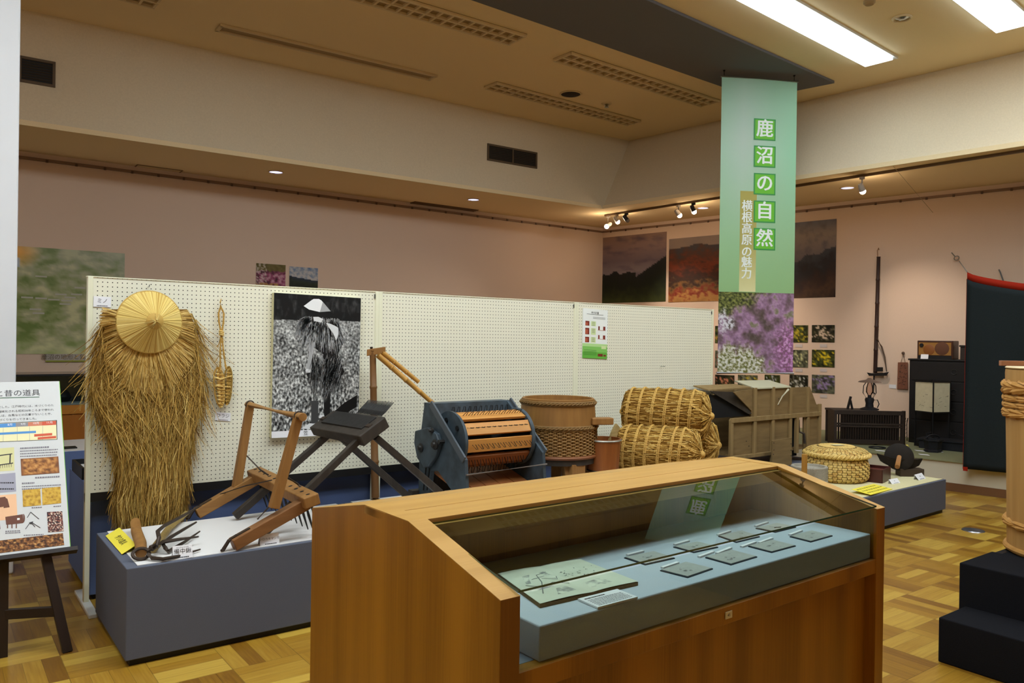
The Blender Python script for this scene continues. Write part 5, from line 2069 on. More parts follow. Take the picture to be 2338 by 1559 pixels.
def wall_pic(pxs, fn, label, nx=40, ny=40, cat='photo print', group=None, name='photo_print', off=0.0, left=False):
    if left:
        A, B, D = Y(*pxs[0], YL - 0.003), Y(*pxs[1], YL - 0.003), Y(*pxs[2], YL - 0.003)
    else:
        A, B, D = W(*pxs[0], 0.003), W(*pxs[1], 0.003), W(*pxs[2], 0.003)
    ux = B - A; ux.z = 0
    uv = V((0, 0, D.z - A.z))
    return picture(name, A, ux, uv, nx, ny, fn, label=label, cat=cat, group=group)


# mountain pictures
def mt_green(u, v):
    r1 = 0.62 + 0.05 * fbm(u * 6, 1.3, 4) - 0.12 * max(0, u - 0.55) / 0.45 * 2.6
    r1 = (0.56 + 0.10 * (fbm(u * 7, 0.3, 4) - 0.5)) if u < 0.55 else 0.62 - (u - 0.55) * 0.62
    r1 = max(0.30, r1)
    if v < r1:
        c = pick([(0, (150, 122, 108)), (0.35, (132, 108, 104)), (0.6, (112, 96, 100)), (1, (140, 128, 130))], v / 0.62)
        f = fbm(u * 3, v * 9, 5, 2)
        return mixc(c, (84, 72, 84), (f - 0.5) * 1.6)
    k = (v - r1) / (1 - r1)
    return pick([(0, (26, 28, 28)), (0.45, (24, 30, 20)), (0.75, (40, 48, 24)), (1, (62, 68, 32))], k + 0.3 * (fbm(u * 12, v * 12) - 0.5))


def mt_autumn(u, v):
    r1 = 0.17 + 0.05 * (fbm(u * 4, 4.2) - 0.5) - 0.05 * math.exp(-((u - 0.45) / 0.25) ** 2)
    if v < r1:
        return mixc((132, 116, 108), (150, 128, 112), fbm(u * 4, v * 4))
    f = fbm(u * 10, v * 14, 6, 5)
    k = (v - r1) / (1 - r1) + 0.35 * (f - 0.5)
    return pick([(0, (66, 58, 60)), (0.18, (88, 50, 34)), (0.35, (122, 54, 30)), (0.5, (74, 42, 30)), (0.62, (60, 42, 32)), (0.72, (130, 92, 48)), (0.82, (124, 44, 32)), (0.92, (176, 128, 70)), (1.1, (150, 104, 56))], k)


def mt_mist(u, v):
    r1 = 0.62 - 0.27 * u + 0.10 * (fbm(u * 6, 8.2) - 0.5)
    f = fbm(u * 9, v * 9, 6, 3)
    if v < r1:
        c = pick([(0, (112, 112, 124)), (0.3, (150, 134, 122)), (0.6, (130, 116, 112)), (1, (96, 88, 92))], v / 0.6)
        return mixc(c, (100, 92, 96), (f - 0.45) * 1.4)
    k = (v - r1) / 0.6 + 0.4 * (f - 0.5)
    return pick([(0, (66, 66, 72)), (0.3, (46, 42, 44)), (0.6, (62, 44, 38)), (0.85, (84, 60, 44)), (1.1, (52, 38, 32))], k)


wall_pic(((1377, 543), (1522, 541), (1377, 692)), mt_green, 'mountain picture in the room corner with dark green slope under cloudy sky', 60, 60)
wall_pic(((1528, 546), (1700, 533), (1528, 690)), mt_autumn, 'picture of a red autumn hillside left of the green banner', 70, 60)
wall_pic(((1757, 514), (1910, 503), (1757, 682)), mt_mist, 'picture of a dark misty mountain right of the green banner', 60, 60)


def flower(col, bgd, sd, amt=0.5, light=None):
    def f(u, v):
        k = fbm(u * 7 + sd, v * 6, 5, sd)
        c = pick([(0.2, bgd[0]), (0.5, bgd[1]), (0.75, bgd[2])], k)
        g = fbm(u * 9 + sd * 2, v * 8, 4, sd + 3)
        r_ = math.hypot((u - 0.5) * 1.1, v - 0.5)
        w = (g - 0.52 + (0.30 - r_) * 0.6) * 9 * amt
        return mixc(c, col, w)
    return f


GB = ((20, 22, 10), (50, 56, 22), (92, 98, 46))
DB = ((16, 15, 10), (34, 34, 18), (64, 62, 34))
GY = ((40, 40, 34), (78, 80, 60), (120, 122, 100))
cols_ = [(1633, 1677), (1685, 1730), (1746, 1781), (1803, 1845), (1854, 1906)]
rows_ = [(742, 782), (798, 838), (855, 897)]
fcol = [[(200, 150, 70), (150, 90, 120), (220, 220, 200), (190, 170, 50), (220, 196, 170)],
        [(180, 60, 80), (230, 220, 220), (170, 120, 170), (206, 206, 150), (226, 200, 40)],
        [(216, 140, 110), (200, 180, 50), (200, 206, 210), (220, 220, 210), (150, 130, 176)]]
desc = [['orange', 'mauve', 'white', 'yellow', 'pale pink'], ['crimson', 'pinkish white', 'purple', 'cream', 'bright yellow'], ['salmon', 'golden', 'pale grey', 'white', 'violet']]
rown = ['top', 'middle', 'bottom']
coln = ['first column from the room corner', 'second column', 'third column', 'fourth column', 'right hand column']
for j in range(3):
    for i in range(5):
        l, r_ = cols_[i]
        t0, b0 = rows_[j]
        dy = (4 - i) * 1.6 * (0 if j == 2 else 0.3)
        bg = (GB, DB, GY)[(i + j * 2) % 3] if (i, j) != (4, 2) else GY
        wall_pic(((l, t0 + dy), (r_, t0 + dy - 1), (l, b0 + dy - 1)), flower(fcol[j][i], bg, 3.7 * i + 11.3 * j + 1, 0.6),
                 'flower photo with %s blooms, %s row, %s of the grid' % (desc[j][i], rown[j], coln[i]), 14, 12, group='flower photos on the right wall')
        cxp = (l + r_) / 2
        A, B = W(cxp - 8, b0 + 7, 0.002), W(cxp + 8, b0 + 6.5, 0.002)
        t = MB(); ux = B - A; ux.z = 0
        n = ux.cross(V((0, 0, 1))).normalized()
        t.prism([A + V((0, 0, -0.022)), A + ux + V((0, 0, -0.022)), A + ux + V((0, 0, 0.022)), A + V((0, 0, 0.022))], n * 0.002)
        tag(t.build('caption_slip', M('caption_slip_paper', (206, 194, 190), 0.7)), 'tiny caption slip under the %s flower photo in the %s row' % (desc[j][i], rown[j]), 'label card', 'caption slips under the flower photos')


# ground of the black and white photograph
def bw_field(u, v):
    f = fbm(u * 44, v * 56 * (1.3 - 0.4 * v), 4, 17)
    g = fbm(u * 7, v * 10, 4, 3)
    if v < 0.185 - 0.012 * u:
        k = fbm(u * 14, v * 9, 5, 40)
        c = 16 + 60 * max(0, k - 0.5) * 2 + (46 * max(0, math.sin(u * 34) - 0.55) if 0.04 < v < 0.11 else 0)
        return (c, c, c)
    m = 132 - 30 * max(0, v - 0.45)
    c = m + (f - 0.5) * (120 + 330 * v) + (g - 0.5) * 100
    c = max(10, min(225, c))
    return (c, c, c * 0.98)


picture('field_print', PHOTO_FIELD[0] + V((0, -0.0001, 0)), PHOTO_FIELD[1], PHOTO_FIELD[2], 170, 250, bw_field, th=0.0004, parent=photo)


# two pictures on the far left wall, half hidden by the pegboard
def az1(u, v):
    f = fbm(u * 8, v * 8, 5, 1)
    c = pick([(0.2, (70, 34, 40)), (0.45, (128, 62, 84)), (0.6, (164, 82, 116)), (0.8, (196, 150, 160))], f + 0.12 * u)
    if v < 0.2 + 0.15 * f:
        c = mixc(c, (96, 96, 30), 0.8)
    if u < 0.35 and fbm(u * 14, v * 14, 4, 9) > 0.55:
        c = mixc(c, (216, 200, 190), 0.7)
    if v > 0.72 and u < 0.75 and f > 0.4:
        c = mixc(c, (184, 150, 60), 0.7)
    return c


def az2(u, v):
    r1 = 0.34 + 0.14 * u + 0.03 * fbm(u * 6, 2)
    f = fbm(u * 8, v * 8, 5, 4)
    if v < r1:
        return mixc((96, 120, 156), (196, 190, 186), f * 1.6 - 0.3 + v)
    k = (v - r1) / (1 - r1)
    return mixc(pick([(0, (44, 52, 76)), (0.3, (46, 52, 34)), (0.6, (36, 36, 24)), (0.75, (150, 110, 40)), (1, (96, 72, 26))], k), (30, 32, 20), (f - 0.5) * 1.5)


wall_pic(((585, 600.5), (652, 605.5), (585, 662)), az1, 'small picture of pink azaleas above the left pegboard', 30, 30, left=True)
wall_pic(((661, 608), (726, 612), (661, 668)), az2, 'small landscape picture under blue sky above the left pegboard', 30, 30, left=True)


# relief map on the far left wall
def reliefmap(u, v):
    f = fbm(u * 9, v * 9, 6, 6)
    c = pick([(0.25, (70, 84, 36)), (0.45, (98, 104, 66)), (0.6, (112, 112, 84)), (0.8, (136, 134, 100))], f + 0.25 * (u - 0.55))
    d = math.hypot((u - 0.44) * 1.2, v - 0.05)
    if d < 0.16:
        c = mixc((196, 124, 40), c, d / 0.16)
    if v > 0.8:
        c = mixc(c, (150, 152, 110), (v - 0.8) * 2)
    if u < 0.46 and 0.06 < v < 0.2 and f > 0.5:
        c = mixc(c, (120, 140, 176), 0.7)
    c = mixc(c, (106, 116, 116), max(0, 1 - v / 0.5) * 0.45 * u)
    return tuple(min(255, q * 1.42 + 14) for q in c)


mp = thing('relief_map', 'large green relief map on the far left wall beside the white pillar', 'map', Y(150, 690, YL - 0.01))
A, B, D = Y(-190, 562, YL - 0.004), Y(285, 573, YL - 0.004), Y(-190, 806, YL - 0.004)
ux = V((B.x - A.x, 0, 0)); uv = V((0, 0, Y(160, 808, YL).z - Y(160, 570, YL).z))
A.z = Y(160, 570, YL).z
picture('map_print', A, ux, uv, 90, 70, reliefmap, parent=mp)
t = MB()
for px, py in ((94, 631), (62, 679), (94, 681), (123, 684), (139, 672), (175, 672), (160, 679), (153, 686), (149, 694), (81, 706), (88, 715), (183, 657)):
    c = Y(px, py, YL - 0.009)
    t.poly([c + V((-0.055, 0, -0.009)), c + V((0.055, 0, -0.009)), c + V((0.055, 0, 0.009)), c + V((-0.055, 0, 0.009))])
t.build('map_labels', M('map_label_pale', (186, 184, 168), 0.7), mp)
A, B, D = Y(104, 808, YL - 0.01), Y(200, 811, YL - 0.01), Y(104, 826, YL - 0.01)
r = thing('map_caption', 'caption board with a green lower edge under the relief map', 'sign', (A + B) / 2 + (D - A))
ux = B - A; ux.z = 0; h = V((0, 0, D.z - A.z))
t = MB(); t.prism([A + h, A + ux + h, A + ux, A], (0, -0.012, 0)); t.build('plate', M('caption_grey', (178, 168, 158), 0.7), r)
t = MB(); t.prism([A + h - V((0, .0122, 0)), A + ux + h - V((0, .0122, 0)), A + ux + h * 0.82 - V((0, .0122, 0)), A + h * 0.82 - V((0, .0122, 0))], (0, -0.001, 0)); t.build('green_edge', M('caption_green', (150, 156, 50), 0.6), r)
t = MB(); t.text('鹿沼の地形と鉱山', 0.062, A + ux * 0.5 + h * 0.42 - V((0, 0.0135, 0)), ux, (0, 0, 1)); t.build('lettering', M('caption_brown', (96, 84, 60), 0.7), r)

# ================================================================== HANGING BANNER
dbn = V((0.888, -0.46, 0)).normalized()
zbt = ZU - 0.10
b0 = at(1648, 174, 2, zbt)
d = ray(1820, 182)
# intersection of the ray's vertical plane with the banner line
den = d.x * dbn.y - d.y * dbn.x
wid = (-(b0.x * d.y - b0.y * d.x)) / (dbn.x * d.y - dbn.y * d.x)
b1 = b0 + dbn * wid
zlow = (EYE + ray(1640, 851) * ((b0 - EYE).dot(V((-dbn.y, dbn.x, 0))) / ray(1640, 851).dot(V((-dbn.y, dbn.x, 0))))).z
hgt = zbt - zlow
ban = thing('hanging_banner', 'tall green hanging banner with white characters and a flower photo at its foot', 'banner', (b0 + b1) / 2 - V((0, 0, hgt)))
bn_n = dbn.cross(V((0, 0, 1))).normalized()
if bn_n.dot(-b0) < 0:
    bn_n = -bn_n
P_top, P_dn = V((b0.x, b0.y, zbt)), V((0, 0, -1))


def bnp(px, py, k=0):
    u = (px - 1646 + (py - 172) * 0.0125) / 174.5 * wid
    v = (py - 172 - (px - 1646) * 0.04 * max(0, 1 - (py - 172) / 680.0)) / 679.0 * hgt
    return P_top + dbn * u + P_dn * v + bn_n * (0.0006 * k)


def bn_cloth(u, v):
    c = pick([(0, (150, 190, 158)), (0.35, (168, 206, 176)), (0.62, (158, 198, 156)), (1, (150, 190, 132))], v)
    k = max(0, 1 - abs(u - 0.3) / 0.4) * max(0, 1 - abs(v - 0.28) / 0.5)
    c = mixc(c, (196, 204, 196), k * 0.7)
    c = mixc(c, (140, 208, 162), max(0, (u - 0.72) / 0.28) * 0.5 * max(0, 1 - abs(v - 0.35) / 0.4))
    return c


def bn_photo(u, v):
    f = fbm(u * 6, v * 6, 6, 12)
    g = fbm(u * 11, v * 11, 5, 33)
    c = pick([(0.2, (84, 70, 62)), (0.4, (120, 92, 104)), (0.55, (150, 112, 142)), (0.7, (182, 140, 176)), (0.85, (130, 126, 96))], f + 0.12 * (g - 0.5))
    s = fbm(u * 30, v * 34, 4, 51)
    wu, wv = u + 0.22 * (f - 0.5), v + 0.22 * (g - 0.5)
    k = (0.42 - 0.55 * wu - wv) * 7
    c = mixc(c, pick([(0.3, (40, 46, 16)), (0.5, (84, 92, 34)), (0.7, (128, 132, 56))], s), k)
    k = (0.13 - math.hypot(wu - 0.08, (wv - 0.36) * 0.75)) * 14
    c = mixc(c, (226, 222, 228), min(k, 1) * (1 if s > 0.47 else 0.15))
    k = (0.36 - math.hypot((wu - 0.24) * 0.8, wv - 0.98)) * 9
    c = mixc(c, pick([(0.36, (112, 112, 48)), (0.5, (190, 188, 140)), (0.62, (234, 232, 220))], s), k)
    k = (0.30 - math.hypot((wu - 0.98) * 1.1, (wv - 0.72) * 0.7)) * 8
    c = mixc(c, pick([(0.4, (140, 96, 120)), (0.55, (184, 104, 176)), (0.65, (214, 160, 210))], s), k * 0.9)
    return mixc(c, (s * 300, s * 280, s * 280), 0.12)


TLc, TRc, BLc = bnp(1646, 172), bnp(1820.5, 179), bnp(1637, 851)
fr_ = (665 - 172) / 679.0


def bwave(u, v):
    return 0.010 * math.sin(v * 2.2 + 0.4) * (u - 0.5)


A = P_top
picture('fabric', A, dbn * wid, V((0, 0, -hgt * fr_)), 24, 60, bn_cloth, th=0.002, parent=ban)
picture('flower_photo', A + V((0, 0, -hgt * fr_)), dbn * wid, V((0, 0, -hgt * (1 - fr_))), 90, 96, bn_photo, th=0.002, parent=ban)
m_sq, m_sqe, m_let = M('square_green', (108, 190, 50), 0.6), M('square_edge_green', (62, 150, 74), 0.6), M('banner_white', (240, 246, 240), 0.6)
m_gold = M('banner_gold', (188, 178, 98), 0.6)


def bn_strip(u, v):
    return pick([(0, (176, 164, 84)), (0.55, (182, 172, 100)), (1, (226, 220, 164))], v)


S1, S2, S3 = bnp(1689, 433, 5), bnp(1727, 433, 5), bnp(1687, 664, 5)
picture('gold_strip', S1, dbn * (S2 - S1).length, V((0, 0, S3.z - S1.z)), 2, 24, bn_strip, th=0.0005, parent=ban)
t = MB()
t2 = MB()
for ch_, y0_, y1_ in (('鹿', 264, 319), ('沼', 326, 381), ('の', 389, 444), ('自', 452, 508), ('然', 515, 571)):
    c = (bnp(1719.5, y0_, 8) + bnp(1770, y1_, 8)) / 2
    hw, hh = dbn * ((bnp(1770, y0_) - bnp(1719.5, y0_)).length / 2), V((0, 0, abs(bnp(0, y1_).z - bnp(0, y0_).z) / 2))
    t.mat = 1; t.poly([c - hw - hh, c + hw - hh, c + hw + hh, c - hw + hh])
    c2_ = c + bn_n * 0.0008
    t.mat = 0; t.poly([c2_ - hw * 0.88 - hh * 0.88, c2_ + hw * 0.88 - hh * 0.88, c2_ + hw * 0.88 + hh * 0.88, c2_ - hw * 0.88 + hh * 0.88])
    for q_, (o_, oz_) in enumerate(((-0.005, 0), (0.005, 0), (0, -0.003), (0, 0.003))):
        t2.text(ch_, hw.length * 1.6, c2_ + bn_n * (0.001 + q_ * 0.0003) + dbn * o_ + V((0, 0, oz_)), dbn, (0, 0, 1))
for ch_, yc_ in (('横', 469), ('根', 495), ('高', 521), ('原', 547), ('の', 574), ('魅', 598), ('力', 624)):
    c = bnp(1704.5 - (yc_ - 469) * 0.008, yc_, 9)
    for q_, (o_, oz_) in enumerate(((-0.003, 0), (0.003, 0), (0, 0.002))):
        t2.text(ch_, 0.13, c + dbn * o_ + bn_n * q_ * 0.0003 + V((0, 0, oz_)), dbn, (0, 0, 1))
t.build('green_squares', [m_sq, m_sqe], ban)
t2.build('lettering', m_let, ban)
m_rod = M('rod_white_metal', (214, 214, 214), 0.35)
t = MB(); t.tube([P_top - dbn * 0.012, P_top + dbn * (wid + 0.012)], 0.012, 12); t.build('top_rod', M('rod_grey', (150, 150, 150), 0.4), ban)
t = MB(); t.tube([P_top - V((0, 0, hgt)) - dbn * 0.01, P_top - V((0, 0, hgt)) + dbn * (wid + 0.01)], 0.013, 12); t.build('bottom_rod', m_rod, ban)
for u in (0.03, 0.96):
    p = P_top + dbn * wid * u
    t = MB(); t.tube([p + V((0, 0, 0.008)), p + V((0, 0, 0.062))], 0.004, 8); t.lathe([(0.012, 0), (0.012, 0.008), (0, 0.008)], p + V((0, 0, 0.060)), 12); t.build('hanger', m_wire, ban)

# ================================================================== WINNOWER, BASKET AND TOOLS ON THE LOW BOXES
Z2T = Z2 + 0.003
yw = 4.62
win = thing('winnowing_machine', 'weathered wooden winnowing machine behind the straw bales', 'winnower', (6.6, 4.9, Z2))
m_win = M('winnower_board', (142, 116, 74), 0.8, (116, 92, 56), 14, (0.25, 2, 2), amt=1.0, bump=0.2)
m_winp = M('winnower_post', (152, 126, 82), 0.8, (128, 102, 62), 14, (2, 2, 0.2), amt=1.0, bump=0.2)


def WP(px, py, dy=0.0):
    return Y(px, py, yw + dy)


xL, xR = WP(1668, 960).x, WP(1876, 960).x
ztop, zmid_, zb_ = WP(1760, 887).z, WP(1735, 955).z, WP(1720, 1040).z
dw = 0.46
# body boards (front and rear)
xa_, xb_ = WP(1717, 930).x, WP(1806, 930).x
t = MB(); t.box((xa_, yw + 0.012, zmid_), (xb_, yw + 0.03, ztop)); t.build('upper_board', m_win, win)
t = MB(); t.box((xL + 0.03, yw + 0.014, zb_), (xb_, yw + 0.03, zmid_)); t.build('lower_board', m_win, win)
t = MB(); t.box((xL, yw + dw, zb_), (xR - 0.05, yw + dw + 0.018, ztop)); t.build('rear_board', m_win, win)
t = MB(); t.prism([(xL + 0.1, yw + 0.02, zb_), (xR - 0.12, yw + 0.02, zb_), (xR - 0.12, yw + dw, zb_), (xL + 0.1, yw + dw, zb_)], (0, 0, 0.02)); t.build('bottom_board', m_win, win)
for px0, zt_w, zb_w in ((1670, zmid_ + 0.01, Z2), (1723, ztop + 0.015, zb_), (1764, ztop + 0.015, Z2), (1804, ztop, zb_), (1844, WP(1844, 885).z, Z2), (1871, WP(1871, 922).z, Z2)):
    x = WP(px0, 950).x
    t = MB(); t.box((x - 0.022, yw - 0.012, zb_w), (x + 0.022, yw + 0.014, zt_w)); t.build('post', m_winp, win, bevel=0.003)
    if zb_w == Z2:
        t = MB(); t.box((x - 0.022, yw + dw - 0.02, Z2), (x + 0.022, yw + dw + 0.02, zt_w - 0.03)); t.build('rear_leg', m_winp, win, bevel=0.003)
t = MB(); t.box((xL, yw - 0.016, zmid_ - 0.022), (xR - 0.03, yw + 0.012, zmid_ + 0.022)); t.build('middle_rail', m_winp, win, bevel=0.003)
t = MB(); t.box((xL + 0.02, yw - 0.016, zb_ - 0.015), (WP(1760, 1030).x, yw + 0.012, zb_ + 0.02)); t.build('bottom_rail', m_winp, win, bevel=0.003)
# drum end panels right of the opening
xo = WP(1838, 950).x
t = MB(); t.prism([(xo, yw + 0.01, ztop - 0.0), (WP(1851, 887).x, yw + 0.01, ztop), (WP(1866, 923).x, yw + 0.01, WP(1866, 923).z), (xR, yw + 0.01, WP(1876, 926).z), (xR, yw + 0.01, Z2 + 0.08), (xo, yw + 0.01, Z2 + 0.08)], (0, 0.018, 0)); t.build('drum_panel', m_win, win)
t = MB(); t.box((xb_, yw + 0.01, zmid_ + 0.02), (xo, yw + 0.028, ztop)); t.build('upper_board', m_win, win)
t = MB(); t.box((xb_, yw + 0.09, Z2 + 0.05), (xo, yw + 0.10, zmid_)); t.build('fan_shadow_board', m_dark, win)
t = MB()
c = WP(1824, 985, 0.03)
t.tube([c + V((-0.01, 0, 0.12)), c, c + V((0.03, -0.04, -0.02)), c + V((0.03, -0.05, -0.12))], 0.012, 8)
t.build('crank', m_iron, win)
t = MB(); t.box((WP(1818, 960).x - 0.02, yw - 0.02, Z2 + 0.1), (WP(1818, 960).x + 0.02, yw + 0.01, zmid_ - 0.02)); t.build('post', m_winp, win)
# hopper
hx0, hx1 = WP(1622, 897, -0.1).x, xa_
t = MB()
t.prism([WP(1676, 896, -0.06), WP(1716, 938, 0.0), (xa_, yw, ztop), WP(1690, 892, -0.04)], (0, 0.015, 0)); t.build('hopper_side', m_win, win)
t = MB()
ha, hb = WP(1622, 893, 0.0), WP(1676, 895, 0.0)
t.prism([(ha.x, yw, ha.z), (hb.x, yw, hb.z), (xa_, yw + 0.0, zmid_ + 0.05), (xa_ - 0.05, yw + 0.0, zmid_ + 0.05)], (0, 0.015, 0))
t.build('hopper_front', m_woodk, win)
t = MB(); t.prism([(ha.x, yw + 0.02, ha.z), (xa_, yw + 0.02, ztop + 0.01), (xa_, yw + 0.2, ztop + 0.03), (ha.x, yw + 0.2, ha.z + 0.03)], (0, 0, 0.012)); t.build('hopper_lid', m_winp, win)
t = MB(); t.prism([(xa_ + 0.02, yw - 0.01, ztop + 0.002), (xb_ - 0.02, yw - 0.01, ztop + 0.002), (xb_ + 0.04, yw + 0.3, ztop + 0.05), (xa_ + 0.12, yw + 0.3, ztop + 0.055)], (0, 0, 0.012)); t.build('top_cover', M('winnower_cover_pale', (196, 190, 160), 0.7), win)
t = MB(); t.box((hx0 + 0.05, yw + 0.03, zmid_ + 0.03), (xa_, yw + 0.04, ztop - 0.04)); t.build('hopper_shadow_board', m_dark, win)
# chute board at the front
t = MB(); t.prism([WP(1764, 1006, -0.12), WP(1764, 1062, -0.12), WP(1808, 1062, -0.12), WP(1808, 999, -0.12)], (0, 0.016, 0)); t.build('chute_board', m_win, win)
t = MB()
for px, py in ((1767, 1011), (1767, 1027), (1766, 1037), (1806, 1013), (1806, 1028), (1806, 1040), (1704, 1007), (1710, 1018), (1700, 917), (1703, 922), (1778, 910), (1778, 924)):
    c = WP(px, py, -0.122 if px > 1760 and py > 990 else 0.010)
    t.lathe([(0.006, 0), (0.004, 0.003), (0, 0.004)], c, 8, (0, -1, 0))
t.build('nail_heads', m_iron, win)
t = MB(); t.tube([WP(1800, 889, -0.02), WP(1786, 905, -0.03), WP(1776, 924, -0.02)], [0.011, 0.006, 0.004], 8); t.build('latch', M('latch_pale', (196, 186, 156), 0.5), win)


# lidded basket
def weave(t, c, prof_fn, z0, z1, rows, cols_n, h, cover=0.86, mats=(0, 1)):
    """interlaced pads over a dark core"""
    for i in range(rows):
        for j in range(cols_n):
            up_ = (i + j) % 2
            a0 = 2 * PI * (j + 0.5 - cover / 2 * (1.25 if up_ else 0.8)) / cols_n
            a1 = 2 * PI * (j + 0.5 + cover / 2 * (1.25 if up_ else 0.8)) / cols_n
            f0, f1 = (i + 0.5 - cover / 2) / rows, (i + 0.5 + cover / 2) / rows
            if not up_:
                f0, f1 = (i + 0.5 - cover * 0.62) / rows, (i + 0.5 + cover * 0.62) / rows
            P = []
            for f in (f0, (f0 + f1) / 2, f1):
                for a in (a0, (a0 + a1) / 2, a1):
                    r_, z_ = prof_fn(max(0, min(1, f)))
                    mid = (f == (f0 + f1) / 2) or 0
                    am = abs(a - (a0 + a1) / 2) < 1e-6
                    bulge = h * ((1.0 if am else 0.1) if up_ else (0.8 if mid else 0.1))
                    P.append((c[0] + (r_ + bulge) * math.cos(a), c[1] + (r_ + bulge) * math.sin(a), z_))
            t.mat = mats[1] if random.random() < 0.3 else mats[0]
            o = len(t.v)
            F = []
            for q in range(2):
                for w in range(2):
                    F.append((q * 3 + w, q * 3 + w + 1, q * 3 + w + 4, q * 3 + w + 3))
            t.add(P, F, True)


m_bk1 = M('basket_splint', (228, 196, 120), 0.6, (208, 172, 94), 30, amt=1.0)
m_bk2 = M('basket_splint_brown', (200, 158, 84), 0.6)
m_bkd = M('basket_shadow', (96, 70, 30), 0.9)
bcn = Z(1909, 1094, Z2T)
pm = FPX / (bcn - EYE).dot(_f)
bs = thing('lidded_basket', 'round woven basket with a domed lid on the low plinth box', 'basket', bcn)
Hb = (1094 - 1038) / pm
Rb2 = 68 / pm


def bodyp(f):
    z_ = bcn.z + Hb * f
    r_ = Rb2 * (0.93 + 0.09 * math.sin(PI * min(1, f * 1.1)) ** 0.7 - 0.02 * f)
    if f < 0.12:
        r_ *= 0.90 + 0.83 * f
    return r_, z_


random.seed(31)
t = MB(); t.lathe([(0, bcn.z + 0.001)] + [(bodyp(f)[0] - 0.003, bodyp(f)[1]) for f in (0.0, 0.12, 0.3, 0.5, 0.75, 1.0)] + [(0, bcn.z + Hb)], (bcn.x, bcn.y, 0), 48)
t.build('body_core', m_bkd, bs)
t = MB(); weave(t, bcn, bodyp, 0, 0, 11, 44, 0.008); t.build('woven_body', [m_bk1, m_bk2], bs)
Rl = 68.5 / pm
zl0 = bcn.z + Hb
Hl = (1038 - 1022) / pm


def lidp(f):
    a = f * PI / 2 * 0.97
    return Rl * (0.58 + 0.42 * math.cos(a) ** 0.9), zl0 + 0.012 + Hl * math.sin(a)


t = MB(); t.lathe([(Rl * 0.96, zl0)] + [(lidp(f)[0] - 0.003, lidp(f)[1]) for f in (0, 0.2, 0.4, 0.6, 0.8, 1.0)] + [(0, zl0 + 0.014 + Hl)], (bcn.x, bcn.y, 0), 48)
lid = t.build('lid', m_bkd, bs)
t = MB(); weave(t, bcn, lidp, 0, 0, 6, 46, 0.007); t.build('woven_lid', [m_bk1, m_bk2], lid)
t = MB()
braid(t, [(bcn.x + Rl * 1.0 * math.cos(2 * PI * i / 40), bcn.y + Rl * 1.0 * math.sin(2 * PI * i / 40), zl0 + 0.012) for i in range(41)], 0.019, 26)
t.build('lid_rim', m_bk1, lid)
t = MB()
for k in range(9):
    rr_ = Rl * (0.05 + 0.06 * k)
    braid(t, [(bcn.x + rr_ * math.cos(2 * PI * i / 30), bcn.y + rr_ * math.sin(2 * PI * i / 30), zl0 + 0.016 + Hl * (1.03 - 0.012 * k)) for i in range(31)], 0.012, 6 + 3 * k)
t.build('lid_crown', m_bk1, lid)
c = V((bcn.x - 0.05, bcn.y - 0.02, zl0 + 0.018 + Hl * 1.03 + 0.014))
flat_card([c + V((-0.05, -0.03, 0)), c + V((0.05, -0.06, 0)), c + V((0.06, 0.0, 0)), c + V((-0.04, 0.03, 0))], 0.002, 'name_card', [M('card_buff', (214, 206, 160), 0.7)], 'pale card lying on the lid of the round basket', 'label card')

# stone hand mill
sc_ = Z(1847, 1120, Z2T)
pm2 = FPX / (sc_ - EYE).dot(_f)
m_gran = M('granite', (170, 163, 148), 0.85, (132, 126, 112), 160, amt=1.0, bump=0.3)
st = thing('stone_hand_mill', 'grey granite hand mill in front of the lidded basket', 'stone mill', sc_)
Rs = 40 / pm2; Hs = (1120 - 1063) / pm2
t = MB(); t.lathe([(0, 0), (Rs * 1.0, 0), (Rs * 1.0, Hs * 0.48), (Rs * 0.985, Hs * 0.5), (0, Hs * 0.5)], sc_, 48); t.build('lower_stone', m_gran, st, bevel=0.002)
t = MB(); t.lathe([(0, Hs * 0.505), (Rs * 0.985, Hs * 0.505), (Rs * 1.0, Hs * 0.52), (Rs * 1.0, Hs - 0.006), (Rs * 0.97, Hs), (Rs * 0.84, Hs), (Rs * 0.80, Hs - 0.02), (Rs * 0.3, Hs - 0.025), (Rs * 0.25, Hs - 0.012), (0, Hs - 0.012)], sc_, 48); t.build('upper_stone', m_gran, st)
t = MB(); p = Y(1831, 1080, sc_.y - Rs * 0.93); t.beam(V((p.x, p.y - 0.02, Y(1831, 1090, p.y).z)), V((p.x, p.y - 0.02, Y(1830, 1036, p.y).z)), 0.032, 0.032, up=(0, 1, 0)); t.build('handle_post', m_bamboo, st, bevel=0.003)

# red lacquer box
cr = Z(2013.5, 1103.5, Z2T)
lf = Z(1977, 1094.5, Z2T); rt = Z(2050, 1085, Z2T)
e1, e2 = lf - cr, rt - cr
e2 = e2.normalized()
e1 = (e1 - e2 * e1.dot(e2)).normalized() * 0.2 + e1 * 0.0
L2_, L1_ = 0.27, 0.17
hbx = 0.115
m_lac = M('lacquer_darkred', (74, 30, 26), 0.35, (60, 22, 20), 12, amt=1.0, spec=0.5)
lb = thing('lacquer_box', 'dark red open wooden box beside the lidded basket', 'box', cr)
e1 = e1.normalized()
t = MB()
z_ = V((0, 0, 1))
for a, b_ in ((cr, cr + e2 * L2_), (cr + e1 * L1_, cr + e1 * L1_ + e2 * L2_)):
    t.beam(a + z_ * hbx / 2, b_ + z_ * hbx / 2, 0.014, hbx)
for a, b_ in ((cr, cr + e1 * L1_), (cr + e2 * L2_, cr + e2 * L2_ + e1 * L1_)):
    t.beam(a + z_ * hbx / 2, b_ + z_ * hbx / 2, 0.014, hbx)
t.build('side_walls', m_lac, lb)
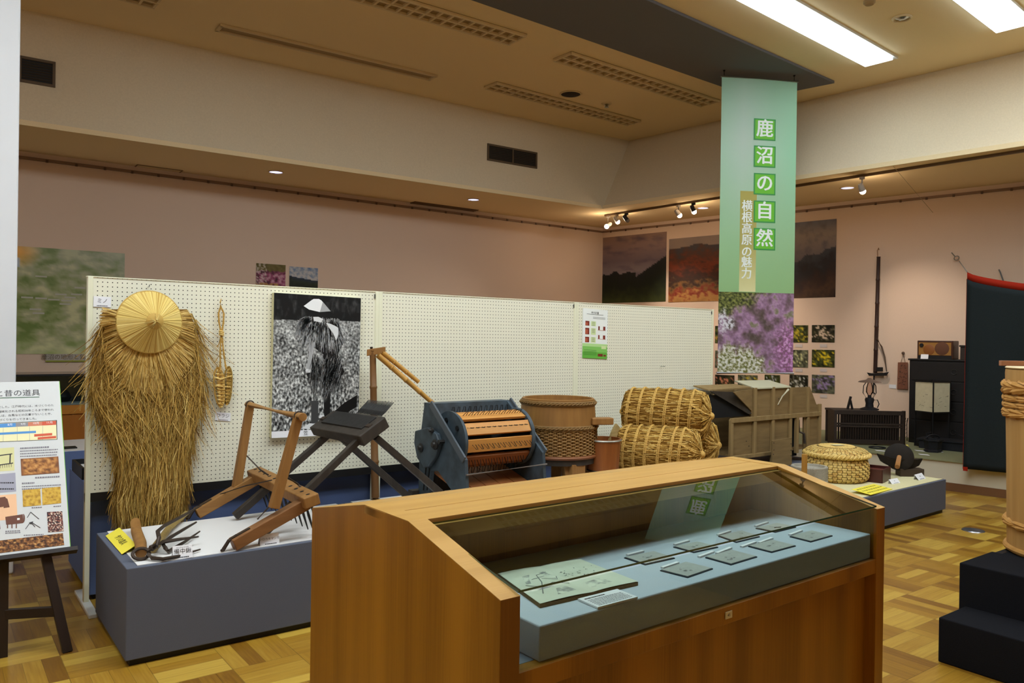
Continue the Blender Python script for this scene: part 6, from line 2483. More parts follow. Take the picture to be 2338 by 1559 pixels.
t = MB(); t.prism([cr + z_ * 0.001, cr + e2 * L2_ + z_ * 0.001, cr + e2 * L2_ + e1 * L1_ + z_ * 0.001, cr + e1 * L1_ + z_ * 0.001], z_ * 0.012); t.build('bottom', m_lac, lb)
t = MB(); t.prism([cr + (e1 + e2) * 0.01 + z_ * 0.085, cr + e2 * (L2_ - 0.01) + e1 * 0.01 + z_ * 0.085, cr + e2 * (L2_ - 0.01) + e1 * (L1_ - 0.01) + z_ * 0.085, cr + e2 * 0.01 + e1 * (L1_ - 0.01) + z_ * 0.085], z_ * 0.006); t.build('inner_tray', M('lacquer_inside', (104, 52, 44), 0.3), lb)

# wheel grinder: boat shaped trough, wheel and wooden axle
gb = Z(2076, 1090, Z2T)
gr = thing('wheel_grinder', 'black iron wheel grinder in a boat shaped trough beside the red box', 'grinder', gb)
m_gi = M('grinder_iron', (38, 31, 24), 0.7, (26, 21, 16), 30, amt=1.0, spec=0.2)
RR = V((0.80, -0.60, 0)); TT = V((-0.62, -0.78, 0))      # across the view, towards the viewer
cc = Z(2077, 1086, Z2T)
t = MB(); t.obox(cc + V((0, 0, 0.035)), RR * 0.11, TT * 0.05, z_ * 0.035); t.build('base_block', M('grinder_base', (62, 48, 34), 0.6), gr, bevel=0.004)
pmg = FPX / (cc - EYE).dot(_f)
tl, tr_ = cc + RR * ((2002 - 2077) / pmg) + z_ * ((1086 - 1036) / pmg), cc + RR * ((2105 - 2077) / pmg) + z_ * ((1086 - 1046) / pmg)
t = MB()
k = 12
P = []
for i in range(k + 1):
    f = i / k
    w = 0.045 * math.sqrt(max(0.02, 1 - (2 * f - 1) ** 2))
    top = tl.lerp(tr_, f) - z_ * (0.10 * (1 - (2 * f - 1) ** 2) * 0.25)
    bot = tl.lerp(tr_, f) - z_ * (0.012 + 0.10 * math.sqrt(max(0, 1 - (2 * f - 1) ** 2)))
    P += [top + TT * w, top - TT * w, bot - TT * w * 0.6, bot + TT * w * 0.6]
F = []
for i in range(k):
    for j in range(4):
        F.append((i * 4 + j, i * 4 + (j + 1) % 4, i * 4 + 4 + (j + 1) % 4, i * 4 + 4 + j))
F += [(0, 3, 2, 1), (k * 4, k * 4 + 1, k * 4 + 2, k * 4 + 3)]
t.add(P, F); t.build('trough', m_gi, gr)
t = MB(); t.obox(cc + z_ * 0.075 + RR * ((2066 - 2077) / pmg), RR * 0.03, TT * 0.03, z_ * 0.03); t.build('pedestal', m_gi, gr)
wc = cc + RR * ((2051 - 2077) / pmg) + z_ * ((1086 - 1043) / pmg) + TT * 0.01
wax = (TT + RR * -0.35 + z_ * 0.25).normalized()
Rw = 31 / pmg
t = MB(); t.lathe([(0, -0.014), (Rw * 0.4, -0.013), (Rw * 0.9, -0.007), (Rw, 0), (Rw * 0.9, 0.007), (Rw * 0.4, 0.013), (0, 0.014)], wc, 40, wax); t.build('wheel', m_gi, gr)
t = MB(); e = cc + RR * ((2030 - 2077) / pmg) + z_ * ((1086 - 1060) / pmg) + TT * 0.16
t.tube([wc + wax * 0.01, e], [0.019, 0.021], 14); t.tube([wc - wax * 0.01, wc - wax * 0.14], [0.019, 0.02], 14); t.build('axle_handle', M('axle_wood', (172, 120, 66), 0.5, (146, 96, 48), 20, amt=1.0), gr)

# cards on the low plinth
random.seed(14)
tent_card((2037, 1105.5), (2056, 1102), 11, Z2T, 0.8, '箱', 0.012, 'white name card in front of the red box', small=True)
tent_card((2098, 1096.5), (2114, 1092), 13, Z2T, 0.8, '薬研', 0.014, 'white name card in front of the wheel grinder', small=True)
yl, yb2, yr, ytp = Z(1944, 1117, Z2T + 0.03), Z(1988, 1129.5, Z2T + 0.012), Z(2038, 1116, Z2T + 0.004), Z(1990, 1104, Z2T + 0.03)
t = MB(); ux = yr - yb2; uy = yl - yb2
nn = ux.cross(uy).normalized()
t.prism([yb2, yb2 + ux, yb2 + ux + uy, yb2 + uy], -nn * 0.0015)
t.mat = 1
for i, v in enumerate((0.75, 0.48, 0.2)):
    x = 0.08
    while x < 0.9:
        l = rnd(0.04, 0.09)
        a = yb2 + ux * x + uy * v + nn * 0.0006
        t.poly([a, a + ux * l, a + ux * l + uy * 0.10, a + uy * 0.10])
        x += l + 0.03
t.mat = 0
t.prism([yb2 + uy * 0.2 - nn * .002 + ux * 0.2, yb2 + uy * 0.9 + ux * 0.2 - nn * .002, V((*(yb2 + uy * 0.9 + ux * 0.2).xy, Z2T)), V((*(yb2 + uy * 0.2 + ux * 0.2).xy, Z2T))], ux.normalized() * 0.002)
tag(t.build('yellow_card', [m_yel, M('card_olive_print', (150, 140, 40), 0.7)]), 'yellow lettered card on the low plinth box in front of the basket', 'card')

# ================================================================== RAISED PLATFORM WITH HOUSEHOLD THINGS
ZP = 0.313


def pfx(y):
    return 8.46 + (4.0 - y) * 0.14


m_panel = M('platform_panel_cream', (206, 198, 176), 0.8, spec=0.15)
m_tat = M('tatami_green', (140, 140, 108), 0.85, (124, 124, 92), 60, (1, 8, 1), amt=0.9, spec=0.1)
y0p, y1p = -1.0, 6.6
r = thing('display_platform', 'long low platform with green matting along the right wall', 'platform', (9.2, 3.0, 0))
A4 = [(pfx(y0p), y0p), (pfx(y1p), y1p), (xwall(y1p) - 0.01, y1p), (xwall(y0p) - 0.01, y0p)]
t = MB(); t.prism([(x + 0.02, y, 0.08) for x, y in A4[:2]] + [(x, y, 0.08) for x, y in A4[2:]], (0, 0, ZP - 0.09)); t.build('body', m_panel, r)
t = MB(); t.prism([(x + 0.01, y, 0) for x, y in A4[:2]] + [(x, y, 0) for x, y in A4[2:]], (0, 0, 0.085)); t.build('skirting', M('skirting_brown', (112, 76, 46), 0.5), r)
t = MB(); t.prism([(x, y, ZP - 0.012) for x, y in A4], (0, 0, 0.012)); t.build('matting', m_tat, r)
m_kasha = M('black_lacquer_wood', (22, 17, 15), 0.5, (14, 11, 10), 10, amt=1.0)
m_dbrown = M('dark_brown_wood', (52, 38, 28), 0.6, (38, 27, 20), 20, amt=1.0)

# tall dark chest
cl_, crr = Z(2074, 1009, ZP), Z(2209, 1021, ZP)
dch = (crr - cl_); dch.z = 0
dch = V((0.135, -0.99, 0)).normalized()
nch = V((0.99, 0.135, 0))
wch = 1.0
zct = (EYE + ray(2078, 822) * ((cl_ - EYE).length_squared / ray(2078, 822).dot(cl_ - EYE))).z
kz = Y(2078, 822, cl_.y).z
ch_ = thing('tall_chest', 'tall black wooden chest against the right wall', 'chest', cl_ + dch * wch / 2)
dd = 0.42
t = MB(); t.prism([cl_, cl_ + dch * wch, cl_ + dch * wch + nch * dd, cl_ + nch * dd], (0, 0, kz - ZP)); t.build('carcass', m_kasha, ch_, bevel=0.004)
t = MB(); t.prism([cl_ - dch * 0.015 - nch * 0.015 + V((0, 0, kz - ZP)), cl_ + dch * (wch + 0.015) - nch * 0.015 + V((0, 0, kz - ZP)), cl_ + dch * (wch + 0.015) + nch * dd + V((0, 0, kz - ZP)), cl_ - dch * 0.015 + nch * dd + V((0, 0, kz - ZP))], (0, 0, 0.02)); t.build('top', m_kasha, ch_, bevel=0.003)
for k in range(4):
    z0 = ZP + 0.05 + k * (kz - ZP - 0.06) / 4
    t = MB(); t.obox(cl_ + dch * wch / 2 - nch * 0.004 + V((0, 0, z0 - ZP + (kz - ZP - 0.06) / 8)), dch * (wch / 2 - 0.03), nch * 0.005, V((0, 0, (kz - ZP - 0.06) / 8 - 0.008)))
    dr_ = t.build('drawer', m_kasha, ch_, bevel=0.002)
    t = MB(); c = cl_ + dch * wch / 2 - nch * 0.012 + V((0, 0, z0 - ZP + (kz - ZP - 0.06) / 8)); t.torus(c, 0.03, 0.004, nch, 16, 6); t.build('pull_ring', m_irond, dr_)
zct2 = kz + 0.02
# radio
ra, rb = Z(2097, 820, zct2), Z(2179, 820, zct2)
o = cl_ + dch * 0.12 + nch * 0.06; o.z = zct2
u0 = ray(2095, 800); u1 = ray(2190, 800)


def onch(px, py, off):
    """point on the plane of the chest front, set back by off"""
    d = ray(px, py)
    return EYE + d * ((cl_ + nch * off - EYE).dot(nch) / d.dot(nch))


a_, b_ = onch(2094, 800, 0.05), onch(2176, 800, 0.05)
wr_ = (b_ - a_).length
hr = onch(2100, 777, 0.05).z - zct2
rad = thing('old_radio', 'old wooden radio standing on the tall black chest', 'radio', V((a_.x, a_.y, zct2)) + dch * wr_ / 2)
base = V((a_.x, a_.y, zct2))
m_rcase = M('radio_case', (74, 42, 26), 0.35, (58, 32, 20), 8, (0.3, 1, 1), amt=1.0)
t = MB(); t.prism([base, base + dch * wr_, base + dch * wr_ + nch * 0.22, base + nch * 0.22], (0, 0, hr)); t.build('case', m_rcase, rad, bevel=0.008)
t = MB(); t.obox(base + dch * wr_ * 0.5 - nch * 0.003 + V((0, 0, hr * 0.55)), dch * wr_ * 0.45, nch * 0.003, V((0, 0, hr * 0.34))); t.build('front_panel', M('radio_panel', (150, 104, 44), 0.5), rad)
t = MB(); t.lathe([(0, 0.0), (0.075, 0.002), (0.08, 0)], base + dch * wr_ * 0.70 - nch * 0.0062 + V((0, 0, hr * 0.57)), 28, -nch); t.build('speaker_cloth', M('radio_cloth', (104, 66, 44), 0.8, (84, 50, 32), 400, amt=1.0), rad)
t = MB(); t.lathe([(0, 0.0), (0.06, 0.002), (0.065, 0)], base + dch * wr_ * 0.34 - nch * 0.0062 + V((0, 0, hr * 0.50)), 28, -nch); t.build('dial', M('radio_dial', (132, 78, 30), 0.5), rad)
t = MB(); t.lathe([(0, 0.012), (0.022, 0.012), (0.024, 0)], base + dch * wr_ * 0.13 - nch * 0.006 + V((0, 0, hr * 0.74)), 18, -nch); t.build('knob', m_black, rad)
t = MB(); t.obox(base + dch * wr_ * 0.5 - nch * 0.004 + V((0, 0, hr * 0.09)), dch * wr_ * 0.47, nch * 0.003, V((0, 0, hr * 0.08))); t.build('base_strip', m_black, rad)
c = onch(2104, 815, -0.02) if False else base + dch * 0.05 - nch * 0.03
t = MB(); t.prism([c, c + dch * 0.085, c + dch * 0.085 + V((0, 0, 0.055)) + nch * 0.015, c + V((0, 0, 0.055)) + nch * 0.015], nch * 0.002)
tag(t.build('name_card', m_card), 'white card leaning on the old radio', 'label card')
c = base + dch * (wr_ + 0.06) + nch * 0.06
t = MB(); t.prism([c, c + dch * 0.24, c + dch * 0.24 + nch * 0.2, c + nch * 0.2], (0, 0, hr * 0.68))
bxs = thing('dark_box', 'dark box beside the radio on the black chest', 'box', c)
t.build('body', m_dbrown, bxs, bevel=0.004)
t = MB(); t.prism([c - dch * 0.01 - nch * 0.01 + V((0, 0, hr * 0.68)), c + dch * 0.25 - nch * 0.01 + V((0, 0, hr * 0.68)), c + dch * 0.25 + nch * 0.21 + V((0, 0, hr * 0.68)), c - dch * 0.01 + nch * 0.21 + V((0, 0, hr * 0.68))], (0, 0, 0.02)); t.build('lid', m_black, bxs)

# paper lantern
off = -0.36


def onl(px, py):
    d = ray(px, py)
    return EYE + d * ((cl_ + nch * off - EYE).dot(nch) / d.dot(nch))


la, lb_ = onl(2103, 905), onl(2139, 905)
zl1, zl2 = onl(2105, 940).z, onl(2105, 871).z
c = (la + lb_) / 2 + nch * 0.12
lw = 0.13
an = thing('paper_lantern', 'square paper lantern on a thin black stand before the tall chest', 'lantern', (c.x, c.y, ZP))
rotl = math.radians(20)
lx, ly = V((-0.80, 0.60, 0)), V((0.60, 0.80, 0))
lx = V((-0.292, -0.956, 0)); ly = V((0.956, -0.292, 0))
hl = (zl2 - zl1) / 2
cc_ = V((c.x, c.y, (zl1 + zl2) / 2))
m_paper = M('lantern_paper', (218, 206, 172), 0.8, (204, 192, 158), 20, amt=1.0)
for s, ax_, ay_ in ((1, lx, ly), (-1, lx, ly), (1, ly, lx), (-1, ly, lx)):
    t = MB(); t.obox(cc_ + ay_ * s * (lw - 0.002), ax_ * (lw - 0.006), ay_ * 0.001, V((0, 0, hl - 0.008)))
    o = t.build('paper_panel', m_paper, an)
    t = MB()
    random.seed(int(s * 3 + 10))
    for i in range(7):
        p = cc_ + ay_ * s * (lw + 0.0006) + ax_ * rnd(-0.09, 0.09) + V((0, 0, rnd(-hl * 0.7, hl * 0.2)))
        t.ribbon([p, p + ax_ * rnd(0.01, 0.05) + V((0, 0, rnd(-0.01, 0.02)))], 0.004, ay_)
    t.build('painted_sprig', M('sprig_grey', (120, 110, 90), 0.8), o)
t = MB()
for sx in (-1, 1):
    for sy in (-1, 1):
        p = cc_ + lx * sx * lw + ly * sy * lw
        t.beam(V((p.x, p.y, zl1 - 0.02)), V((p.x, p.y, zl2 + 0.02)), 0.012, 0.012)
for s in (-1, 1):
    for zz_ in (zl1, zl2):
        t.beam(cc_ + ly * s * lw - lx * lw + V((0, 0, zz_ - cc_.z)), cc_ + ly * s * lw + lx * lw + V((0, 0, zz_ - cc_.z)), 0.012, 0.012)
        t.beam(cc_ + lx * s * lw - ly * lw + V((0, 0, zz_ - cc_.z)), cc_ + lx * s * lw + ly * lw + V((0, 0, zz_ - cc_.z)), 0.012, 0.012)
t.build('frame', m_black, an)
for sx in (-1, 1):
    for sy in (-1, 1):
        p = cc_ + lx * sx * lw * 0.95 + ly * sy * lw * 0.95
        t = MB(); t.beam(V((p.x, p.y, ZP)), V((p.x, p.y, zl1)), 0.014, 0.014); t.build('leg', m_black, an)
t = MB(); t.obox((cc_.x, cc_.y, ZP + 0.02), lx * lw, ly * lw, V((0, 0, 0.018))); t.build('base_tray', m_black, an)

# iron pots and small cards on the matting
m_pot = M('cast_iron', (40, 40, 44), 0.6, (28, 28, 32), 60, amt=1.0, metal=0.3)
p1, p2 = Z(2130, 1031, ZP), Z(2157, 1025, ZP)
r = thing('iron_brazier', 'small iron brazier in front on the green matting', 'brazier', p1)
t = MB(); t.lathe([(0, 0), (0.10, 0), (0.10, 0.02), (0.085, 0.03), (0.10, 0.12), (0.115, 0.125), (0.115, 0.14), (0.09, 0.14), (0.075, 0.05), (0, 0.05)], p1, 6, squash=(1.1, 0.9)); t.build('body', m_pot, r)
t = MB(); t.torus(p1 + V((0, 0, 0.15)), 0.07, 0.008, (0.6, 0.8, 0.2), 18, 6, sq=(1, 0.6)); t.build('handle', m_pot, r)
r = thing('iron_fire_box', 'low square iron fire box behind the small brazier', 'brazier', p2)
t = MB()
e_ = dch; f_ = nch
t.obox(p2 + V((0, 0, 0.05)), e_ * 0.24, f_ * 0.13, V((0, 0, 0.05)))
t.build('body', m_pot, r, bevel=0.006)
t = MB(); t.obox(p2 + V((0, 0, 0.105)), e_ * 0.26, f_ * 0.15, V((0, 0, 0.008))); t.build('rim', m_pot, r)
t = MB()
for s in (-1, 1):
    q = p2 + e_ * 0.2 * s + V((0, 0, 0.11))
    t.tube([q, q + V((0.01, 0, 0.05)), q - e_ * s * 0.06 + V((0, 0, 0.07))], 0.005, 6)
t.build('handle', m_pot, r)
for px, py, w, lab in ((2102, 1029, 20, 'white card left of the small iron brazier'), (2112, 1038, 22, 'white card in front of the small iron brazier'), (2148, 1031, 12, 'white card right of the small iron brazier'), (2012, 1029, 22, 'white card on the matting beside the black ring')):
    A, B = Z(px - w / 2, py, ZP + 0.002), Z(px + w / 2, py + 2.0, ZP + 0.002)
    bk_ = V((0.75, 0.66, 0)) * 0.07
    t = MB(); t.prism([A, B, B + bk_, A + bk_], (0, 0, 0.003))
    tag(t.build('name_card', m_card), lab, 'label card', 'white cards on the green matting')
c = Z(2003, 1023, ZP)
t = MB(); t.torus(c + V((0, 0, 0.008)), 0.085, 0.008, n=30, k=6); tag(t.build('iron_ring', m_pot), 'black iron ring lying on the green matting', 'ring')
c = Z(2071, 1022, ZP); t = MB(); t.ball(c + V((0, 0, 0.018)), 0.022, 12)
tag(t.build('yellow_ball', M('ball_yellow', (206, 190, 96), 0.5)), 'tiny yellow ball on the matting near the black chest', 'ball')

# lattice screen
sa, sb = Z(1897, 1014, ZP), Z(2062, 1018, ZP)
dl = (sb - sa).normalized(); ls = (sb - sa).length
hs = 0.0
dd_ = ray(2062, 938)
nl = V((-dl.y, dl.x, 0))
hs = (EYE + dd_ * ((sb - EYE).dot(nl) / dd_.dot(nl))).z - ZP
lat = thing('lattice_screen', 'low brown wooden lattice screen on the platform', 'screen', (sa + sb) / 2)
for p in (sa, sb):
    t = MB(); t.beam(p, p + V((0, 0, hs)), 0.04, 0.03); t.build('post', m_dbrown, lat, bevel=0.002)
for z0, h_ in ((0.04, 0.05), (hs * 0.53, 0.022), (hs * 0.60, 0.022), (hs - 0.03, 0.05)):
    t = MB(); t.beam(sa + V((0, 0, z0)), sb + V((0, 0, z0)), 0.026, h_); t.build('rail', m_dbrown, lat, bevel=0.002)
for i in range(28):
    p = sa.lerp(sb, (i + 1) / 29)
    t = MB(); t.beam(p + V((0, 0, 0.06)), p + V((0, 0, hs - 0.05)), 0.016, 0.014); t.build('slat', m_dbrown, lat)
# folded return leaf at its left end
nb = (nl if nl.dot(V((1, 0, 0))) > 0 else -nl)
t = MB(); t.beam(sa - dl * 0.03 - nb * 0.02 + V((0, 0, hs / 2 + 0.01)), sa - dl * 0.06 - nb * 0.34 + V((0, 0, hs / 2 + 0.01)), 0.03, hs + 0.02); t.build('folded_leaf', m_dbrown, lat, bevel=0.002)
# dark low table behind it
tb_ = thing('low_table', 'low dark table behind the lattice screen', 'table', (sa + sb) / 2 + nb * 0.22)
t = MB(); t.beam(sa.lerp(sb, 0.17) + nb * 0.045 + V((0, 0, hs * 0.46)), sb + nb * 0.045 - dl * 0.03 + V((0, 0, hs * 0.46)), 0.012, hs * 0.86); t.build('side_panel', m_kasha, tb_)
t = MB(); c = sa.lerp(sb, 0.36) + nb * 0.20 + V((0, 0, hs - 0.018)); t.obox(c, dl * ls * 0.32, nb * 0.15, V((0, 0, 0.012))); t.build('table_top', m_dbrown, tb_, bevel=0.002)
for s in (-1, 1):
    for s2 in (-1, 1):
        q = c + dl * ls * 0.29 * s + nb * 0.13 * s2
        t = MB(); t.beam(V((q.x, q.y, ZP)), V((q.x, q.y, c.z - 0.012)), 0.03, 0.03); t.build('leg', m_dbrown, tb_)
ztt = c.z + 0.012


def ontab(px, py, back=0.18):
    d = ray(px, py)
    return EYE + d * ((sa + nb * back - EYE).dot(nl) / d.dot(nl))


# oil lamp
lc = ontab(1985, 930); lc.z = ztt
pl = FPX / (lc - EYE).dot(_f)
lam = thing('oil_lamp', 'oil lamp with a wire frame and shallow shade on the low table', 'oil lamp', lc)
k1 = 1 / pl
t = MB(); t.lathe([(0, 0), (20 * k1, 0), (20 * k1, 2 * k1), (9 * k1, 6 * k1), (8 * k1, 14 * k1), (10 * k1, 22 * k1), (9 * k1, 26 * k1), (4 * k1, 28 * k1), (4 * k1, 33 * k1), (0, 33 * k1)], lc, 24); t.build('oil_font', m_pot, lam)
t = MB(); t.lathe([(4 * k1, 33 * k1), (8 * k1, 40 * k1), (7.5 * k1, 50 * k1), (4 * k1, 62 * k1)], lc, 20); t.build('chimney', glass_mat('chimney_glass', (240, 226, 220)), lam)
t = MB(); t.lathe([(25 * k1, 62 * k1), (22 * k1, 65 * k1), (8 * k1, 68 * k1), (3 * k1, 72 * k1), (0, 72 * k1)], lc, 28); t.build('shade', M('lamp_shade_tin', (128, 108, 96), 0.4, metal=0.4), lam)
t = MB()
for s in (-1, 1):
    t.tube([lc + RR * s * 6 * k1 + z_ * 24 * k1, lc + RR * s * 15 * k1 + z_ * 38 * k1, lc + RR * s * 14 * k1 + z_ * 54 * k1, lc + RR * s * 6 * k1 + z_ * 66 * k1], 0.005, 6)
t.tube([lc + RR * 9 * k1 + z_ * 22 * k1, lc + RR * 18 * k1 + z_ * 22 * k1, lc + RR * 22 * k1 + z_ * 13 * k1, lc + RR * 18 * k1 + z_ * 4 * k1], 0.006, 6)
t.build('wire_frame', m_pot, lam)
fc = ontab(1940, 934); fc.z = ztt
fr2 = thing('folding_stand', 'small black folding stand on the low table beside the oil lamp', 'stand', fc)
t = MB(); t.beam(fc - RR * 5 * k1, fc + RR * 2 * k1 + z_ * 29 * k1, 0.02, 0.03, up=TT); t.build('front_leaf', m_black, fr2)
t = MB(); t.beam(fc + RR * 6 * k1, fc + RR * 1.5 * k1 + z_ * 20 * k1, 0.02, 0.02, up=TT); t.build('rear_leaf', m_black, fr2)
# black forked irons between screen and chest
fk = Z(2068, 1006, ZP)
fo = thing('forged_rack', 'black forged iron rack between the lattice screen and the tall chest', 'iron rack', fk)
kk = FPX / (fk - EYE).dot(_f)
t = MB()
for i in range(2):
    t.tube([fk + RR * (i * 6 - 3) / kk, fk + RR * (i * 6 - 4) / kk + z_ * 40 / kk, fk + RR * (i * 5 - 1) / kk + z_ * 52 / kk], 0.006, 6)
for i in range(5):
    t.tube([fk + RR * -3 / kk + z_ * (6 + i * 9) / kk, fk + RR * 3 / kk + z_ * (11 + i * 9) / kk], 0.005, 6)
t.build('frame', m_black, fo)

# hearth hook hanging on the wall
hk = thing('hearth_hook', 'long dark hearth hook with fish crossbar hanging on the right wall', 'hearth hook', W(2000, 850, 0.06))
m_hk = M('hook_bamboo_dark', (58, 34, 26), 0.5, (42, 24, 18), 20, amt=1.0)
t = MB(); bamboo(t, W(1998, 852, 0.05), W(2006, 585, 0.05), 0.024, 0.022, 5); t.build('bamboo_tube', m_hk, hk)
t = MB(); t.tube([W(2004, 586, 0.05), W(2003, 572, 0.045), W(2006, 566, 0.03), W(2007, 570, 0.01)], 0.005, 6); t.build('cord', M('cord_tan', (150, 110, 80), 0.8), hk)
t = MB(); t.prism([W(1979, 850, 0.08), W(1984, 858, 0.08), W(2024, 857.5, 0.08), W(2030, 849, 0.08), W(2018, 851, 0.08), W(1990, 852, 0.08)], W(2000, 850, 0.05) - W(2000, 850, 0.08)); t.build('crossbar', m_kasha, hk, bevel=0.002)
t = MB(); t.obox(W(2008, 843, 0.07), (W(2016, 843, 0.07) - W(2000, 843, 0.07)) / 2, (W(2008, 843, 0.05) - W(2008, 843, 0.09)) / 2, V((0, 0, 0.028))); t.build('wood_float', m_kasha, hk, bevel=0.006)
t = MB(); t.tube([W(2003, 774, 0.07), W(2013, 792, 0.07), W(2020, 815, 0.07), W(2024, 848, 0.07)], [0.012, 0.012, 0.010, 0.006], 8); t.build('curved_rod', M('rod_brown', (84, 66, 52), 0.5), hk)
t = MB(); t.tube([W(1996, 852, 0.06), W(1995, 872, 0.06), W(1993, 895, 0.06), W(1997, 899, 0.07)], 0.010, 8); t.build('iron_hook', m_pot, hk)

# wooden tag and a small card on the wall
tg = thing('wooden_tag', 'hanging wooden plaque with faded writing beside the black chest', 'plaque', W(2061, 888, 0.02))
m_plq = M('plaque_wood', (134, 84, 60), 0.6, (110, 66, 46), 14, (2, 2, 0.3), amt=1.0)
A, B, C_, D_ = W(2050, 827, 0.03), W(2073, 827, 0.03), W(2073, 889, 0.03), W(2048, 888, 0.03)
t = MB(); t.prism([D_, C_, B, A], W(2060, 850, 0.005) - W(2060, 850, 0.03)); t.build('board', m_plq, tg, bevel=0.004)
t = MB()
random.seed(2)
nw_ = (W(2060, 850, 0.03) - W(2060, 850, 0.0)).normalized()
for i in range(6):
    for j in range(2):
        p = A.lerp(D_, 0.14 + i * 0.13).lerp(B.lerp(C_, 0.14 + i * 0.13), 0.3 + 0.35 * j) + nw_ * 0.002
        for k in range(3):
            q = p + (B - A).normalized() * rnd(-0.02, 0.02) + V((0, 0, rnd(-0.02, 0.02)))
            t.ribbon([q, q + (B - A).normalized() * rnd(-0.02, 0.02) + V((0, 0, rnd(-0.02, 0.02)))], 0.006, nw_)
t.build('faded_writing', M('plaque_ink', (74, 48, 36), 0.8), tg)
t = MB(); t.tube([W(2057, 828, 0.025), W(2062, 808, 0.03), W(2067, 828, 0.025)], 0.004, 6); t.ball(W(2062, 806, 0.03), 0.02, 10); t.build('cord', M('cord_brown', (96, 74, 60), 0.8), tg)
A, B = W(2030, 886, 0.004), W(2046, 887, 0.004)
t = MB(); ux = B - A; t.prism([A, B, B + V((0, 0, 0.05)), A + V((0, 0, 0.05))], ux.cross(V((0, 0, 1))).normalized() * 0.003)
tag(t.build('name_card', m_card), 'white card on the wall beside the hanging plaque', 'label card')

# dark hanging cloth with a red upper hem
xo_ = -0.10


def CL(px, py, off=-0.10):
    """plane parallel to the platform front"""
    return atw(px, py, (pfx(6) + off, 6), (pfx(0) + off, 0))


clo = thing('hanging_cloth', 'dark blue-black cloth with a red upper hem hanging at the right', 'cloth', CL(2290, 1090))
m_cloth = M('cloth_indigo_black', (38, 43, 44), 0.9, (32, 37, 38), 120, amt=1.0, spec=0.05, bump=0.2)
m_clothr = M('cloth_red_hem', (146, 34, 16), 0.8, spec=0.1)
nxx, nyy = 40, 30
L0, L1_ = CL(2208, 637), CL(2212, 1068)
dcl = (CL(2300, 800) - CL(2210, 800)); dcl.z = 0; dcl.normalize()
ncl = V((dcl.y, -dcl.x, 0))
if ncl.x > 0:
    ncl = -ncl
wcl = 2.0
ztop_r, zb_r = CL(2338, 664).z, L1_.z - 0.01
wvis = (CL(2338, 664) - V((L0.x, L0.y, 0))); wvis.z = 0
wvis = wvis.length


def cpt(u, v, dz=0.0):
    s = u * wcl
    zt_c = L0.z + (ztop_r - L0.z) * min(1.0, (s / wvis)) ** 0.7 if s < wvis else ztop_r - 0.02 * (s - wvis)
    zz_ = zt_c + (zb_r - zt_c) * v
    fold = 0.022 * math.sin(s * 11 + 1.2 * v) * (0.25 + 0.75 * v) + 0.012 * math.sin(s * 23 + 2) * v
    return V((L0.x, L0.y, 0)) + dcl * s + ncl * fold + V((0, 0, zz_ + dz))


t = MB()
for j in range(nyy + 1):
    for i in range(nxx + 1):
        t.v.append(cpt(i / nxx, j / nyy))
for j in range(nyy):
    for i in range(nxx):
        a = j * (nxx + 1) + i
        t.f.append([a, a + 1, a + nxx + 2, a + nxx + 1]); t.mi.append(0); t.sm.append(True)
o = t.build('cloth_sheet', m_cloth, clo); md = o.modifiers.new('thick', 'SOLIDIFY'); md.thickness = 0.003
t = MB()
hh_ = CL(2208, 621).z - L0.z
for i in range(nxx + 1):
    t.v.append(cpt(i / nxx, 0.0)); t.v.append(cpt(i / nxx, 0.0, hh_ if i else hh_))
for i in range(nxx):
    t.f.append([2 * i, 2 * i + 2, 2 * i + 3, 2 * i + 1]); t.mi.append(0); t.sm.append(True)
t.tube([cpt(0, v / 10) - dcl * 0.003 for v in range(11)], 0.0018, 5)
c = cpt(0.0, 1.0); t.obox(c + dcl * 0.02, dcl * 0.018, ncl * 0.004, V((0, 0, 0.018)))
o = t.build('red_hem', m_clothr, clo); md = o.modifiers.new('thick', 'SOLIDIFY'); md.thickness = 0.003
t = MB(); q = cpt(0, 0, hh_); t.tube([q, W(2190, 596, 0.05)], 0.006, 6); t.torus(W(2184, 589, 0.05), 0.028, 0.006, (0.5, 0.5, 0.4), 20, 6); t.tube([W(2180, 585, 0.04), W(2173, 577, 0.0)], 0.007, 6); t.build('corner_cord', M('cord_grey', (136, 130, 122), 0.5), clo)
t = MB(); t.tube([W(2291, 642, 0.12), W(2284, 622, 0.05), W(2281, 616, 0.0)], 0.009, 6); t.build('rear_cord', M('cord_grey_dark', (112, 112, 112), 0.5), clo)

# ================================================================== TALL TUB ON THE STAGE
ctub = V((4.885, 1.51, 0.401))
rr0 = ray(2297, 1050)
hd = V((rr0.x, rr0.y, 0)).normalized()
Rt = abs(ctub.x * hd.y - ctub.y * hd.x)
tubh = (EYE + ray(2300, 842) * (V((ctub.x, ctub.y, 0)).length / V((ray(2300, 842).x, ray(2300, 842).y, 0)).length)).z
tub = thing('tall_tub', 'tall pale wooden tub bound with plaited bamboo on the black stage', 'tub', ctub)
m_tubw = M('tub_pale_cedar', (184, 144, 86), 0.6, (160, 118, 62), 9, (3, 3, 0.12), amt=1.0, bump=0.1)
m_band_ = M('plaited_bamboo', (190, 142, 76), 0.55, (166, 116, 52), 30, amt=1.0)
t = MB(); t.lathe([(0, 0.02), (Rt * 0.95, 0.02), (Rt * 0.95, 0.0), (Rt * 0.975, 0.0), (Rt * 1.0, (tubh - 0.4) * 0.5), (Rt * 1.035, tubh - 0.42), (Rt * 1.03, tubh - 0.40), (Rt * 0.94, tubh - 0.40), (Rt * 0.92, tubh - 0.6), (0, tubh - 0.6)], ctub, 56); t.build('staves', m_tubw, tub)


def zt_px(py):
    d = ray(2300, py)
    return (EYE + d * (V((ctub.x, ctub.y, 0)).length / V((d.x, d.y, 0)).length)).z




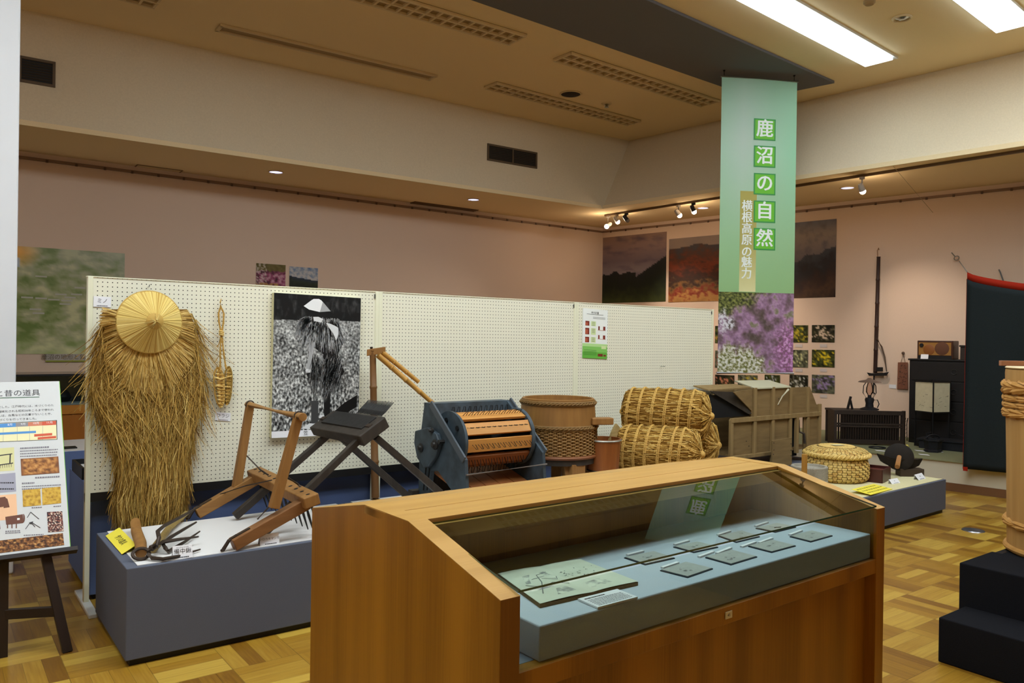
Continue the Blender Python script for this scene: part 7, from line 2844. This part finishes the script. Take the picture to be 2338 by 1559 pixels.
def plait(t, R_, z0, hh, n, r, slope=1.0):
    """herringbone band of split bamboo round the tub"""
    for j in range(n):
        a = 2 * PI * j / n
        da = 2 * PI / n * 1.9
        for s in (-1, 1):
            pts = []
            for k in range(4):
                f = k / 3
                aa = a + da * f * slope + (0.5 * da if s > 0 else 0)
                lift = 0.006 * math.sin(PI * f)
                pts.append((ctub.x + (R_ + lift) * math.cos(aa), ctub.y + (R_ + lift) * math.sin(aa), z0 + s * hh * 0.5 * (1 - f) * 1.0))
            t.tube(pts, [r * 0.8, r, r, r * 0.7], 6)


t = MB()
plait(t, Rt * 1.035, zt_px(882), 0.062, 22, 0.016)
plait(t, Rt * 1.035, zt_px(906), 0.022, 16, 0.012)
plait(t, Rt * 1.035, zt_px(921), 0.020, 16, 0.011)
plait(t, Rt * 1.03, zt_px(938), 0.042, 20, 0.013)
t.build('upper_binding', m_band_, tub)
t = MB()
plait(t, Rt * 1.0, zt_px(1182), 0.030, 14, 0.012)
t.build('lower_binding', m_band_, tub)
t = MB(); t.torus(ctub + V((0, 0, 0.022)), Rt * 0.985, 0.016, n=48, k=8); t.build('foot_hoop', m_band_, tub)
ztb = tubh
r = thing('tub_lid', 'pale wooden lid boards on top of the tall tub', 'lid', V((ctub.x, ctub.y, ztb)))
t = MB(); t.lathe([(0, 0.004), (Rt * 1.02, 0.004), (Rt * 1.04, 0.01), (Rt * 1.02, 0.016), (0, 0.016)], V((ctub.x, ctub.y, ztb)), 48); t.build('disc', M('lid_pale', (212, 190, 150), 0.6), r)
q = V((ctub.x, ctub.y, ztb + 0.016))
t = MB(); t.obox(q + V((0, 0, 0.018)), RR * Rt * 0.85, V((0.6, 0.8, 0)) * 0.03, V((0, 0, 0.018))); t.build('batten', M('lid_batten', (150, 100, 62), 0.6), r, bevel=0.003)
# plank lying across the rear of the tub top
den = V((0.6, 0.8, 0))
q0 = V((ctub.x, ctub.y, 0)) + den * (Rt * 0.55)
dq = ray(2283, 850)
pL = EYE + dq * ((q0 - EYE).dot(den) / dq.dot(den))
za = (EYE + ray(2283, 856) * ((q0 - EYE).dot(den) / ray(2283, 856).dot(den))).z
zb9 = (EYE + ray(2283, 823) * ((q0 - EYE).dot(den) / ray(2283, 823).dot(den))).z
t = MB(); c = V((pL.x, pL.y, 0)) + RR * 0.32
t.obox(V((c.x, c.y, (max(za, ztb + 0.017) + zb9) / 2)), RR * 0.32, den * 0.012, V((0, 0, (zb9 - max(za, ztb + 0.017)) / 2)))
tag(t.build('plank', M('plank_reddish', (164, 112, 80), 0.6, (144, 94, 64), 14, (0.2, 1, 1), amt=1.0), bevel=0.002), 'reddish plank standing on edge across the tall tub lid', 'plank')

# thin line running down from the soffit to the right wall
t = MB(); a = at(2040, 380, 2, ZL - 0.002); b_ = W(2130, 485, 0.005)
t.tube([a, b_], 0.0025, 6)
tag(t.build('hanging_wire', M('wire_pale', (170, 150, 110), 0.5)), 'thin pale wire slanting down from the soffit to the right wall', 'wire')

# ================================================================== EASEL WITH THE INFORMATION BOARD
yb0 = 4.27
BR = Y(160, 1250, yb0)
d = ray(135, 870)
ytp_ = BR.x * d.y / d.x
ytp_ = min(max(ytp_, yb0 + 0.1), yb0 + 0.6)
TRp = Y(135, 870, ytp_)
BX = V((1, 0, 0))
BU = (TRp - BR)
BH = BU.length
BU.normalize()
BX = (BX - BU * BX.dot(BU)).normalized()
BN = BX.cross(BU).normalized()          # towards the viewer
if BN.y > 0:
    BN = -BN
BW = 0.80
brd = thing('information_board', 'white printed board about old rice farming standing on the easel', 'information board', BR - BX * BW / 2)


def nrmxy(px, py, k=1.0):
    """point of the board's face seen in that direction"""
    d = ray(px, py)
    return EYE + d * ((BR - EYE).dot(BN) / d.dot(BN)) + BN * 0.0006 * k


t = MB(); P = [BR - BX * BW, BR, BR + BU * BH, BR - BX * BW + BU * BH]
t.prism([p - BN * 0.012 for p in P], BN * 0.012)
o = t.build('panel', M('board_white', (208, 208, 206), 0.6), brd)
t = MB(); t.prism([BR + BX * 0.0005 - BN * 0.012, BR + BX * 0.0025 - BN * 0.012, BR + BX * 0.0025 + BU * BH - BN * 0.012, BR + BX * 0.0005 + BU * BH - BN * 0.012], BN * 0.0122)
t.build('green_edge', M('board_green_edge', (130, 200, 60), 0.6), brd)
m_btext = M('board_text', (52, 50, 56), 0.8)
t = MB()
pa, pb_ = nrmxy(0, 903), nrmxy(92, 897)
XB = (pb_ - pa).normalized()


def btext(s, size_px, px, py, align='CENTER', k=1.2):
    dpt = (nrmxy(px, py) - EYE).dot(_f)
    t.text(s, size_px / FPX * dpt, nrmxy(px, py, k), BX, BU, align)


btext('ーと昔の道具', 17.5, 92, 897, 'RIGHT')
btext('米づくりカレンダ', 17.5, -16, 902, 'RIGHT')
for s_, y_ in (('なものでした。江戸時代には、米づくりのた', 926), ('では、機械化される昭和30年ころまで使われ', 936), ('おばあさんは、台風などの災害がないことや、', 945), ('力で米づくりを行ってきました。', 956)):
    btext(s_, 6.3, 123 if y_ < 950 else 88, y_ - 0.5, 'RIGHT')
t.build('lettering', m_btext, brd)


def bquad(t, x0, y0, x1, y1, x2, y2, x3, y3, k=1):
    t.poly([nrmxy(x3, y3, k), nrmxy(x2, y2, k), nrmxy(x1, y1, k), nrmxy(x0, y0, k)])


mats = [M('b_green_line', (56, 96, 66), 0.6), M('b_cream', (236, 226, 176), 0.6), M('b_blue', (78, 140, 200), 0.6), M('b_grey', (140, 136, 140), 0.6), M('b_orange', (206, 120, 90), 0.6), M('b_red', (206, 84, 52), 0.6),
        M('b_lilac', (160, 158, 172), 0.6), M('b_peach', (238, 188, 146), 0.6), M('b_brown', (104, 58, 38), 0.6), M('b_ink', (50, 44, 46), 0.6), M('b_white', (240, 236, 230), 0.6), M('b_textgrey', (120, 114, 122), 0.6), M('b_olive', (214, 208, 150), 0.6)]
t = MB()
t.mat = 0; bquad(t, -200, 912.5, 90, 905.5, 90, 907, -200, 915)
# calendar chart
t.mat = 9; bquad(t, -200, 976, 130, 959, 131, 1003.5, -200, 1018, 1)
t.mat = 1; bquad(t, -200, 977, 128, 960.5, 129.5, 1002.5, -200, 1017, 1.6)
for x0, x1, mi in ((-60, 36, 2), (36, 64, 3), (64, 96, 4), (96, 128, 5)):
    t.mat = mi
    sl_ = lambda x, b: b - (x + 0) * 0.052
    bquad(t, x0, 967.5 - x0 * 0.052 + 0, x1, 967.5 - x1 * 0.052, x1, 976.5 - x1 * 0.052, x0, 976.5 - x0 * 0.052, 2.2)
t.mat = 3
for x in (7, 39, 67, 97):
    bquad(t, x, 977 - x * 0.05, x + 0.6, 977 - x * 0.05, x + 0.6, 1009 - x * 0.05, x, 1009 - x * 0.05, 2.2)
t.mat = 2; bquad(t, -40, 990, 82, 983.5, 82, 988.5, -40, 995, 2.2)
t.mat = 5; bquad(t, 78, 991.5, 119, 988.5, 119, 994, 78, 997, 2.4); bquad(t, 86, 998.5, 128, 995, 128, 1000.5, 86, 1003.5, 2.4)
# pictures on the left half
t.mat = 12; bquad(t, -60, 1028, 32, 1021, 33, 1074, -60, 1080)
t.mat = 9
for x0, y0, x1, y1 in ((-10, 1040, 28, 1035), (-12, 1062, 30, 1056)):
    bquad(t, x0, y0, x1, y1, x1, y1 + 2.2, x0, y0 + 2.6, 2)
bquad(t, 22, 1036, 25, 1036, 24, 1058, 21, 1058, 2)
for i in range(6):
    x = 0 + i * 5
    bquad(t, x, 1060 - i * 0.5, x + 1, 1060 - i * 0.5, x + 1.2, 1069 - i * 0.5, x + 0.4, 1069 - i * 0.5, 2)
t.mat = 6; bquad(t, -60, 1088, 35, 1079, 37, 1122, -60, 1130)
t.mat = 9
for y_ in (1101, 1115):
    x = -30
    while x < 29:
        l = rnd(2.5, 5); bquad(t, x, y_, x + l, y_ - 0.3, x + l, y_ + 2.6, x, y_ + 2.9, 2); x += l + 1
t.mat = 7; bquad(t, -60, 1135, 37, 1127.5, 40, 1185, -60, 1193)
t.mat = 8; bquad(t, -30, 1140, 12, 1134, 20, 1155, -30, 1163, 2); bquad(t, 12, 1136, 17, 1139, 22, 1158, 8, 1160, 2.2)
# machine cut-out, comb cut-out
t.mat = 8; bquad(t, 12, 1180, 52, 1174, 53, 1194, 14, 1198, 2)
t.poly([nrmxy(53 + 4 * math.cos(a), 1183 + 10 * math.sin(a), 2) for a in [PI / 2 - PI * i / 8 for i in range(9)]][::1])
for x in (16, 26, 36):
    bquad(t, x, 1196, x + 2.5, 1196, x + 2.5, 1206, x, 1206, 2)
bquad(t, -12, 1188, -1, 1186, 1, 1208, -10, 1210, 2)
t.mat = 10
bquad(t, 39, 1183, 45, 1182.5, 45, 1187, 39, 1187.5, 3)
t.mat = 9
bquad(t, 66, 1193, 76, 1190, 74, 1195, 70, 1197, 2)
for (x0, y0, x1, y1) in ((70, 1169, 62, 1182), (70, 1169, 89, 1185), (68, 1194, 58, 1208), (72, 1194, 80, 1203), (73, 1193, 92, 1205)):
    t.ribbon([nrmxy(x0, y0, 2.4), nrmxy(x1, y1, 2.4)], 0.0028, BN)
# small grey text rows
t.mat = 11
for (x0, x1, y0, n, st) in ((46, 110, 1022, 1, 6), (46, 130, 1029, 3, 6), (80, 134, 1089, 1, 6), (50, 78, 1102, 1, 6), (50, 136, 1110, 2, 5.5), (72, 94, 1158, 1, 4), (122, 138, 1155, 1, 4), (54, 100, 1221, 1, 4), (12, 44, 1212, 2, 4)):
    for i in range(n):
        x = x0
        while x < x1:
            l = rnd(2, 4.5)
            y_ = y0 + i * st - (x - x0) * 0.05
            bquad(t, x, y_, x + l, y_ - 0.2, x + l, y_ + (3.2 if n == 1 and st == 6 else 2.2), x, y_ + (3.4 if n == 1 and st == 6 else 2.4), 2); x += l + 1.2
t.build('chart_print', mats, brd)


def bpic(name, x0, y0, x1, y1, x2, y2, fn, nx=24, ny=16):
    A, B, D = nrmxy(x0, y0, 1), nrmxy(x1, y1, 1), nrmxy(x2, y2, 1)
    picture(name, A, B - A, D - A, nx, ny, fn, th=0.0008, parent=brd)


def carved(u, v):
    f = fbm(u * 9, v * 6, 5, 2)
    e = min(u, 1 - u, (v), 1 - v)
    c = pick([(0.2, (104, 60, 24)), (0.45, (160, 102, 46)), (0.6, (182, 122, 58)), (0.8, (206, 150, 82))], f)
    return mixc((122, 70, 34), c, e * 12)


def goldp(sd):
    def f(u, v):
        k = fbm(u * 6, v * 6, 5, sd)
        return pick([(0.2, (160, 118, 34)), (0.45, (200, 156, 48)), (0.7, (212, 172, 66))], k)
    return f


def festival(u, v):
    k = fbm(u * 9, v * 14, 5, 8)
    return pick([(0.25, (20, 14, 22)), (0.45, (60, 30, 34)), (0.58, (150, 80, 60)), (0.72, (230, 210, 190))], k)


def longcarve(u, v):
    k = fbm(u * 26, v * 6, 5, 5)
    return pick([(0.25, (50, 28, 12)), (0.5, (112, 66, 28)), (0.65, (160, 104, 50)), (0.8, (206, 156, 92))], k)


bpic('carving_photo', 47, 1047.5, 133, 1042, 49, 1086, carved, 40, 18)
bpic('gold_screen_photo', 51, 1119, 92, 1115.5, 52.5, 1157, goldp(1), 18, 18)
bpic('gold_screen_photo', 95.5, 1115, 138, 1111, 97, 1153, goldp(4), 18, 18)
bpic('festival_photo', 107, 1169, 142, 1167, 110, 1215, festival, 26, 30)
bpic('long_carving_photo', -60, 1241, 143.5, 1217, -58, 1270, longcarve, 120, 18)
t = MB()
for s_, x, y_ in (('8月', 23, 970), ('9月', 53, 968.5), ('10月', 82, 966.5), ('11月', 113, 965)):
    btext(s_, 6.6, x, y_, 'CENTER', 3)
t.build('month_lettering', m_card, brd)

eas = thing('easel', 'dark wooden easel holding the white information board', 'easel', BR - BX * BW / 2 - V((0, 0, BR.z)))
m_eas = M('easel_dark_wood', (40, 28, 22), 0.45, (30, 20, 16), 20, (1, 1, 0.2), amt=1.0)


def eleg(fx, fy_px, lx_px, name='front_leg'):
    """leg from the floor to the ledge and on behind the board"""
    foot = Z(fx, fy_px, 0)
    k = nrmxy(lx_px, 1262) - BN * 0.034
    t = MB(); t.beam(foot, k, 0.042, 0.03, up=BN)
    k2 = k + BU * (BH * 0.9) + BX * (0.0 if name != 'front_leg' else (-0.1 if lx_px > 50 else 0.1))
    t.beam(k, k2, 0.042, 0.03, up=BN)
    t.build(name, m_eas, eas, bevel=0.002)
    return foot, k


f1, k1_ = eleg(154, 1488, 106)
f2, k2_ = eleg(5, 1500, 9)
t = MB(); q = (k1_ + k2_) / 2; t.beam(V((q.x - 0.1, q.y + 0.62, 0)), q + BU * (BH * 0.7) - BN * 0.06 - BX * 0.1, 0.036, 0.03, up=(0, 1, 0)); t.build('rear_leg', m_eas, eas, bevel=0.002)
t = MB(); t.beam(BR + BX * 0.03 - BU * 0.012 - BN * 0.003, BR - BX * (BW + 0.03) - BU * 0.012 - BN * 0.003, 0.05, 0.022, up=BU); t.build('ledge', m_eas, eas, bevel=0.002)
t = MB(); t.beam(f1.lerp(k1_, 0.42), f2.lerp(k2_, 0.42), 0.025, 0.045); t.build('cross_bar', m_eas, eas, bevel=0.002)
